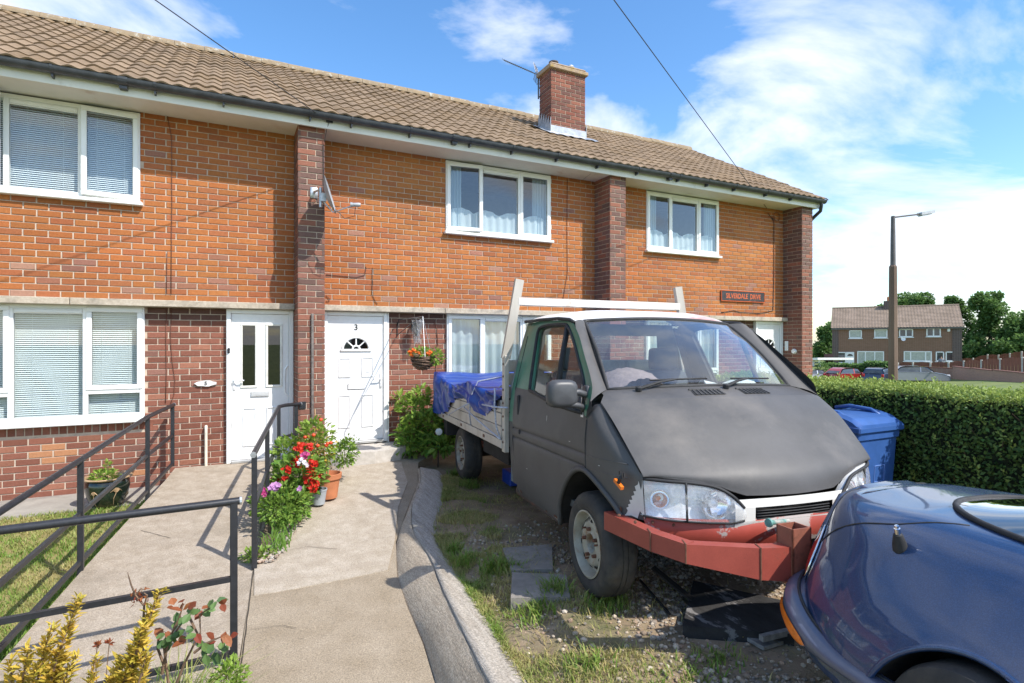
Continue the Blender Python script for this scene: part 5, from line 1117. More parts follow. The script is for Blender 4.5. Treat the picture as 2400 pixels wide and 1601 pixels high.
for sg in (1, -1):
    P = lambda f, z, off=0: (f, sg * (rside(f, z) + off), z)
    # door, lower panel
    m = VB(); n = 44; rows = []
    zrows = [0, .34, .4, .46, .52, .58, .64, .70, .76, .80, .812, .82, .828, .84, .87, .885, .895, .9, .905, .915, .94, 1.0, 1.06, 1.12, 1.16, 1.2, 2]
    for q in zrows:
        row = []
        for k in range(n + 1):
            f = -1.40 + 1.43 * k / n; zb = (.325 if f < -.5 else arch_z(f)); zt = interp([(-1.4, 1.25), (-1.06, 1.243), (-.5, 1.172), (-.03, 1.155), (.03, 1.13)], f); z = max(zb, min(zt, q)); cr = -.010 * exp(-((z - .90) / .008) ** 2) - .012 * exp(-((z - .82) / .008) ** 2); row.append(P(f, z, cr))
        rows.append(row)
    m.grid(rows, flip=sg > 0); DOOR = m.build('door', PRIMER, VAN, angle=35)
    # window frame of the door
    out = [(-1.40, 1.25), (-1.42, 1.5), (-1.46, 1.72), (-1.44, 1.81), (-1.2, 1.825), (-.9, 1.817), (-.61, 1.80), (-.52, 1.765), (-.36, 1.665), (-.21, 1.54), (.0, 1.365), (.045, 1.28), (.04, 1.13)]
    inn = [(-1.06, 1.243), (-1.16, 1.54), (-1.22, 1.72), (-1.195, 1.765), (-1.05, 1.778), (-.85, 1.775), (-.67, 1.765), (-.60, 1.742), (-.45, 1.645), (-.29, 1.515), (-.09, 1.335), (-.03, 1.16)]
    out, inn = resample(out, 60), resample(inn, 60)
    m = VB(); m.grid([[P(*p) for p in out], [P(a[0] * .5 + b[0] * .5, a[1] * .5 + b[1] * .5, .006) for a, b in zip(out, inn)], [P(*p, -.004) for p in inn], [P(*p, -.04) for p in inn]], flip=sg < 0); m.build('window_frame', GREEN if sg > 0 else RUB, DOOR, angle=50)
    m = VB(); m.tube([P(*p, .0) for p in inn], .013, 6); m.tube([P(-1.06, 1.243), P(-.5, 1.172), P(-.03, 1.155)], .014, 6); bt = [P(-.63, 1.755, -.005), P(-.57, 1.5, -.005), P(-.50, 1.18, -.005)]; m.tube(bt, .021, 6); m.build('window_seal', RUB, DOOR, sm=True)
    m = VB(); m.grid([[P(a, b, -.018) for a, b in inn], [P(a, interp([(-1.06, 1.243), (-.5, 1.172), (-.03, 1.155)], a), -.018) for a, b in inn]]); m.build('door_glass', SDG, DOOR)
    m = VB(); fh = -1.27; m.bbox(fh - .02, fh + .02, sg * (rside(fh, 1.1) + .0) - .012, sg * rside(fh, 1.1) + .012, 1.02, 1.19, .008); m.build('door_handle', RUB, DOOR); m = VB(); m.lathe([(0, .008), (.018, .008), (.02, 0)], (-1.22, sg * (rside(-1.22, .885)), .885), (0, sg, 0), 12); m.build('door_lock', RUB, DOOR)
    m = VB(); m.tube([P(.032, 1.12, .001), P(.034, 1.0, .001), P(.032, .80, .001)], .005, 5); m.tube([P(-1.402, .34, .001), P(-1.404, .8, .001), P(-1.402, 1.25, .001), P(-1.44, 1.70, .001)], .005, 5); m.build('shut_line', RUB, DOOR)
    # rear corner post, green above, primer below
    m = VB(); m.grid([[P(f, z) for f in (-1.50, -1.45, -1.405)] for z in (.95, 1.1, 1.25)], flip=sg < 0); m.grid([[P(-1.50 + (-.05) * t, 1.25 + .55 * t), P(-1.46 - .025 * t, 1.25 + .55 * t), P(-1.402 - .045 * t, 1.25 + .54 * t)] for t in (0, .3, .6, 1)], flip=sg < 0); m.build('corner_post', GREEN if sg > 0 else PRIMER, VAN)
    m = VB(); m.grid([[P(f, z) for f in (-1.50, -1.45, -1.405)] for z in (.40, .6, .8, .95)], flip=sg < 0); m.build('corner_panel', PRIMER, VAN)
    m = VB(); m.tube([P(-1.5, .33, -.06), P(-.5, .33, -.06)], .055, 8); m.build('sill', pmat('rusty_sill', (.10, .07, .06), rough=.8, stain=(.20, .08, .05), stain_scale=4), VAN, sm=True)
    # front wing
    def edge(t): # bonnet edge, rear to front
        return (interp([(0, .10), (.5, .30), (1, .495)], t), interp([(0, .885), (.5, .875), (1, .838)], t), interp([(0, 1.225), (.5, 1.055), (1, .862)], t))
    m = VB(); rows = []; n = 22
    for q in range(11):
        s = q / 10; row = []
        for k in range(n + 1):
            f = .034 + (.515 - .034) * k / n; zb = arch_z(f) if f < .35 else .60; zt = interp([(.034, 1.215), (.10, 1.225), (.30, 1.055), (.515, .845)], f); z = zb + (zt - zb) * s; re = interp([(0, .90), (.10, .885), (.30, .875), (.495, .838), (.52, .835)], f); w = smooth(.86, 1, s); row.append((f, sg * (rside(f, z) * (1 - w) + re * w), z))
        rows.append(row)
    m.grid(rows, flip=sg > 0); m.build('wing', PRIMER, VAN, angle=50); WG = bpy.data.objects['wing' if sg > 0 else 'wing.001']
    m = VB(); pp = [(.512, .835), (.512, .61), (.47, .605), (.43, .612), (.385, .602), (.40, .618), (.41, .635), (.402, .65), (.42, .655), (.415, .672), (.432, .68), (.425, .70), (.445, .705), (.44, .725), (.46, .735), (.455, .755), (.472, .76), (.465, .785), (.485, .80), (.49, .82)]; m.grid([[P(a_, b_, .0035) for a_, b_ in pp[2:]], [P(a_ * .4 + .512 * .6, b_ * .4 + .6 * .72, .0035) for a_, b_ in pp[2:]], [P(.512, .835 - .225 * (1 - j / 17), .0035) for j in range(18)]], flip=False); m.build('flaking_patch', FILL, WG)
    m = VB(); m.tube([(.10, sg * .885, 1.227)] + [(edge(t)[0], sg * edge(t)[1], edge(t)[2] + .004) for t in (.15, .3, .5, .7, .85, 1)], .008, 6); m.build('bonnet_gap', RUB, VAN, sm=True)
    # wheel arch lip and inner well
    m = VB(); m.tube([P(a, b, .004) for a, b in resample(ARCH, 30)], .018, 6); m.build('arch_lip', PRIMER, VAN, sm=True)
    m = VB(); rr = resample(ARCH, 24); m.grid([[(a, sg * (rside(a, b) - .01), b) for a, b in rr], [(a, sg * .55, b) for a, b in rr]]); m.build('wheel_well', UNDER, VAN)
    m = VB(); m.grid([[P(a, b, .003), P(a * .97, b + .04, .003)] for a, b in ((-.50, .31), (-.475, .36), (-.44, .46), (-.37, .57))], flip=sg > 0); m.build('rust_edge', RUST, VAN)
    # A-pillar
    m = VB(); rows = []
    for k in range(13):
        t = k / 12; i = Vector((-.05 - .546 * t, .758 - .105 * t, 1.305 + .486 * t)); o = Vector((.055 - .57 * t, 0, 1.235 + .55 * t)); o.y = rside(min(o.x, .05), o.z); row = []
        for q in range(6):
            s = q / 5; p = i.lerp(o, s); b = .022 * sin(pi * s); row.append((p.x + b * .7, sg * (p.y + b * .5), p.z + b * .4))
        rows.append(row)
    m.grid(rows, flip=sg < 0); m.build('windscreen_pillar', PRIMER, VAN, sm=True)
    # black triangle behind the mirror, torn away to bare metal on the driver's side
    if sg > 0:
        m = VB(); m.add([P(.03, 1.13, .003), P(.10, 1.20, .003), P(-.02, 1.30, .003), P(-.10, 1.36, .003), P(-.06, 1.17, .003)], [(0, 1, 2, 3, 4)]); m.build('mirror_recess', RUB, VAN)
        m = VB(); m.add([P(-.01, 1.13, .006), P(-.085, 1.34, .006), P(-.115, 1.34, .006), P(-.05, 1.13, .006)], [(0, 1, 2, 3)]); m.build('bare_metal_strip', pmat('bare_alu', (.6, .62, .63), rough=.4, metal=.5), VAN)
# mirrors
def mirror(sg):
    T = part('door_mirror', VAN); cx, cr, cz = (-.02, 1.10, 1.285)
    m = VB(); rows = []
    for k in range(13):
        a = -pi / 2 + pi * k / 12; s = cos(a) ** .35 if cos(a) > 1e-6 else 0; row = []
        for j in range(24):
            t = 2 * pi * j / 24; c_, s_ = cos(t), sin(t); rr = (abs(c_) ** 4 + abs(s_) ** 4) ** -.25; row.append((cx + .055 * sin(a), sg * (cr + .105 * rr * c_ * s), cz + .09 * rr * s_ * s))
        rows.append(row)
    m.grid(rows, closed=True, flip=sg < 0); m.build('mirror_shell', pmat('mirror_grey', (.055, .056, .060), rough=.45, var=.08, scale=20, bump=.05, bscale=200), T, angle=60)
    m = VB(); m.tube([(cx + .02, sg * 1.06, cz + .005), (cx + .03, sg * 1.0, cz + .01), (-.02, sg * .93, cz - .01)], .022, 8); m.tube([(cx + .02, sg * 1.08, cz - .065), (cx + .03, sg * 1.0, cz - .075), (-.02, sg * .94, cz - .095)], .020, 8); m.bbox(-.06, .0, sg * .915 - .02, sg * .915 + .02, cz - .14, cz + .05, .008); m.build('mirror_arm', MATS['mirror_grey'], T, angle=50)
    m = VB(); m.add([(cx - .058, sg * (cr - .085), cz - .07), (cx - .058, sg * (cr + .085), cz - .07), (cx - .058, sg * (cr + .085), cz + .07), (cx - .058, sg * (cr - .085), cz + .07)], [(0, 1, 2, 3)]); m.build('mirror_glass', pmat('mirror_face', (.8, .8, .8), rough=.03, metal=1), T)
mirror(1)
m = VB(); rbox_pts = None
m.bbox(-.30, -.12, -.99, -.95, 1.24, 1.40, .02); m.tube([(-.1, -.90, 1.25), (-.16, -.96, 1.27)], .02, 6); m.build('folded_mirror', MATS['mirror_grey'], VAN)
q4 = [VS(a, b, -.885) for a, b in ((1736, 766), (1756, 772), (1790, 815), (1800, 842), (1780, 828))]; m = VB(); m.prism([(f, -.885, z) for f, z in q4], (.01, -.03, 0)); m.build('torn_rubber_flap', RUB, VAN)
# bonnet
def cat4(c, t):
    n = len(c) - 1; x = t * n; i = min(int(x), n - 1); u = x - i; p = [c[max(i - 1, 0)], c[i], c[i + 1], c[min(i + 2, n)]]
    return tuple(.5 * ((2 * p[1][a]) + (-p[0][a] + p[2][a]) * u + (2 * p[0][a] - 5 * p[1][a] + 4 * p[2][a] - p[3][a]) * u * u + (-p[0][a] + 3 * p[1][a] - 3 * p[2][a] + p[3][a]) * u ** 3) for a in range(len(c[0])))
def lip(u): u = abs(u); return interp([(0, .748), (.38, .752), (.46, .775), (.56, .808), (.75, .832), (1, .848)], u)
def bon(u, v):
    a = abs(u); e = .35 * smooth(.93, 1, a)
    c = [(.255 - .155 * u * u, .885 * u, 1.262 - .02 * u * u - .018 * e), (.415 - .145 * u * u, .883 * u, 1.150 - .025 * u * u - .02 * e), (.58 - .16 * u * u, .868 * u, 1.005 - .02 * u * u - .022 * e), (.722 - .19 * u * u, .852 * u, .868 - .0 * u * u - .02 * e), (.768 - .265 * u * u, .838 * u, lip(u))]
    return cat4(c, v)
m = VB(); rows = [[bon(-1 + 2 * k / 48, v / 24) for k in range(49)] for v in range(25)]; rows.append([(p[0] - .03, p[1] * .99, p[2] - .005) for p in rows[-1]]); m.grid(rows); BON = m.build('bonnet', PRIMER, VAN, angle=40)
# scuttle with vents
def wsb(u): return (.075 - .125 * u * u, .768 * u, 1.325 - .022 * u * u)
m = VB(); m.grid([[wsb(-1.06 + 2.12 * k / 32) for k in range(33)], [tuple((a + b) / 2 + (0, 0, .004)[i] for i, (a, b) in enumerate(zip(wsb(-1.0 + 2.0 * k / 32), bon(-1 + 2 * k / 32, 0)))) for k in range(33)], [bon(-1 + 2 * k / 32, 0) for k in range(33)]], flip=False); m.build('scuttle', PRIMER, VAN, sm=True)
def sc_pt(r, t): 
    u = r / .82; a = wsb(u); b = bon(u, 0); return Vector(a).lerp(Vector(b), t)
for r0, r1 in ((.25, .03), (-.12, -.34)):
    m = VB(); A = sc_pt(r0, .62); B = sc_pt(r1, .62); m.add([sc_pt(r0, .45) + Vector((0, 0, .006)), sc_pt(r1, .45) + Vector((0, 0, .006)), sc_pt(r1, .85) + Vector((0, 0, .006)), sc_pt(r0, .85) + Vector((0, 0, .006))], [(0, 1, 2, 3)]); vt = m.build('vent', RUB, VAN); m = VB()
    for k in range(7): q = r0 + (r1 - r0) * (k + .5) / 7; m.bar(sc_pt(q, .45) + Vector((0, 0, .008)), sc_pt(q, .85) + Vector((0, 0, .008)), .005, .006)
    m.bar(sc_pt(r0 + .01, .42) + Vector((0, 0, .008)), sc_pt(r1 - .01, .42) + Vector((0, 0, .008)), .012, .01); m.build('vent_bar', PRIMER, vt)
# windscreen
def wst(u): return (-.505 - .096 * u * u, .660 * u, 1.815 - .024 * u * u)
def ws(u, v):
    a, b = Vector(wsb(u * .985)), Vector(wst(u)); p = a.lerp(b, v); p += Vector((.03, 0, .04)) * sin(pi * v) * .6; return tuple(p)
m = VB(); m.grid([[ws(-1 + 2 * k / 24, v / 10) for k in range(25)] for v in range(11)]); m.build('windscreen', WSG, VAN, sm=True)
m = VB(); lp_ = [ws(-1 + 2 * k / 24, 0) for k in range(25)] + [ws(1, v / 10) for v in range(1, 10)] + [ws(1 - 2 * k / 24, 1) for k in range(25)] + [ws(-1, 1 - v / 10) for v in range(1, 10)]; m.tube(lp_, .014, 6, closed=True); m.build('windscreen_seal', RUB, VAN, sm=True)
# roof
m = VB(); rows = []
for k in range(15):
    t = k / 14; row = []
    for j in range(33):
        u = -1 + 2 * j / 32; f = (-.505 - .096 * u * u) * (1 - t) + (-1.535) * t; wd = interp([(0, .70), (.15, .765), (1, .775)], t); zc = interp([(0, 1.822), (.1, 1.862), (.22, 1.892), (.5, 1.918), (1, 1.93)], t); ze = interp([(0, 1.78), (.15, 1.805), (1, 1.835)], t); row.append((f, wd * u, ze + (zc - ze) * (1 - abs(u) ** 4)))
    rows.append(row)
m.grid(rows); RF = m.build('roof', ROOFW, VAN, angle=50)
for sg in (1, -1):
    m = VB(); m.tube([(-1.56, sg * .785, 1.835), (-1.2, sg * .79, 1.832), (-.8, sg * .79, 1.82), (-.60, sg * .782, 1.80), (-.53, sg * .775, 1.775)], .014, 6); m.build('drip_rail', RUB, RF, sm=True)
# rear wall of cab
m = VB(); F_ = -1.53
def quadr(pts): m.add([(F_, r, z) for r, z in pts] + [(F_ - .03, r, z) for r, z in pts], [(0, 1, 2, 3), (7, 6, 5, 4)])
quadr([(-.92, .4), (.92, .4), (.93, 1.26), (-.93, 1.26)]); quadr([(-.79, 1.72), (.79, 1.72), (.76, 1.83), (-.76, 1.83)])
for s in (1, -1): quadr([(s * .62, 1.26), (s * .93, 1.26), (s * .785, 1.75), (s * .60, 1.75)])
m.build('cab_back', pmat('cab_liner', (.30, .31, .29), rough=.7), VAN); m = VB(); m.add([(F_ - .015, -.61, 1.26), (F_ - .015, .61, 1.26), (F_ - .015, .61, 1.72), (F_ - .015, -.61, 1.72)], [(0, 1, 2, 3)]); m.build('rear_glass', SDG, VAN)
# interior
def rbox(m, c, h, k=.3):
    rows = []
    for a in range(9):
        t = -pi / 2 + pi * a / 8; row = []
        for b in range(16):
            s = 2 * pi * b / 16; pw = lambda v: math.copysign(abs(v) ** k, v); row.append((c[0] + h[0] * pw(cos(t)) * pw(cos(s)), c[1] + h[1] * pw(cos(t)) * pw(sin(s)), c[2] + h[2] * pw(sin(t))))
        rows.append(row)
    m.grid(rows, closed=True)
for r in (.45, -.42):
    st_ = part('seat', VAN); m = VB(); rbox(m, (-1.20, r, 1.10), (.09, .24, .30)); m.build('backrest', SEATM, st_, sm=True); m = VB(); rbox(m, (-1.18, r, 1.50), (.06, .13, .10)); m.build('headrest', SEATM, st_, sm=True); m = VB(); rbox(m, (-.88, r, .82), (.30, .25, .09)); m.build('cushion', SEATM, st_, sm=True)
m = VB(); m.grid([[wsb(-.98 + 1.96 * k / 20) for k in range(21)], [(wsb(-.98 + 1.96 * k / 20)[0] - .25, .80 * (-1 + 2 * k / 20), 1.26) for k in range(21)], [(-.30, .83 * (-1 + 2 * k / 20), 1.20) for k in range(21)], [(-.34, .83 * (-1 + 2 * k / 20), .75) for k in range(21)]]); m.box(-1.5, -.1, -.85, .85, .45, .5); m.build('dashboard', DASH, VAN)
m = VB(); m.tube([(-.50 + .08 * cos(2 * pi * k / 24), .44 + .19 * sin(2 * pi * k / 24), 1.27 + .155 * cos(2 * pi * k / 24)) for k in range(24)], .017, 6, closed=True); m.tube([(-.30, .44, 1.05), (-.48, .44, 1.25)], .03, 8); m.build('steering_wheel', RUB, VAN, sm=True)
cl = VB(); rows = []
for a in range(14):
    row = []
    for b in range(22):
        u, v = -1 + 2 * b / 21, a / 13; hgt = 1.335 + .105 * (1 - abs(u) ** 3) * sin(min(1, v * 1.6) * pi * .62) - .03 * abs(u) + .006 * sin(b * 2.1 + a); row.append((-.62 + .50 * v, .43 + .25 * u * (1 - .08 * v) + .006 * sin(a * 1.7), hgt - .06 * smooth(.7, 1, v)))
    rows.append(row)
cl.grid(rows); o = cl.build('draped_cloth', CLOTH, None, sm=True); tag(o, 'mauve grey cloth thrown over the steering wheel behind the windscreen', 'cloth')
m = VB(); m.grid([[(-.25 + .22 * a / 6, -.1 - .45 * b / 8, 1.30 + .035 * sin(a * 1.1) * cos(b * .9) + .02) for b in range(9)] for a in range(7)]); tag(m.build('paper_sheet', pmat('paper_white', (.75, .75, .72), rough=.8), None), 'crumpled white paper lying on the dashboard of the van', 'paper')
# wipers
def wiper(ra, rb):
    W_ = part('wiper', VAN); a = sc_pt(ra, .35) + Vector((0, 0, .02)); k = Vector(ws((ra * .45 + rb * .55) / .76, .05)) + Vector((.02, 0, .02)); b = Vector(ws(rb / .76, .055)) + Vector((.018, 0, .018)); m = VB(); m.tube([a, a.lerp(k, .5) + Vector((.01, 0, .012)), k], [.013, .009, .006], 6); m.lathe([(.022, -.012), (.022, .012), (0, .02)], a, (.3, 0, 1), 8); m.build('wiper_arm', RUB, W_); st_ = Vector(ws((ra * .78 + rb * .22) / .76, .055)) + Vector((.016, 0, .016)); m = VB(); m.tube([st_, k, b], .0065, 5); m.build('wiper_blade', RUB, W_)
wiper(.60, .06); wiper(-.04, -.52)
# front: headlamps, grille panel, valance
LENS = glassmat('lamp_lens', tint=(.96, .97, .98), ior=1.5, rough=.05, mult=1.2, dirt_scatter=(.34, 90), dcol=(.80, .82, .85)); REFL = pmat('lamp_reflector', (.86, .88, .90), rough=.25, metal=.15, var=.08, scale=18); AMB = pmat('amber', (.70, .17, .02), rough=.25, var=.1, scale=30)  # whitish film on the lens stands for sunlight scattered by its flutes
HT = [(.515, .842, .838), (.60, .74, .834), (.662, .61, .826), (.70, .49, .802), (.732, .41, .755), (.745, .345, .69)]; HB = [(.515, .842, .632), (.607, .74, .622), (.672, .61, .616), (.714, .49, .612), (.738, .41, .612), (.748, .345, .622)]
for sg in (1, -1):
    H_ = part('headlamp', VAN); M2 = lambda p, d=0: (p[0] - d, sg * p[1], p[2]); n = 24
    tp_, bt_ = [cat4(HT, k / n) for k in range(n + 1)], [cat4(HB, k / n) for k in range(n + 1)]
    G = lambda k, s, d: M2(tuple(tp_[k][i] + (bt_[k][i] - tp_[k][i]) * s for i in range(3)), d)
    m = VB(); m.grid([[(lambda p: (p[0] + .018 * sin(pi * q / 6), p[1], p[2]))(G(k, q / 6, 0)) for k in range(n + 1)] for q in range(7)], flip=sg > 0); m.build('lens', LENS, H_, sm=True)
    m = VB(); m.grid([[G(k, q / 8, .05 + .05 * sin(pi * q / 8) * (sin(pi * max(0, (k - 8) / 16)) if k > 8 else .7 * sin(pi * k / 8))) for k in range(n + 1)] for q in range(9)], flip=sg > 0); m.grid([[G(k, 0, 0) for k in range(n + 1)], [G(k, 0, .05) for k in range(n + 1)]]); m.grid([[G(k, 1, 0) for k in range(n + 1)], [G(k, 1, .05) for k in range(n + 1)]]); m.build('reflector', REFL, H_, sm=True)
    m = VB(); m.tube([G(8, q / 6, -.008) for q in range(7)], .007, 5); m.tube([G(k, 0, -.002) for k in range(n + 1)], .010, 6); m.tube([G(k, 1, 0) for k in range(n + 1)], .006, 6); m.build('lamp_trim', RUB, H_, sm=True)
    m = VB(); c_ = G(15, .5, .07); m.lathe([(0, .035), (.02, .03), (.028, 0), (.0, -.01)], c_, (1, 0, 0), 12); m.build('bulb', REFL, H_, sm=True); m = VB(); CHR = pmat('lamp_chrome', (.85, .86, .88), rough=.12, metal=.9, var=.03); m.lathe([(.088, .0), (.082, -.018), (.06, -.040), (.025, -.052)], tuple(a + b for a, b in zip(G(15, .52, .03), (0, 0, 0))), (1, sg * .12, 0), 24); m.lathe([(.055, .0), (.045, -.02), (.02, -.03)], G(4, .5, .03), (.8, sg * .55, 0), 18); m.build('lamp_bowl', CHR, H_, sm=True)
    m = VB(); c_ = G(4, .5, .045); m.lathe([(0, .012), (.012, .008), (.014, 0)], c_, (1, sg * .5, 0), 10); m.build('amber_bulb', AMB, H_, sm=True)
NW = pmat('nose_white', (.70, .68, .63), rough=.4, var=.05, scale=5, stain=(.40, .28, .16), stain_scale=5, stain_lo=.55)
def nose(r, z): return (.772 - .12 * (r / .84) ** 2 - .03 * ((z - .66) / .12) ** 2, r, z)
m = VB(); n = 26; zs = [.735, .70, .69, .615, .605, .56, .52]
for za, zb in zip(zs, zs[1:]):
    for k in range(n):
        ra, rb_ = -.40 + .80 * k / n, -.40 + .80 * (k + 1) / n; mid_ = (ra + rb_) / 2; end = .275 - .04 * abs(((za + zb) / 2 - .652) / .04)
        if .615 <= (za + zb) / 2 <= .69 and abs(mid_) < .262: continue
        m.add([nose(ra, za), nose(rb_, za), nose(rb_, zb), nose(ra, zb)], [(0, 1, 2, 3)])
m.build('grille_panel', NW, VAN, sm=True)
m = VB(); m.add([(.70, -.27, .61), (.70, .27, .61), (.70, .27, .695), (.70, -.27, .695)], [(0, 1, 2, 3)]); GR_ = m.build('grille', UNDER, VAN)
for k in range(5):
    z = .622 + .0152 * k; m = VB(); m.tube([(nose(r, z)[0] - .012, r, z) for r in [-.26 + .52 * j / 10 for j in range(11)]], .0042, 5); m.build('grille_slat', RUB, GR_, sm=True)
m = VB(); rows = []
for k in range(25):
    r = -.83 + 1.66 * k / 24; f = .78 - .26 * (abs(r) / .83) ** 2.4; rows.append([(f + .022 * sin(pi * q / 6) - .02, r, .625 - .145 * q / 6) for q in range(7)])
m.grid(rows, flip=True); m.build('valance', REDP, VAN, sm=True)
# home-made steel bumper
BP = [(.27, .955, .60, .495), (.74, .935, .612, .515), (.93, .855, .602, .508), (1.04, .50, .58, .425), (1.06, .34, .575, .405), (1.06, .22, .575, .405)]
m = VB(); dp = .07
for (fa, ra, ta, ba), (fb, rb_, tb, bb) in zip(BP, BP[1:]):
    d = Vector((fb - fa, rb_ - ra, 0)).normalized(); inn_ = Vector((-abs(d.y), d.x * (1 if d.y < 0 else 1), 0)); inn_ = Vector((d.y, -d.x, 0)); inn_ = inn_ if inn_.x < 0.01 and (inn_.x < -.2 or inn_.y * ra < 0) else -inn_
    q = inn_ * dp; A, B = Vector((fa, ra, 0)), Vector((fb, rb_, 0)); Z = lambda p, z: (p.x, p.y, z)
    m.add([Z(A, ta), Z(B, tb), Z(B, bb), Z(A, ba), Z(A + q, ta), Z(B + q, tb), Z(A + q, ba), Z(B + q, bb)], [(0, 3, 2, 1), (0, 1, 5, 4), (3, 6, 7, 2), (4, 5, 7, 6)])
BMP = m.build('bumper', RED, VAN)
m = VB()
for f, r, t, b in BP[1:4]: m.tube([(f + .001, r + .002, b), (f + .001, r + .002, t + .002), (f - .06, r - .02, t + .001)], .0045, 5); m.build('weld_seam', RUST, BMP); m = VB()
for f, r, z in ((.45, .955, .625), (.60, .94, .628), (.55, .80, .60), (.60, .70, .59)): m.lathe([(0, .006), (.009, .005), (.010, 0)], (f, r, z), (.3, .6, .5), 8)
m.build('bolt', RUST, BMP)
m = VB(); 
for a, b in (((.22, .10), (.33, .10)), ((.22, 0), (.33, 0)), ((.22, 0), (.22, .10)), ((.33, 0), (.33, .10))): m.box(*sorted((.97 + a[1] - .004, .97 + b[1] + .004)), *sorted((a[0] - .004, b[0] + .004)), .38, .665)
m.build('tow_post', pmat('post_rust', (.22, .08, .05), col2=(.30, .10, .06), rough=.6, scale=12, stain=(.12, .05, .03), stain_scale=9), BMP)
m = VB(); m.lathe([(.0, .012), (.022, .012), (.024, 0), (.013, -.01), (.012, -.18), (0, -.18)], (.86, .28, .635), (.25, .95, .1), 12); m.build('towing_arm', pmat('teal_metal', (.10, .24, .21), rough=.6, var=.3, scale=20, stain=(.42, .40, .36), stain_scale=14, stain_lo=.45, stain_hi=.6), BMP, angle=50)
# side repeater hanging by its wire
m = VB(); a_ = (.412, .93, .80); m.obox((.405, .932, .79), (.034, -.004, -.018), (0, .010, 0), (.004, 0, .009)); m.build('side_repeater', AMB, VAN); m = VB(); m.tube([(.41, .935, .80), (.435, .94, .83), (.43, .925, .855)], .012, 6); m.box(.415, .43, .93, .937, .845, .87); m.box(.452, .467, .925, .932, .84, .865); m.build('repeater_wire', RUB, VAN)
# rust, scratches and pressed lines on the driver's side
def patch(f0, z0, w, h, mat, nm, sd):
    rr = random.Random(sd); n = 18; m = VB(); m.add([(f0 + w * cos(2 * pi * k / n) * q, rside(f0, z0 + h * sin(2 * pi * k / n) * q) + .0035, z0 + h * sin(2 * pi * k / n) * q) for k, q in ((k, rr.uniform(.45, 1)) for k in range(n))], [tuple(range(n))]); m.build(nm, mat, VAN)
for i, (a, b, c, d) in enumerate(((-.56, .345, .045, .018), (-.75, .338, .03, .012), (-.46, .40, .012, .04), (-.40, .53, .010, .03), (-1.30, .36, .03, .02), (.36, .63, .02, .02), (.44, .60, .05, .012))): patch(a, b, c, d, RUST, 'rust_patch', i)
for i, (a, b, c, d) in enumerate(((-.62, 1.06, .005, .03), (-1.08, .60, .03, .003), (-.2, .95, .02, .0025), (.2, .86, .015, .003), (-.54, .335, .05, .008))): patch(a, b, c, d, FILL, 'paint_chip', 20 + i)
for z in (.82, .90): m = VB(); m.tube([(f, rside(f, z) - .001, z + .01 * (f - .04)) for f in (.045, .15, .25, .34, .42)], .004, 5); m.build('pressed_line', PRIMER, VAN, sm=True)
# wheels
def wheel(f, r, z, sg, R=.325, steer=0, wd=.195, side_in=False):
    Wh = part('wheel', VAN); ca, sa = cos(steer), sin(steer)
    def T(a, b, c): return V(f + a * ca - b * sa * 1, r + sg * (b * ca + a * sa) - sg * 0, z + c)
    m = MB(); m.T = T; n = 84; prof = [(.205, -.006), (.222, .006), (.255, .012), (.285, .009), (.302, -.002), (.315, -.014), (.321, -.03), (.3245, -.05), (.3245, -.085), (.316, -.087), (.316, -.093), (.325, -.095), (.325, -.118), (.316, -.12), (.316, -.126), (.3245, -.128), (.3245, -.155), (.318, -.178), (.30, -.195), (.25, -.205), (.20, -.19)]
    rows = []
    for q, (rr, b) in enumerate(prof):
        row = []
        for k in range(n):
            a = 2 * pi * k / n; x = rr * R / .325
            if 5 <= q <= 8 and k % 3 == 0: x -= .006
            if 15 <= q <= 17 and k % 3 == 1: x -= .006
            row.append((x * cos(a), b, x * sin(a)))
        rows.append(row)
    m.grid(rows, closed=True, flip=sg > 0); m.build('tyre', TYRE, Wh, angle=35)
    m = MB(); m.T = T; prof = [(.205, -.008), (.210, .006), (.200, .008), (.194, -.004), (.190, -.045), (.184, -.062), (.174, -.066), (.162, -.056), (.146, -.034), (.134, -.024), (.118, -.022), (.10, -.030), (.085, -.032), (.072, -.028), (.064, -.024), (.060, -.03), (.058, -.09), (0, -.092)]; rimb = sorted([(a_, b_) for a_, b_ in prof[6:12]])
    m.grid([[(rr * cos(2 * pi * k / 48), b, rr * sin(2 * pi * k / 48)) for k in range(48)] for rr, b in prof], closed=True, flip=sg > 0); m.build('rim', RIMM, Wh, angle=40)
    m = MB(); m.T = T
    for k in range(10):
        a = 2 * pi * (k + .3) / 10; c = (.150 * cos(a), -.0375, .150 * sin(a)); pts = [((.152 + .014 * cos(2 * pi * j / 12)) * cos(a) - .020 * sin(2 * pi * j / 12) * sin(a), interp(rimb, .152 + .014 * cos(2 * pi * j / 12)) + .008, (.152 + .014 * cos(2 * pi * j / 12)) * sin(a) + .020 * sin(2 * pi * j / 12) * cos(a)) for j in range(12)]; m.add(pts, [tuple(range(12)) if sg > 0 else tuple(range(12))[::-1]])
    m.lathe([(0, -.085), (.057, -.085)], (0, 0, 0), (0, 1, 0), 20); m.build('rim_hole', UNDER, Wh)
    m = MB(); m.T = T
    for k in range(5): a = 2 * pi * k / 5 + .5; m.lathe([(0, -.006), (.011, -.006), (.013, -.034)], (.088 * cos(a), 0, .088 * sin(a)), (0, 1, 0), 8)
    for k in range(3): a = 2 * pi * k / 3 + .2; m.lathe([(0, -.002), (.006, -.002), (.006, -.034)], (.108 * cos(a), 0, .108 * sin(a)), (0, 1, 0), 6)
    m.build('wheel_nut', RUST, Wh)
wheel(0, .935, .325, 1, steer=radians(2)); wheel(0, -.935, .325, -1, steer=radians(-2)); wheel(-3.57, .90, .325, 1); wheel(-3.57, -.90, .325, -1)
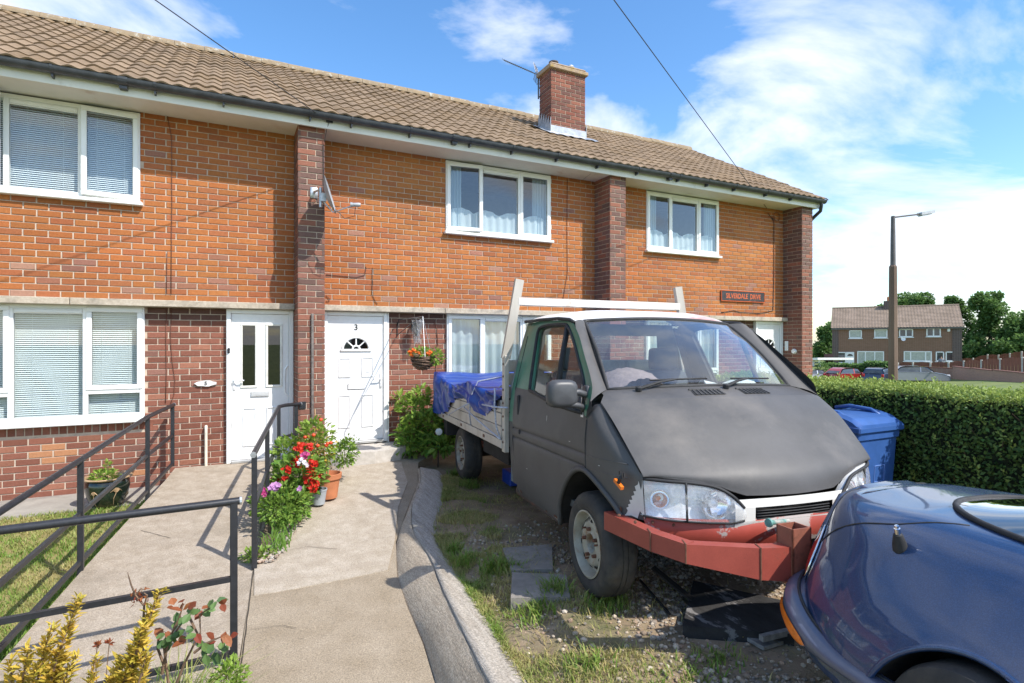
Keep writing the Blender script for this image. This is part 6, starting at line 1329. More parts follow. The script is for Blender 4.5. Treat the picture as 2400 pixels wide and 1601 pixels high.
# chassis
m = VB()
for r in (.40, -.40): m.box(-4.4, .6, r - .04, r + .04, .48, .64)
m.box(-.75, .5, -.62, .62, .36, .80); m.box(-1.45, -.2, -.8, .8, .40, .52); m.tube([(-3.57, -.85, .325), (-3.57, .85, .325)], .055, 8); m.lathe([(0, -.14), (.14, -.05), (.14, .05), (0, .14)], (-3.57, 0, .325), (0, 1, 0), 14); m.tube([(0, -.8, .32), (0, .8, .32)], .04, 8); m.tube([(-3.3, 0, .36), (-1.0, 0, .45)], .035, 8); m.tube([(-4.2, -.5, .40), (-1.6, -.45, .40)], .03, 8)  # first box is a black block added to keep the engine bay dark
for r in (.45, -.45): m.box(-2.9, -2.0, r + (.05 if r > 0 else -.35), r + (.35 if r > 0 else -.05), .45, .68); m.box(-4.3, -2.8, r - .03, r + .03, .38, .41)
m.build('chassis', UNDER, VAN)
# flatbed
BED = part('flatbed', VAN); m = VB(); m.bbox(-4.58, -1.60, -.99, .99, .70, .765, .006); m.build('bed_floor', ALB, BED)
for r, s in ((.985, 1), (-.985, -1)):
    for q in range(3): m = VB(); z = .77 + .118 * q; m.bbox(-4.56, -1.62, r - .014, r + .014, z, z + .114, .005); m.build('side_board', ALB, BED)
    m = VB(); m.bbox(-4.58, -1.58, r + s * .004 - .02, r + s * .004 + .02, .69, .768, .004); m.build('side_rail', ALB, BED)
    m = VB(); [m.bbox(f - .03, f + .03, r + s * .025 - .004, r + s * .025 + .004, .715, .745, .003) for f in (-2.15, -3.1, -4.1)]; m.build('lashing_slot', RUST, BED)
for q in range(3): m = VB(); z = .77 + .118 * q; m.bbox(-4.59, -4.565, -.97, .97, z, z + .114, .005); m.build('tail_board', ALB, BED)
m = VB(); m.box(-4.25, -4.05, .55, .97, .48, .69); m.build('mud_flap', UNDER, BED); m = VB(); m.box(-4.25, -4.05, -.97, -.55, .48, .69); m.build('mud_flap', UNDER, BED)
HB_ = part('headboard', VAN)
for s in (1, -1):
    m = VB(); m.bbox(-1.60, -1.52, s * .975 - .022, s * .975 + .022, .66, 1.53, .005); m.bar((-1.56, s * .975, 1.50), (-1.56, s * .845, 2.22), .08, .045, upv=(1, 0, 0)); m.build('rack_post', ALB, HB_)
    m = VB(); [m.lathe([(0, .008), (.010, .006), (.011, 0)], (-1.56, s * .997, z), (0, s, 0), 8) for z in (.75, .86, .98, 1.10, 1.22, 1.34, 1.45)]; m.build('bolt', RUST, HB_)
for q in range(6): m = VB(); z = .78 + .12 * q; m.bbox(-1.595, -1.565, -.95, .95, z, z + .108, .006); m.build('headboard_plank', ALB, HB_)
m = VB(); m.bbox(-1.585, -1.535, -.862, .862, 1.985, 2.055, .005); m.build('rack_bar', WBAR, HB_)
# load under blue polythene sheet
TARP = pmat('blue_polythene', (.012, .045, .24), col2=(.018, .065, .33), rough=.34, scale=6, spec=.45, coat=.12, crough=.25, bump=.25, bscale=25)
LOAD = thing('tarpaulin_load', 'shiny blue polythene sheet roped over the load on the flatbed', 'tarpaulin', tuple(V(-3, 0, .77)))
m = VB(); rows = []; NF, NS = 110, 84
for i in range(NF + 1):
    f = -1.64 - 2.98 * i / NF; zb = interp([(-4.62, .72), (-4.3, .74), (-3.9, .80), (-3.4, 1.00), (-3.0, 1.06), (-2.75, 1.02), (-2.5, .95), (-2.1, .94), (-1.85, 1.02), (-1.64, 1.06)], f); row = []
    for j in range(NS + 1):
        s = j / NS
        if s < .28: t = s / .28; r = 1.035; z = zb + (1.18 + .05 * nz(f * 2.3, 0, 1, 1) - zb) * t
        elif s < .72: t = (s - .28) / .44; r = 1.0 - 2.0 * t; z = 1.18 + .06 * sin(pi * t) + .10 * nz(f * 1.6, r * 1.4, 1.2, 1) + .05 * smooth(-4.1, -4.6, f)
        else: t = (s - .72) / .28; r = -1.03; z = 1.20 - (1.20 - .9) * t
        if .24 < s < .34: t2 = (s - .24) / .10; r = 1.035 - .05 * t2 * t2
        fold = abs(nz(f * 5.2, s * 2.2, 1, 3)) + .5 * abs(nz(f * 12, s * 5, 1, 8)); fold2 = abs(nz(f * 3.4 + s * 3, s * 6, 1, 12)); side = 1 if s < .3 else .45
        amp = .11 * side * (fold - .28) + .075 * side * (fold2 - .25)
        gather = exp(-((f + 3.35) / .16) ** 2) + exp(-((f + 1.95) / .14) ** 2)
        if s < .3: r += amp - .03 * gather * (1 - s / .3)
        z += amp * (.5 if s < .3 else .75)
        row.append((f, r, z))
    rows.append(row)
m.grid(rows, flip=False); last = rows[-1]
back = [[(p[0] - .02 - .02 * k + .03 * nz(p[1] * 4, k * .7, 1, 5), p[1] * (1 - .01 * k), p[2] - (p[2] - .78) * (k / 6) ** .8 if p[2] > .78 else p[2]) for p in last] for k in range(7)]; m.grid(back)
m.build('sheet', TARP, LOAD, sm=True)
m = VB(); m.bbox(-4.5, -1.7, -.93, .93, .77, 1.12, .03); m.build('load_boxes', UNDER, LOAD)
ROPE = pmat('rope_blue_white', (.42, .44, .52), rough=.9, var=.3, scale=60)
def rope(pts):
    m = VB(); m.tube(pts, .008, 6); m.build('rope', ROPE, LOAD, sm=True)
def vs_(px, py, w): a = VS(px, py, w); return (a[0], w, a[1])
rope([vs_(1050, 973, 1.06), vs_(1080, 955, 1.07), vs_(1100, 945, 1.075)]); rope([vs_(1085, 952, 1.07), vs_(1120, 985, 1.04), vs_(1155, 1015, 1.03), vs_(1173, 1030, 1.02)]); rope([vs_(1160, 910, 1.09), vs_(1159, 950, 1.09), vs_(1163, 1000, 1.04), vs_(1172, 1028, 1.02)])
rope([vs_(1130, 948, 1.08), vs_(1160, 954, 1.09), vs_(1190, 956, 1.02)]); rope([vs_(1102, 945, 1.08), vs_(1100, 970, 1.05), vs_(1104, 998, 1.03)]); rope([(-1.66, 1.0, 1.24), (-2.4, .5, 1.33), (-3.0, 0, 1.35)]); rope([vs_(1105, 925, 1.09), (-2.4, 1.0, 1.26), (-1.62, .6, 1.40)])
m = VB(); m.bbox(-3.3, -3.0, .1, .45, .0, .16, .01); o = m.build('plastic_crate', pmat('blue_crate', (.02, .06, .32), rough=.4), None); tag(o, 'small blue plastic crate on the ground under the flatbed', 'crate')
# charred boards and scrap in front of the van
CHAR = pmat('charred_wood', (.012, .011, .011), col2=(.035, .033, .032), rough=.85, scale=9, bump=1, bscale=25, detail=9, stain=(.20, .19, .185), stain_scale=8, stain_lo=.58, stain_hi=.63, aniso=(1, .4, 1))
P4 = [PZ(1625, 1352, .0), PZ(1850, 1395, .0), PZ(1862, 1478, -.03), PZ(1600, 1462, -.03)]
m = MB(); m.prism([(p.x, p.y, dz(p.x, p.y) - .01) for p in P4], (0, 0, .075)); o = m.build('charred_board', CHAR, None); tag(o, 'blackened peeling wooden board on the ground under the red bumper', 'board')
P4 = [PZ(1730, 1482, -.08), PZ(1850, 1462, -.08), PZ(1862, 1490, -.08), PZ(1790, 1512, -.08)]
m = MB(); m.prism([(p.x, p.y, dz(p.x, p.y) + .005) for p in P4], (0, 0, .02)); q = P4[0].lerp(P4[3], .9); m.bar(q + Vector((0, 0, .03)), P4[2] + Vector((0, 0, .03)), .03, .03); o = m.build('scrap_metal', pmat('scrap_grey', (.30, .29, .28), rough=.5, metal=.4, var=.3, scale=20), None); tag(o, 'bent grey scrap metal bracket lying beside the charred board', 'scrap metal')

m = MB(); a, b = PZ(1530, 1330, .1), PZ(1640, 1420, -.06); m.bar(a, b, .05, .012); m.bar(PZ(1500, 1360, -.05), PZ(1570, 1440, -.07), .012, .012); tag(m.build('metal_strip', UNDER, None), 'thin dark metal strips lying under the front of the van', 'scrap metal')
# ================================================================ blue sports car parked tail to the van
CPH = radians(10); CO = Vector((3.10, 1.835, -.15)); CH = Vector((-sin(CPH), -cos(CPH), 0)); CN = Vector((-cos(CPH), sin(CPH), 0))
def K(s, r, z): return CO + CH * s + CN * r + Vector((0, 0, z))    # forward from tail, towards the path, up from the ground
def KB(): m = MB(); m.T = K; return m
CAR = thing('sports_car', 'dark metallic blue sports car parked with its tail against the van', 'car', tuple(CO + CH * 2))
def carpaint(name, c1, c2):
    m = pmat(name, c1, col2=c2, rough=.34, metal=.35, scale=260, detail=2, lo=.45, hi=.62, coat=1.0, crough=.045, spec=.5, stain=(.10, .13, .20), stain_scale=420, stain_lo=.52, stain_hi=1.0); return m
BLUE = carpaint('blue_metallic', (.009, .035, .105), (.016, .055, .16)); BLUEB = pmat('bumper_blue', (.075, .085, .13), col2=(.09, .10, .145), rough=.35, scale=40, coat=.5, crough=.12)
def g_tail(s, L=.62, p=2.6): return 1.0 if s >= L else max(0.0, 1 - (1 - max(0, s) / L) ** p) ** (1 / p)
SEC = [(0, .985), (.15, .983), (.30, .975), (.42, .965), (.50, .932), (.56, .88), (.63, .79), (.71, .68), (.78, .56), (.815, .44), (.83, .34), (.825, .24), (.80, .17), (.74, .12)]
def sec(s, k):
    t = k / 40; r, z = cat4(SEC, t)
    g = g_tail(s) if s < 2 else g_tail(4.02 - s, .9, 2.2)
    fl = 1 + .045 * exp(-((s - 1.02) / .45) ** 2) * smooth(.2, .7, t) + .03 * exp(-((s - 3.3) / .5) ** 2) * smooth(.2, .7, t)
    dk = interp([(0, -.05), (.06, -.03), (.14, -.018), (.3, -.012), (.6, .012), (1.2, .02), (2.2, -.06), (3.0, -.13), (3.7, -.26), (4.0, -.36)], s)
    top = 1 - smooth(.1, .75, t); z = z + dk * top - (.0 if s > .3 else .0)
    zm = interp([(0, .40), (.5, .36), (.64, .30), (.72, .14)], s) if s < 2 else 0
    return (s, r * g * fl - .10 * smooth(zm, zm - .2, z), max(z, zm - .04))
ST = [0, .003, .012, .03, .055, .09, .13, .18, .24, .31, .39, .48, .58, .7, .82, .94, 1.06, 1.18, 1.3, 1.45, 1.6, 1.8, 2.0, 2.3, 2.6, 2.9, 3.1, 3.25, 3.4, 3.55, 3.7, 3.82, 3.9, 3.96, 4.0, 4.017, 4.02]
m = KB(); rows = []
for s in ST:
    half = [sec(s, k) for k in range(41)]; rows.append([(a, -r, z) for a, r, z in half[::-1]] + half[1:])
m.grid(rows, flip=True)
body_me = m.mesh('body_tmp', True)
def bool_cut(me, cutters, mat):
    o = bpy.data.objects.new('tmp_body', me); COL.objects.link(o); tmp = []
    for c in cutters:
        cm = c.mesh('tmp_cut'); co = bpy.data.objects.new('tmp_cut', cm); COL.objects.link(co); tmp.append(co); md = o.modifiers.new('b', 'BOOLEAN'); md.operation = 'DIFFERENCE'; md.object = co; md.solver = 'FAST'
    dg = bpy.context.evaluated_depsgraph_get(); dg.update(); res = bpy.data.meshes.new_from_object(o.evaluated_get(dg))
    bpy.data.objects.remove(o); [bpy.data.objects.remove(t) for t in tmp]; res.materials.clear(); res.materials.append(mat); return res
cuts = []
for s in (1.02, 3.28):
    for sg in (1, -1):
        c = KB(); n = 40; ring_a = [(s + .345 * cos(2 * pi * k / n), sg * .52, .315 + .345 * sin(2 * pi * k / n)) for k in range(n)]; ring_b = [(a, sg * 1.1, z) for a, _, z in ring_a]
        c.add(ring_a + ring_b, [tuple(range(n)), tuple(range(n, 2 * n))[::-1]] + [(k, n + k, n + (k + 1) % n, (k + 1) % n) for k in range(n)]); cuts.append(c)
# arch holes: drop the faces inside the arch circle, then refine the rim with a lip
bm = bmesh.new(); bm.from_mesh(body_me)
for s in (1.02, 3.28):
    bmesh.ops.subdivide_edges(bm, edges=[e for e in bm.edges if any(abs((v.co - CO).dot(CH) - s) < .42 and (v.co.z - CO.z) < .72 for v in e.verts)], cuts=2, use_grid_fill=True)
    kill = []
    for f in bm.faces:
        c = f.calc_center_median() - CO; d = sqrt((c.dot(CH) - s) ** 2 + (c.z - .315) ** 2)
        if d < .345 and abs(c.dot(CN)) > .5: kill.append(f)
    bmesh.ops.delete(bm, geom=kill, context='FACES')
    for v in bm.verts:
        c = v.co - CO; a, z = c.dot(CH) - s, c.z - .315; d = sqrt(a * a + z * z)
        if v.is_boundary and .27 < d < .43 and z > -.22 and abs(c.dot(CN)) > .5: q = .350 / d - 1; v.co += CH * a * q + Vector((0, 0, z * q))
bm.normal_update(); bm.to_mesh(body_me); bm.free()
body_me.polygons.foreach_set('use_smooth', [True] * len(body_me.polygons)); BODY = place('body', body_me, BLUE, CAR)
for s in (1.02, 3.28):
    for sg in (1, -1):
        m = KB(); arc = [(s + .352 * cos(radians(a)), .315 + .352 * sin(radians(a))) for a in range(-28, 209, 6)]
        def ro(a, z): 
            best = min(range(41), key=lambda k: abs(sec(a, k)[2] - z) if k > 12 else 9); return sec(a, best)[1]
        def rexact(a, z):
            ks = [sec(a, k) for k in range(12, 41)]
            for p, q in zip(ks, ks[1:]):
                if q[2] <= z <= p[2]: t = (p[2] - z) / max(1e-6, p[2] - q[2]); return p[1] + (q[1] - p[1]) * t
            return ks[-1][1]
        m.tube([(a, sg * (rexact(a, z) - .004), z) for a, z in arc], .012, 6); m.build('arch_lip', BLUE, CAR, sm=True)
        m = KB(); m.grid([[(a, sg * (rexact(a, z) - .01), z) for a, z in arc], [(a, sg * .5, z) for a, z in arc]]); m.add([(s, sg * .5, .3)] + [(a, sg * .5, z) for a, z in arc], [(0, k, k + 1) for k in range(1, len(arc))]); m.build('wheel_well', UNDER, CAR)
        Wc = part('wheel', CAR); m = KB(); m.lathe([(.19, -.01), (.215, .006), (.27, .008), (.30, -.01), (.31, -.04), (.31, -.16), (.29, -.19), (.2, -.2)], (s, sg * .80, .31), (0, sg, 0), 40); m.build('tyre', TYRE, Wc, angle=40)
        m = KB(); m.lathe([(.195, -.01), (.20, 0), (.185, -.02), (.17, -.08), (.06, -.05), (.05, -.02), (0, -.02)], (s, sg * .80, .31), (0, sg, 0), 40); [m.bar((s + .05 * cos(2 * pi * k / 5), sg * .775, .31 + .05 * sin(2 * pi * k / 5)), (s + .185 * cos(2 * pi * k / 5), sg * .785, .31 + .185 * sin(2 * pi * k / 5)), .04, .02, upv=(0, 1, 0)) for k in range(5)]; m.build('rim', pmat('alloy_silver', (.55, .56, .58), rough=.3, metal=.8), Wc, angle=40)
# rear and front bumpers
def bumper(nm, f_of, L, p, s1, zt, zb, off):
    m = KB(); rows = []
    ss = [-.045 + (s1 + .045) * (k / 26) ** 1.7 for k in range(27)]; prof = [(0, 0), (.55, .0), (.9, .10), (1.0, .30), (1.0, .62), (.9, .85), (.6, 1.0), (0, 1.0)]
    hw = .84; out = []
    for sg in (1, -1):
        seq = [(s, hw * (1 - (1 - (s + .045) / (L + .045)) ** p if s < L else 1) ** (1 / p) + off if s > -.045 else .0) for s in ss]; out.append([(s, sg * r) for s, r in seq])
    pathp = out[0][::-1] + out[1][1:]
    for s, r in pathp:
        dd = min(1, abs(r) / .84); zt_ = zt(max(s, 0)); zb_ = zb; row = []
        for a, b in prof:
            ins = .10 * (1 - a); nx = Vector((1 if abs(r) < .5 else .35, -math.copysign(min(1, abs(r) * 1.6), r) if abs(r) > .02 else 0)).normalized(); row.append((f_of(s + ins * nx.x), r + ins * nx.y, zt_ + (zb_ - zt_) * b))
        rows.append(row)
    m.grid(rows); o = m.build(nm, BLUEB, CAR, angle=60); m = KB(); m.tube([(p[0][0] * .5 + p[1][0] * .5, p[0][1] * .5 + p[1][1] * .5, p[0][2] + .004) for p in rows], .007, 5); m.build('bumper_gap', RUB, o, sm=True); return o
BPR = bumper('rear_bumper', lambda s: s, .60, 2.7, .74, lambda s: .565 - .12 * smooth(.0, .6, s), .39, .032)
bumper('front_bumper', lambda s: 4.02 - s, .8, 2.2, .8, lambda s: .48, .20, .012)
for sg in (1, -1):
    m = KB(); rr = lambda s: (.84 * max(0, 1 - (1 - (s + .045) / .645) ** 2.7) ** (1 / 2.7) + .034); n = 12; rows = []
    for k in range(n + 1):
        s = .11 + .30 * k / n; w = .030 * sin(pi * k / n) ** .5; z = .475 - .055 * k / n; q = Vector((rr(s + .01) - rr(s - .01), -.02)).normalized(); rows.append([(s, sg * (rr(s) + .003), z + w), (s - .006, sg * (rr(s) + .011), z), (s, sg * (rr(s) + .003), z - w)])
    m.grid(rows, flip=sg < 0); m.build('side_reflector', AMB, BPR, sm=True)
# tail lamps: tall ovals on the rear corners
TL = pmat('tail_red', (.45, .01, .012), rough=.12, coat=1, var=.15, scale=8)
def on_body(s, z, sg, off=.004): 
    r = rexact(max(s, .0005), z); e = .004; return (s - off * .8, sg * (r + off * .9), z)
for sg in (1, -1):
    m = KB(); rows = []
    for k in range(15):
        a = 2 * pi * k / 14 
    n = 16; ringp = [(.105 + .065 * cos(2 * pi * k / n), .665 + .125 * sin(2 * pi * k / n)) for k in range(n)]
    for q in (1.0, .85, .5, .02): rows.append([on_body(.105 + (a - .105) * q, .665 + (z - .665) * q, sg, .006 + .018 * (1 - q * q)) for a, z in ringp])
    m.grid(rows, closed=True, flip=sg < 0); TLo = m.build('tail_lamp', TL, CAR, sm=True)
    m = KB(); m.tube([on_body(a, z, sg, .006) for a, z in ringp], .006, 6, closed=True); m.build('lamp_rim', pmat('chrome', (.8, .8, .8), rough=.08, metal=1), TLo, sm=True)
# boot lid: shut line and slight lip spoiler
def deck(s, r):
    ks = [sec(s, k) for k in range(0, 30)]; r = abs(r)
    for p, q in zip(ks, ks[1:]):
        if p[1] <= r <= q[1]: t = (r - p[1]) / max(1e-6, q[1] - p[1]); return p[2] + (q[2] - p[2]) * t
    return ks[-1][2]
shut = [(.075, 0), (.078, .18), (.09, .33), (.115, .46), (.16, .525), (.25, .535), (.38, .525), (.54, .50), (.66, .43), (.74, .385)]
shut2 = resample(shut, 26); loop = [(s, -r) for s, r in shut2[::-1]] + shut2[1:]
m = KB(); m.tube([(s, r, deck(s, r) - .001) for s, r in loop], .0045, 5); m.build('boot_shut_line', RUB, CAR, sm=True)
m = KB(); rows = []
for s, r in [(.085, -.5), (.07, -.42), (.055, -.3), (.05, -.15), (.05, 0), (.05, .15), (.055, .3), (.07, .42), (.085, .5)]:
    z = deck(max(s, .03), r * .9); h = .018 * (1 - (abs(r) / .5) ** 2.5); rows.append([(s + .13, r * 1.0, deck(s + .13, r) + .001), (s + .06, r, z + h * .55 + .002), (s + .012, r, z + h), (s - .005, r, z + h * .7), (s - .003, r, z - .02)])
m.grid(rows, flip=True); m.build('boot_spoiler', BLUE, CAR, sm=True)
# rear screen and roof
def canopy(s, r):
    w = .42 * max(0, 1 - (1 - min(1, (s - .495) / .75)) ** 2.3) ** (1 / 2.3) if s < 1.245 else interp([(1.245, .42), (1.6, .47), (2.1, .50), (2.45, .50)], s); w = max(w, .02); h = .21 * smooth(.45, 1.55, s) if s < 1.7 else .21 * smooth(2.5, 1.75, s); u = min(1, abs(r) / w); return deck(s, min(abs(r), .6)) + h * (1 - u ** 3.2) + .006, w
def can_rows(sa, sb, n=40, shrink=1.0):
    R_ = []
    for k in range(n + 1):
        s = sa + (sb - sa) * (k / n) ** (1.4 if sa < .6 else 1); w = canopy(s, 0)[1] * shrink; R_.append([(s, -w + 2 * w * j / 28, canopy(s, -w + 2 * w * j / 28)[0]) for j in range(29)])
    return R_
CGL = pmat('car_glass', (.05, .075, .08), rough=.03, spec=.8, coat=1, crough=.01, var=.05)
m = KB(); R_ = can_rows(.50, 1.12); m.grid(R_, flip=True); m.build('rear_screen', glassmat('rear_screen_glass', tint=(.55, .66, .66), ior=1.55, mult=2.2), CAR, sm=True)
m = KB(); m.tube([r[0] for r in R_[::-1]] + [r[-1] for r in R_], .013, 8); m.build('screen_surround', RUB, CAR, sm=True)
m = KB(); m.grid([[(s, r, deck(s, r) - .035 + .03 * smooth(.75, .6, s)) for r in [-.5 + j * .1 for j in range(11)]] for s in (.56, .62, .7, .8, .95, 1.12)], flip=True); m.build('parcel_shelf', pmat('shelf_cream', (.30, .36, .36), rough=.8), CAR, sm=True)
m = KB(); m.grid(can_rows(1.12, 1.95, 12), flip=True); m.build('roof_panel', BLUE, CAR, sm=True); m = KB(); m.grid(can_rows(1.95, 2.45, 10), flip=True); m.build('windscreen', CGL, CAR, sm=True)
# aerial base
ab = Vector((.605, .575, deck(.605, .575) - .004)); m = KB(); m.lathe([(.028, -.01), (.027, .012), (.018, .055), (.016, .062), (0, .064)], ab, (.12, .35, 1), 14); AE = m.build('aerial_base', RUB, CAR, angle=40); m = KB(); m.lathe([(.011, .06), (.012, .09), (.008, .092), (.008, .102), (0, .104)], ab, (.12, .35, 1), 10); m.build('aerial_tip', MATS['chrome'], AE, angle=40)
m = KB(); m.box(.75, 3.7, -.6, .6, .14, .2); m.build('floor_pan', UNDER, CAR)
# ================================================================ blue wheelie bin
BX, BY, BZ = 4.77, 2.96, -.13
BIN = thing('wheelie_bin', 'royal blue plastic wheelie bin standing between van and hedge', 'bin', (BX + .3, BY + .35, BZ))
BL = pmat('bin_blue', (.035, .10, .29), col2=(.042, .115, .34), rough=.42, scale=12, bump=.08, bscale=140, spec=.45); BL2 = pmat('bin_print', (.16, .28, .60), rough=.6)
m = MB(); rows = []
for z, i in ((0, .055), (.08, .05), (.55, .025), (.83, .012), (.84, -.004), (.895, -.006)):
    a, b, c, d = BX + i, BX + .60 - i, BY + i, BY + .72 - i; k = .04; rows.append([(a + k, c, BZ + z), (b - k, c, BZ + z), (b - .01, c + .01, BZ + z), (b, c + k, BZ + z), (b, d - k, BZ + z), (b - .01, d - .01, BZ + z), (b - k, d, BZ + z), (a + k, d, BZ + z), (a + .01, d - .01, BZ + z), (a, d - k, BZ + z), (a, c + k, BZ + z), (a + .01, c + .01, BZ + z)])
m.grid(rows, closed=True); m.add(rows[0], [tuple(range(12))[::-1]]); m.build('body', BL, BIN, angle=30)
m = MB(); m.bbox(BX - .02, BX + .625, BY - .025, BY + .745, BZ + .895, BZ + .955, .012); m.build('rim', BL, BIN)
m = MB(); NX, NY = 18, 22; rows = []
for j in range(NY + 1):
    v = j / NY; row = []
    for i in range(NX + 1):
        u = i / NX; x = BX - .01 + .625 * u; y = BY - .02 + .75 * v; e = abs(2 * u - 1)
        rise = .055 * sin(pi * min(1, .25 + v * .75)) + .035 * v; ridge = .040 * smooth(.72, .95, e) * sin(pi * min(1, max(0, (v - .05) / .7))) ; row.append((x, y, BZ + .962 + rise + ridge - .03 * smooth(.9, 1, e) - .03 * smooth(.1, 0, v)))
    rows.append(row)
m.grid(rows); edge_ = [rows[0], [(p[0], p[1] - .004, BZ + .945) for p in rows[0]]]; m.grid(edge_, flip=True); m.grid([[r[0] for r in rows], [(r[0][0], r[0][1], BZ + .95) for r in rows]]); m.grid([[r[-1] for r in rows], [(r[-1][0], r[-1][1], BZ + .95) for r in rows]], flip=True); m.build('lid', BL, BIN, angle=45)
m = MB()
for x in (BX + .06, BX + .54): m.tube([(x, BY + .10, BZ + .985), (x, BY + .22, BZ + 1.055), (x, BY + .42, BZ + 1.07), (x, BY + .56, BZ + 1.04)], .018, 8)
m.tube([(BX + .02, BY + .76, BZ + 1.0), (BX + .02, BY + .82, BZ + 1.0), (BX + .58, BY + .82, BZ + 1.0), (BX + .58, BY + .76, BZ + 1.0)], .015, 8); m.build('handle', BL, BIN, sm=True)
for s in (0, 1): m = MB(); m.lathe([(0, .02), (.10, .02), (.10, -.02), (0, -.02)], (BX + (.0 if s == 0 else .60), BY + .68, BZ + .10), (1, 0, 0), 20); m.build('wheel', RUB, BIN, angle=40)
fx = BX + .33; yb = BY - .001
def bf(z): return BY + interp([(0, .055), (.08, .05), (.55, .025), (.83, .012)], z) - .002
m = MB()
for a, b in (((-.07, .60), (.07, .60)), ((-.07, .46), (.07, .46)), ((-.07, .46), (-.07, .60)), ((.07, .46), (.07, .60))): m.bar((fx + a[0], bf(a[1]), BZ + a[1]), (fx + b[0], bf(b[1]), BZ + b[1]), .003, .005)
for k in range(7): t = k / 6; m.bar((fx - .06 + .12 * t, bf(.36), BZ + .35 - .03 * abs(t - .5)), (fx - .06 + .12 * t, bf(.42), BZ + .40 + .02 * sin(t * 9)), .003, .005)
m.tube([(fx + .05 * cos(2 * pi * k / 12), bf(.33), BZ + .335 + .04 * sin(2 * pi * k / 12)) for k in range(12)], .003, 4, closed=True); m.build('printed_crest', BL2, BIN)
place_text('SULO', .045, (BX - .0195 - .002, BY + .16, BZ + .925), (0, -1, 0), (-1, 0, 0), BL2, BIN, 'moulded_lettering', extrude=.002)
# ================================================================ privet hedge
HX0, HX1, HY0, HY1, HZ0, HZ1 = 5.45, 6.18, -1.6, 7.3, -.3, 1.115
HDG = thing('hedge', 'clipped green privet hedge running along the drive behind the bin', 'hedge', ((HX0 + HX1) / 2, 3, -.3))
def hx(y, z): return HX0 + .035 * nz(y, z, 2.1) + .02 * nz(y, z, 6) + .03 * (1.1 - z)
def htop(x, y): return HZ1 - .02 + .03 * nz(x, y, 1.7) + .02 * nz(x, y, 5) + .02 * (x - HX0)
m = MB(); n = 60
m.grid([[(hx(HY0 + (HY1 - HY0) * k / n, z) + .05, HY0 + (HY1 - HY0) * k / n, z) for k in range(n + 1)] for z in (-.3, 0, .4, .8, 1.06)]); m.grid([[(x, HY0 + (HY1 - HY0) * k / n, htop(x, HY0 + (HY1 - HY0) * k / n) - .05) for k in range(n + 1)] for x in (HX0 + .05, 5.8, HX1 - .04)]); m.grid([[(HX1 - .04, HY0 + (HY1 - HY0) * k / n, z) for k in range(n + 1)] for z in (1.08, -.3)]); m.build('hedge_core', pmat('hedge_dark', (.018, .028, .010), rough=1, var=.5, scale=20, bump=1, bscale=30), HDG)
m = MB()
def hl(p, nrm, t, l):
    d = (Vector(nrm) * .7 + rvec()).normalized(); leaf4(m, p, d, Vector(nrm) + rvec() * .7, l, l * .55, t)
for _ in range(22000):
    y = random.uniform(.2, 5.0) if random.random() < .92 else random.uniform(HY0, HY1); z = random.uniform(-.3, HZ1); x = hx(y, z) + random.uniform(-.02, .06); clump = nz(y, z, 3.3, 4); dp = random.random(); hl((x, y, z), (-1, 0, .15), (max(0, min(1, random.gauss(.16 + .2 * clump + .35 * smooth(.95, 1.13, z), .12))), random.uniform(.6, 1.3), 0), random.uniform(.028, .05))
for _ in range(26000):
    y = random.uniform(.0, 5.4) if random.random() < .92 else random.uniform(HY0, HY1); x = random.uniform(HX0 - .01, HX1 + .03); z = htop(x, y) + random.uniform(-.05, .03); hl((x, y, z), (-.1, 0, 1), (max(0, min(1, random.gauss(.80 + .35 * nz(x, y, 1.6, 7), .2))), random.uniform(.75, 1.2), 0), random.uniform(.02, .036))  # top leaves tinted yellower, sunlight put into the leaf colour
for _ in range(3000):
    y = random.uniform(HY0, HY1); z = random.uniform(0, HZ1); hl((HX1 + random.uniform(-.03, .03), y, z), (1, 0, 0), (random.gauss(.5, .2), 1, 0), .04)
for _ in range(70):
    y0 = random.uniform(.5, 4.8); z0 = random.uniform(.1, 1.05); x0 = hx(y0, z0)
    for k in range(10): hl((x0 - .012 * k * .5, y0 + random.uniform(-.012, .012), z0 + .011 * k), (-.6, 0, .8), (random.gauss(.75, .2), random.uniform(.9, 1.2), 0), .034)
for _ in range(140):
    y = random.uniform(.6, 5); x = random.uniform(HX0 + .1, HX1); z0 = htop(x, y); h_ = random.uniform(.03, .09)
    for k in range(9): hl((x + random.uniform(-.012, .012), y + random.uniform(-.012, .012), z0 + h_ * k / 8), (0, 0, 1), (random.gauss(.8, .15), 1.1, 0), .03)
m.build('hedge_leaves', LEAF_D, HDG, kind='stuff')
m = MB()
for _ in range(160):
    y = random.uniform(.4, 5); z = random.uniform(0, 1.0); a = (hx(y, z) + .05, y, z); b = (hx(y, z) - .01, y + random.uniform(-.06, .06), z + random.uniform(.02, .12)); m.tube([a, b], .003, 4)
m.build('hedge_twigs', TWIG, HDG, kind='stuff')
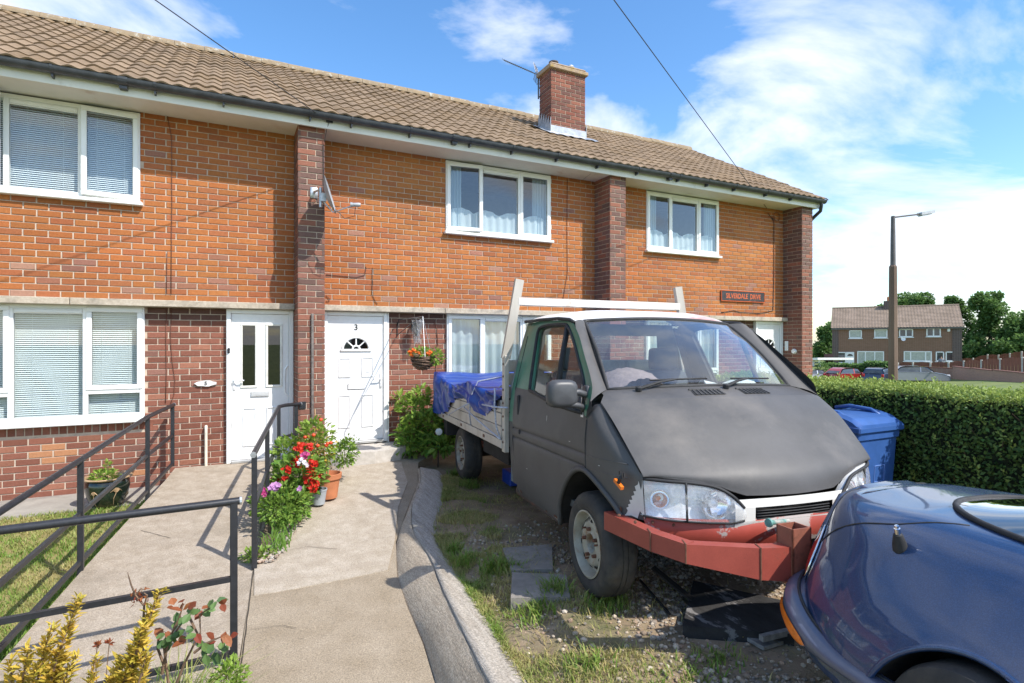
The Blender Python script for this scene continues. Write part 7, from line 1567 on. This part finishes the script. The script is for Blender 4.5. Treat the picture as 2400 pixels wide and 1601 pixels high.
# ================================================================ across the street
def flat(p, z): return Vector((p.x, p.y, z))
FA = PD(1953, 800, 69.0); FB = PD(2252, 800, 62.6); FU = flat(FB - FA, 0); FWD = FU.length; FU.normalize(); FN = Vector((FU.y, -FU.x, 0))
if FN.dot(CAM - FA) < 0: FN = -FN
FNB = -FN
def FP(px, py):
    d = ray(px, py); l = (FA - CAM).dot(FN) / d.dot(FN); p = CAM + d * l; return ((p - FA).dot(FU), p.z)
def Q(u, n, z): return flat(FA, 0) + FU * u + FN * n + Vector((0, 0, z))     # along the front, outwards, up
def QB(): m = MB(); m.T = Q; return m
BASE = -1.75
def brickfar(name, c1, c2, mo):
    m = bpy.data.materials.new(name); m.use_nodes = True; N = m.node_tree.nodes; L = m.node_tree.links; b = N['Principled BSDF']; b.inputs['Roughness'].default_value = .9
    tc = N.new('ShaderNodeTexCoord'); mp = N.new('ShaderNodeMapping'); mp.inputs['Rotation'].default_value = (radians(90), 0, 0); br = N.new('ShaderNodeTexBrick'); br.inputs['Scale'].default_value = 1; br.inputs['Brick Width'].default_value = .225; br.inputs['Row Height'].default_value = .075; br.inputs['Mortar Size'].default_value = .007
    L.new(tc.outputs['Object'], mp.inputs[0]); br.inputs[1].default_value = (*c1, 1); br.inputs[2].default_value = (*c2, 1); br.inputs[3].default_value = (*mo, 1); L.new(mp.outputs[0], br.inputs[0]); L.new(br.outputs[0], b.inputs['Base Color']); return m
FBR = brickfar('far_brick', (.19, .095, .055), (.235, .12, .075), (.28, .21, .16)); FBD = brickfar('far_brick_dark', (.07, .05, .05), (.11, .07, .06), (.25, .21, .18))
FH = thing('semi_detached_house', 'brown brick semi-detached pair with tiled roof beyond the parked cars', 'house', tuple(Q(FWD / 2, 0, BASE)))
m = QB(); m.box(0, FWD, -7.0, -.01, BASE, 3.16); m.build('wall', FBR, FH)
for u0, u1 in ((-.12, .55), (FWD - .75, FWD + .1)): m = QB(); m.box(u0, u1, -.3, .06, BASE, 3.15); m.build('end_pier', FBD, FH)
m = QB(); m.prism([(.02, -.02, 3.16), (.02, -7.0, 3.16), (.02, -3.5, 5.55)], (FWD - .04, 0, 0)); m.build('gable', FBD, FH)
m = QB(); m.bbox(-.2, FWD + .2, .12, .30, 2.98, 3.16, .01); m.build('eaves_board', pmat('eaves_dark', (.14, .13, .12), rough=.6), FH)
FT = pmat('far_tile', (.20, .15, .11), col2=(.28, .21, .16), rough=.95, scale=1.2, detail=8); m = QB(); nc = int((FWD + .5) / .075); rows = []; nr = 15
for r in range(nr):
    for e in (0, 1):
        t = (r + e) / nr; n_ = .38 - 3.9 * t; z = 3.14 + 2.60 * t + (.035 if e == 0 else 0); rows.append([(-.25 + (FWD + .5) * k / nc, n_, z + .045 * (.5 + .5 * sin(k * pi / 2)) ) for k in range(nc + 1)])
m.grid(rows); FRF = m.build('roof', FT, FH, angle=30); m = QB(); m.add([(-.25, -7.4, 3.14), (FWD + .25, -7.4, 3.14), (FWD + .25, -3.52, 5.74), (-.25, -3.52, 5.74)], [(0, 1, 2, 3)]); m.build('rear_slope', FT, FRF); m = QB(); m.tube([(-.25, -3.52, 5.76), (FWD + .25, -3.52, 5.76)], .12, 8); m.build('ridge', FT, FRF)
cu, cz = FP(2084, 715); m = QB(); m.box(cu - .45, cu + .45, -3.6, -2.9, 5.0, 6.45); FC = m.build('chimney', FBD, FH); m = QB(); m.lathe([(.11, 0), (.13, .3), (.10, .5), (.08, .5)], (cu, -3.2, 6.45), n=12); m.build('chimney_pot', TERRA, FC)
FGL = pmat('far_glass', (.05, .06, .065), rough=.06, spec=.8, var=.3, scale=2); FCU = pmat('far_curtain', (.42, .44, .38), rough=.25, var=.15, scale=6, spec=.7)
def far_window(x0, y0, x1, y1, mull=(), kind='dark', tr=None):
    (u0, z1), (u1, _) = FP(x0, y0), FP(x1, y0); z0 = (FP(x0, y1)[1] + FP(x1, y1)[1]) / 2; w = part('window', FH); m = QB(); t = .11
    for a, b, c, d in ((u0, u1, z0, z0 + t), (u0, u1, z1 - t, z1), (u0, u0 + t, z0, z1), (u1 - t, u1, z0, z1)): m.box(a, b, -.02, .05, c, d)
    for q in mull: uu = u0 + (u1 - u0) * q; m.box(uu - .06, uu + .06, -.02, .055, z0, z1)
    m.box(u0 - .08, u1 + .08, -.02, .12, z0 - .08, z0); m.build('frame', WHITE, w)
    m = QB(); m.add([(u0, .004, z0), (u1, .004, z0), (u1, .004, z1), (u0, .004, z1)], [(0, 1, 2, 3)]); m.build('pane', FGL if kind == 'dark' else FCU, w)
    return u0, u1, z0, z1
for a in ((1990, 774, 2020, 793), (2049, 772, 2080, 792)): far_window(*a, kind='net')
far_window(2107, 771, 2140, 790, (.5,)); far_window(2171, 769, 2205, 789, (.5,))
far_window(1961, 825, 1983, 851); far_window(2009, 823, 2072, 853, (.31, .66), 'net'); far_window(2118, 823, 2184, 847, (.25, .78), 'net'); far_window(2193, 824, 2213, 847); far_window(2216, 824, 2240, 847)
(u0, z1), (u1, _) = FP(1983, 825), FP(2002, 825); m = QB(); m.box(u0, u1, -.02, .06, -1.55, z1); fd = m.build('door', WHITE, FH); m = QB(); cu_ = (u0 + u1) / 2; m.add([(cu_ + .3 * cos(pi * k / 8), .065, z1 - .5 + .28 * sin(pi * k / 8)) for k in range(9)], [tuple(range(9))]); m.build('fanlight', FGL, fd)
u0, z1 = FP(2220, 770); m = QB(); m.bbox(u0, u0 + .25, 0, .12, z1 - .35, z1, .02); m.build('alarm_box', WHITE, FH); m = QB(); u0, z1 = FP(2116, 795); m.lathe([(.0, .0), (.2, .05), (.25, .1)], (u0, .15, z1), (.3, .8, .3), 16); m.build('dish', WHITE, FH)
# a neighbour standing at the right-hand house
pu, pz = FP(2203, 843); pb = Q(pu, 1.6, 0); sx = pb.z
def person(loc, h, label):
    T = thing('person', label, 'person', tuple(loc)); L0 = Vector(loc); k = h / 1.75
    J = {'pel': (0, 0, .95), 'waist': (0, 0, 1.12), 'chest': (0, .01, 1.35), 'neck': (0, 0, 1.50), 'head': (0, .02, 1.60), 'top': (0, .01, 1.73), 'ls': (-.19, 0, 1.42), 'le': (-.25, .03, 1.15), 'lh': (-.12, .16, .98), 'rs': (.19, 0, 1.42), 're': (.25, .03, 1.15), 'rh': (.12, .16, .98), 'lk': (-.10, .02, .50), 'la': (-.10, 0, .08), 'lt': (-.10, .14, .04), 'lhip': (-.09, 0, .90), 'rhip': (.09, 0, .90), 'rk': (.10, .02, .50), 'ra': (.10, 0, .08), 'rt': (.10, .14, .04)}
    R_ = {'pel': .15, 'waist': .14, 'chest': .16, 'neck': .055, 'head': .095, 'top': .05, 'ls': .07, 'le': .048, 'lh': .035, 'rs': .07, 're': .048, 'rh': .035, 'lk': .06, 'la': .042, 'lt': .035, 'lhip': .09, 'rhip': .09, 'rk': .06, 'ra': .042, 'rt': .035}
    E_ = [('pel', 'waist'), ('waist', 'chest'), ('chest', 'neck'), ('neck', 'head'), ('head', 'top'), ('chest', 'ls'), ('ls', 'le'), ('le', 'lh'), ('chest', 'rs'), ('rs', 're'), ('re', 'rh'), ('pel', 'lhip'), ('lhip', 'lk'), ('lk', 'la'), ('la', 'lt'), ('pel', 'rhip'), ('rhip', 'rk'), ('rk', 'ra'), ('ra', 'rt')]
    ks = list(J); me = bpy.data.meshes.new('body'); fwd = FN; sd_v = FU
    me.from_pydata([tuple(L0 + sd_v * J[q][0] * k + fwd * J[q][1] * k + Vector((0, 0, J[q][2] * k))) for q in ks], [(ks.index(a), ks.index(b)) for a, b in E_], []); o = bpy.data.objects.new('tmp', me); COL.objects.link(o); md = o.modifiers.new('s', 'SKIN')
    for i, q in enumerate(ks): me.skin_vertices[0].data[i].radius = (R_[q] * k, R_[q] * k); me.skin_vertices[0].data[i].use_root = q == 'pel'
    ss = o.modifiers.new('d', 'SUBSURF'); ss.levels = 1; dg = bpy.context.evaluated_depsgraph_get(); r = bpy.data.meshes.new_from_object(o.evaluated_get(dg)); bpy.data.objects.remove(o)
    r.materials.clear(); [r.materials.append(x) for x in (pmat('shirt_grey', (.20, .21, .24), rough=.9), pmat('skin', (.45, .26, .18), rough=.6), pmat('trousers_dark', (.04, .045, .06), rough=.9))]
    for p in r.polygons: z = (p.center.z - L0.z) / k; p.material_index = 1 if z > 1.47 or (z < 1.05 and abs((p.center - L0).dot(fwd)) > .11 * k and z > .9) else 0 if z > .95 else 2; p.use_smooth = True
    place('body', r, None, T); m = MB(); c = L0 + Vector((0, 0, 1.66 * k)) - fwd * .015; m.lathe([(.098 * k, -.02), (.095 * k, .03), (.06 * k, .085), (0, .10)], c, n=14); m.build('hair', pmat('hair_brown', (.05, .035, .025), rough=.8), T, sm=True); return T
person(Q(pu, 1.2, pz - 1.35 * 1.0), 1.75, 'person in grey shirt standing at the far house behind the fence')
# ---- trees
LEAF_T = leafmat('leaf_tree', (.08, .17, .05), (.22, .34, .10), transl=.4); BARK = pmat('bark', (.09, .07, .05), rough=.95, var=.3, scale=6, bump=.8, bscale=12)
def tree(name, label, base, blobs, n, ll, seed, mixo=0):
    random.seed(seed); T = thing(name, label, 'tree', tuple(base), 'trees across the street'); m = MB()
    tot = sum(r[0] * r[2] for c, r in blobs)
    for c, r in blobs:
        c = Vector(c)
        subs = [(c + Vector((random.uniform(-1, 1) * r[0], random.uniform(-1, 1) * r[1], random.uniform(-.9, 1) * r[2])) * .72, random.uniform(.28, .5)) for _ in range(16)]
        for _ in range(int(n * r[0] * r[2] / tot)):
            sc, sr = random.choice(subs); v = rvec(); p = sc + Vector((v.x * r[0], v.y * r[1], v.z * r[2])) * sr * random.random() ** .4; l = ll * random.uniform(.6, 1.3); leaf4(m, p, (v + rvec() * .8).normalized(), Vector((0, 0, 1)) + rvec() * .8, l, l * .75, (max(0, min(1, random.gauss(.35 + mixo + .3 * v.z, .2))), random.uniform(.7, 1.15), 0))
    m.build('crown', LEAF_T, T, kind='stuff'); m = MB(); b = Vector(base); top = Vector(blobs[0][0]); m.tube([b, b.lerp(top, .35) + Vector((.1, 0, 0)), b.lerp(top, .7), top], [.28, .22, .15, .05], 8)
    for c, r in blobs[1:]: m.tube([b.lerp(top, .45), b.lerp(top, .45).lerp(Vector(c), .6) + Vector((0, 0, .3)), Vector(c)], [.13, .09, .03], 6)
    m.build('trunk', BARK, T, sm=True); random.seed(seed + 99)
def blob(px, py, D, rx, rz): p = PD(px, py, D); s = D / 1333; return (tuple(p), (rx * s, rx * s * .9, rz * s))
def tb(px, D, z=-1.5): p = PD(px, 800, D); return (p.x, p.y, z)
tree('ash_tree', 'dark green tree at the left end of the far house', tb(1937, 84), [blob(1940, 792, 84, 24, 30), blob(1925, 815, 84, 20, 28), blob(1950, 770, 84, 14, 14), blob(1938, 838, 84, 26, 18)], 6500, .38, 21)
tree('ash_tree', 'dark treetop rising above the roof beside the far chimney', tb(2140, 100), [blob(2140, 712, 100, 38, 24), blob(2118, 722, 100, 24, 18), blob(2168, 718, 100, 24, 16)], 6500, .42, 22)
tree('small_tree', 'small distant treetop just left of the far chimney', tb(2062, 102), [blob(2064, 722, 102, 10, 8)], 500, .42, 23)
tree('ash_tree', 'tall bushy tree close against the right gable of the far house', tb(2245, 86), [blob(2248, 745, 86, 32, 34), blob(2235, 715, 86, 20, 20), blob(2262, 790, 86, 34, 34), blob(2270, 832, 86, 36, 26)], 10000, .40, 24)
tree('ash_tree', 'tallest broad tree in the clump behind the arched fence', tb(2325, 82), [blob(2315, 730, 82, 40, 36), blob(2335, 706, 82, 16, 22), blob(2300, 705, 82, 18, 18), blob(2330, 780, 82, 46, 36), blob(2310, 825, 82, 44, 26)], 14000, .40, 25, .03)
tree('ash_tree', 'spreading tree at outer end of clump behind the arched fence', tb(2400, 78), [blob(2390, 765, 78, 34, 32), blob(2420, 760, 78, 40, 36), blob(2400, 815, 78, 46, 32), blob(2360, 820, 78, 36, 26), blob(2440, 800, 78, 40, 50)], 13000, .38, 26, .06)
tree('small_tree', 'low scrubby tree behind the white carport', tb(1912, 90), [blob(1912, 838, 90, 14, 18), blob(1905, 850, 90, 12, 14)], 1200, .38, 27, .2)
random.seed(77)
# ---- front hedge and round bush before the far house
def clipped(name, label, a, b, w, z0, z1, n, cat):
    a, b = Vector(a), Vector(b); T = thing(name, label, cat, (*((a + b) / 2).xy, z0)); m = MB(); u = (b - a).normalized(); s = Vector((u.y, -u.x, 0)); L_ = (b - a).length
    for _ in range(n):
        q = random.random(); f = random.choice((0, 1, 1, 2)); t = random.random(); y = random.random(); p = a + u * q * L_; zz = z0 + (z1 + .12 * nz(q * 9, 0) - z0) * (1 if f == 2 else t); off = (-w if f == 0 else w) if f != 2 else (2 * y - 1) * w; leaf4(m, Vector((p.x, p.y, zz)) + s * off + rvec() * .06, rvec(), Vector((0, 0, 1)) + rvec(), .26, .2, (max(0, min(1, random.gauss(.45 + (.3 if f == 2 else -.1), .2))), random.uniform(.8, 1.15), 0))
    m.build('foliage', LEAF_T, T); c = MB(); c.obox((*((a + b) / 2).xy, (z0 + z1) / 2), u * L_ / 2, s * w * .9, (0, 0, (z1 - z0) / 2 * .95)); c.build('hedge_core', MATS['hedge_dark'], T)
hz1 = lambda px, D, y: PD(px, y, D).z
clipped('garden_hedge', 'low clipped hedge in front of the far house door', flat(PD(1948, 800, 60), 0), flat(PD(2030, 800, 57), 0), .5, -2.0, hz1(1990, 58.5, 855), 1500, 'hedge'); clipped('garden_hedge', 'higher clipped hedge below the far house chimney side', flat(PD(2032, 800, 57), 0), flat(PD(2088, 800, 55), 0), .5, -2.0, hz1(2060, 56, 851), 1200, 'hedge')
p = PD(1929, 866, 58); T = thing('round_bush', 'small round clipped bush at end of the far hedge', 'bush', (p.x, p.y, -1.95)); bush(T, p, (.62, .62, .7), 700, .22, LEAF_T, f4=True, dens=.2, mixf=lambda q: random.gauss(.55, .2)); m = MB(); m.tube([(p.x, p.y, -1.95), p], .08, 6); m.build('trunk', BARK, T)
# ---- carport
c0 = PD(1903, 842, 64); c1 = PD(1927, 841, 62); CP = thing('carport', 'white flat roofed carport behind the end of the terrace', 'carport', (c0.x, c0.y, -1.7)); m = MB(); d = (c1 - c0); s = Vector((d.y, -d.x, 0)).normalized(); m.obox((c0 + c1) / 2 + s * -1.5 - d * .5, d * 1.0, s * 2.0, Vector((0, 0, .12))); m.build('flat_roof', WHITE, CP)
for q in (0.15, .75): m = MB(); b = c0.lerp(c1, q); m.bar((b.x, b.y, -1.8), (b.x, b.y, c0.z), .18, .18); m.build('post', WHITE, CP)
m = MB(); b = PD(1932, 850, 66); b2 = PD(1952, 850, 65); m.obox((b + b2) / 2, (b2 - b) / 2, Vector((.05, .05, 0)), Vector((0, 0, 1.0))); tag(m.build('timber_gate', pmat('gate_dark', (.07, .035, .03), rough=.9), None), 'dark timber gate between carport and far house', 'gate')
# ---- arched timber fences: every panel and concrete post
FENCE = pmat('fence_timber', (.15, .055, .035), col2=(.21, .08, .05), rough=.85, scale=3, bump=.4, bscale=30, aniso=(4, 4, .4)); POSTC = pmat('concrete_post', (.48, .45, .40), rough=.9, var=.15, scale=8)
def fence(name, label, pts, h, rise, grp=None):
    """pts: list of (px, y_top_of_post, D)"""
    P_ = [PD(a, b, D) for a, b, D in pts]; T = thing(name, label, 'fence', (P_[0].x, P_[0].y, P_[0].z - h))
    for p in P_: m = MB(); m.bbox(p.x - .07, p.x + .07, p.y - .07, p.y + .07, p.z - h - .5, p.z, .02); m.build('post', POSTC, T)
    for a, b in zip(P_, P_[1:]):
        u = (b - a); uh = Vector((u.x, u.y, 0)); L_ = uh.length; uh.normalize(); s = Vector((uh.y, -uh.x, 0)); n = 12; m = MB()
        for k in range(n):
            t0, t1 = (k + .06) / n, (k + .94) / n; tm_ = (k + .5) / n; zt = a.z + u.z * tm_ - .10 + rise * sin(pi * tm_); zb = a.z + u.z * tm_ - h; q0 = a + uh * (.08 + (L_ - .16) * t0); q1 = a + uh * (.08 + (L_ - .16) * t1); j = .012 * (k % 2)
            m.add([Vector((q.x, q.y, z)) + s * (o + j) for o in (0, .02) for q, z in ((q0, zb), (q1, zb), (q1, zt), (q0, zt))], [(0, 1, 2, 3), (7, 6, 5, 4), (3, 2, 6, 7), (0, 4, 5, 1), (1, 5, 6, 2), (0, 3, 7, 4)])
        m.build('panel', FENCE, T)
cx_ = lambda c: 1900 + c / 4.702; cy_ = lambda c: 660 + c / 4.702
fence('panel_fence', 'red brown arched panel fence in front of the far house', [(cx_(962), cy_(893), 58), (cx_(1127), cy_(890), 57), (cx_(1320), cy_(888), 56), (cx_(1520), cy_(888), 55), (cx_(1688), cy_(872), 54), (cx_(1882), cy_(862), 52), (cx_(2090), cy_(848), 50), (cx_(2335), cy_(832), 47), (cx_(2560), cy_(820), 45)], 1.25, .14)
fence('panel_fence', 'weathered arched fence under the trees behind the nearer fence', [(cx_(1660), cy_(848), 70), (cx_(1790), cy_(842), 69), (cx_(1950), cy_(802), 68), (cx_(2070), cy_(806), 67), (cx_(2195), cy_(788), 66), (cx_(2325), cy_(768), 65), (cx_(2480), cy_(760), 64)], 1.5, .12)
# ---- low brick wall on the green
WB = brickfar('low_wall_brick', (.26, .135, .10), (.33, .17, .12), (.36, .28, .22)); LWT = thing('low_wall', 'low red brick garden wall stepping across the grass', 'wall', tuple(flat(PD(2300, 870, 44), -2)))
seg = [(2160, 860.5, 53), (2236, 859.5, 50), (2278, 863.5, 46), (2330, 868, 42), (2400, 875.5, 38), (2480, 886, 34)]
for (a, b, D), (c, d, E) in zip(seg, seg[1:]):
    p, q = PD(a, b, D), PD(c, d, E); q.z = p.z; m = MB(); uu = (q - p); s = Vector((uu.y, -uu.x, 0)).normalized() * .11; m.obox((p + q) / 2 - Vector((0, 0, .55)), uu / 2, s, Vector((0, 0, .55))); m.build('wall_panel', WB, LWT); m = MB(); m.obox((p + q) / 2 + Vector((0, 0, .03)), uu / 2 * 1.003, s * 1.3, Vector((0, 0, .035))); m.build('coping', pmat('coping_brick', (.20, .09, .065), rough=.9), LWT)
# the green and the road
m = MB(); gpts = [(9, -6), (70, -30), (110, 30), (60, 62), (30, 40), (14, 14)]
ROADM = pmat('road_asphalt', (.045, .045, .047), col2=(.065, .064, .063), rough=.9, scale=6, bump=.4, bscale=60)
ra, rb_ = PD(1700, 800, 50), PD(2180, 800, 50); 
m = MB(); m.grid([[(*(PD(px, 800, D)).xy, far_z(PD(px, 800, D).x, PD(px, 800, D).y) + .05) for px in range(1500, 2140, 40)] for D in (44, 47, 50, 53, 56)]); struct(m.build('road', ROADM, None, sm=True))
# ---- parked cars
TYB = RUB
def parked(label, px, D, ytop, heading, paint, L_=4.1, H_=1.45, estate=False):
    p = PD(px, ytop, D); zt = p.z; T = thing('parked_car', label, 'car', (p.x, p.y, zt - H_), 'cars parked across the street'); f = Vector((cos(heading), sin(heading), 0)); s = Vector((-f.y, f.x, 0))
    def C_(a, b, z): return Vector((p.x, p.y, zt - H_)) + f * a + s * b + Vector((0, 0, z))
    def cb_(): m = MB(); m.T = C_; return m
    hl = L_ / 2; prof = [(-hl, .30), (-hl + .02, .62), (-hl + .08, .86), (-hl + .35, .95), (hl - 1.15, .93), (hl - .45, .80), (hl - .08, .66), (hl, .45), (hl - .03, .28)]
    m = cb_(); rows = []
    for w, k in ((-.84, .93), (-.86, .99), (-.80, 1.03), (0, 1.05), (.80, 1.03), (.86, .99), (.84, .93)): rows.append([(a * (.985 if abs(w) > .83 else 1), w, .30 + (z - .30) * (k if z > .4 else 1)) for a, z in prof])
    m.grid(rows); m.grid([[(a, w, .28) for a, _ in prof] if 0 else [(a * .985, w, .3 + (z - .3) * .93) for a, z in prof] for w in (-.84,)] + [[(a * .98, -.84, .25) for a, z in prof]]); m.grid([[(a * .985, .84, .3 + (z - .3) * .93) for a, z in prof], [(a * .98, .84, .25) for a, z in prof]]); m.build('body', paint, T, angle=40)
    g = [(-hl + .12, .93), (-hl + (.30 if estate else .62), H_ - .10), (-hl + 1.0, H_), (.15, H_ - .01), (.55, H_ - .07), (hl - 1.10, .92)]
    m = cb_(); m.grid([[(a, w * (1 - (0 if z < 1 else .22)), z) for a, z in g] for w in (-.80, -.6, 0, .6, .80)]); m.build('roof', paint, T, angle=40)
    m = cb_(); gi = [(-hl + .22, .95), (-hl + (.38 if estate else .68), H_ - .15), (-hl + 1.02, H_ - .07), (.15, H_ - .08), (.50, H_ - .13), (hl - 1.22, .94)]
    for sg in (1, -1): m.add([(a, sg * (.815 - (0 if z < 1 else .15)), z) for a, z in gi], [tuple(range(6))])
    m.add([(hl - 1.13, -.68, .97), (hl - 1.13, .68, .97), (.56, .55, H_ - .10), (.56, -.55, H_ - .10)], [(0, 1, 2, 3)]); m.add([(-hl + .11, -.66, .98), (-hl + .11, .66, .98), (-hl + (.28 if estate else .58), .54, H_ - .16), (-hl + (.28 if estate else .58), -.54, H_ - .16)], [(3, 2, 1, 0)]); m.build('windows', FGL, T)
    m = cb_()
    for sg in (1, -1): m.bar((-.05, sg * .80, .95), (-.02, sg * .66, H_ - .1), .07, .03)
    m.build('door_pillar', paint, T)
    for a in (-hl + .75, hl - .85):
        for sg in (1, -1): m = cb_(); m.lathe([(0, .03), (.20, .03), (.22, .02), (.31, .02), (.31, -.16), (0, -.16)], (a, sg * .80, .31), (0, sg, 0), 20); m.build('wheel', TYB, T, angle=40)
    for sg in (1, -1):
        m = cb_(); m.bbox(-hl - .01, -hl + .15, sg * .72 - .10, sg * .72 + .10, .66, .92, .03); m.build('tail_lamp', TL, T); m = cb_(); m.bbox(hl - .32, hl - .02, sg * .66 - .12, sg * .66 + .12, .60, .76, .03); m.build('headlamp', pmat('lamp_clear', (.7, .72, .75), rough=.1), T)
        m = cb_(); m.bbox(.62, .76, sg * .92 - .08, sg * .92 + .08, .92, 1.04, .03); m.build('door_mirror', paint, T)
def paint(n, c): return pmat(n, c, rough=.35, metal=.3, coat=1, crough=.03, var=.03)
vd = atan2(RT.y, RT.x)
parked('silver grey hatchback parked side-on in front of the green', 2150, 49, 857.5, vd - .25, paint('paint_silver', (.30, .31, .34)), 4.3, 1.46)
parked('dark blue estate car parked behind the lamp post', 2062, 50, 860.5, vd + .75, paint('paint_darkblue', (.035, .045, .08)), 4.2, 1.45, True)
parked('bright red hatchback parked below the far hedge', 1985, 51, 861.5, vd + .35, paint('paint_red', (.42, .03, .025)), 3.9, 1.45)
parked('pale silver car partly hidden behind the end of the terrace', 1905, 52, 865, vd + .1, paint('paint_pale', (.55, .57, .60)), 4.0, 1.4)
# ---- street lamp
lb = PD(2093, 800, 20.0); LMPP = thing('street_lamp', 'tall street lamp with thick brown lower column and long arm', 'street lamp', (lb.x, lb.y, -1.5)); LC = pmat('lamp_column_brown', (.13, .085, .06), col2=(.19, .125, .09), rough=.8, scale=2, detail=8, aniso=(1, 1, .2)); LG = pmat('lamp_column_grey', (.11, .10, .10), rough=.6, var=.15, scale=4)
zk = PD(2093, 622, 20).z; zt = PD(2093, 507, 20).z; m = MB(); m.lathe([(.165, -1.6), (.155, 0), (.125, zk - .05), (.10, zk)], (lb.x, lb.y, 0), n=8); m.build('lower_column', LC, LMPP); m = MB(); m.lathe([(.085, zk - .02), (.065, zt), (0, zt + .02)], (lb.x, lb.y, 0), n=10); m.build('upper_column', LG, LMPP, angle=40)
ae = PD(2188, 496, 20.5); am = PD(2148, 503, 20.3); m = MB(); m.tube([(lb.x, lb.y, zt - .04), am, ae], [.03, .028, .02], 6); m.build('arm', LG, LMPP); m = MB(); dd = (ae - am); sdv = Vector((dd.y, -dd.x, 0)).normalized(); m.obox(am.lerp(ae, .55), dd * .38, sdv * .10, Vector((0, 0, .05))); m.obox(am.lerp(ae, .5) - Vector((0, 0, .06)), dd * .28, sdv * .08, Vector((0, 0, .03))); m.build('lantern', pmat('lantern_grey', (.42, .43, .45), rough=.4), LMPP)
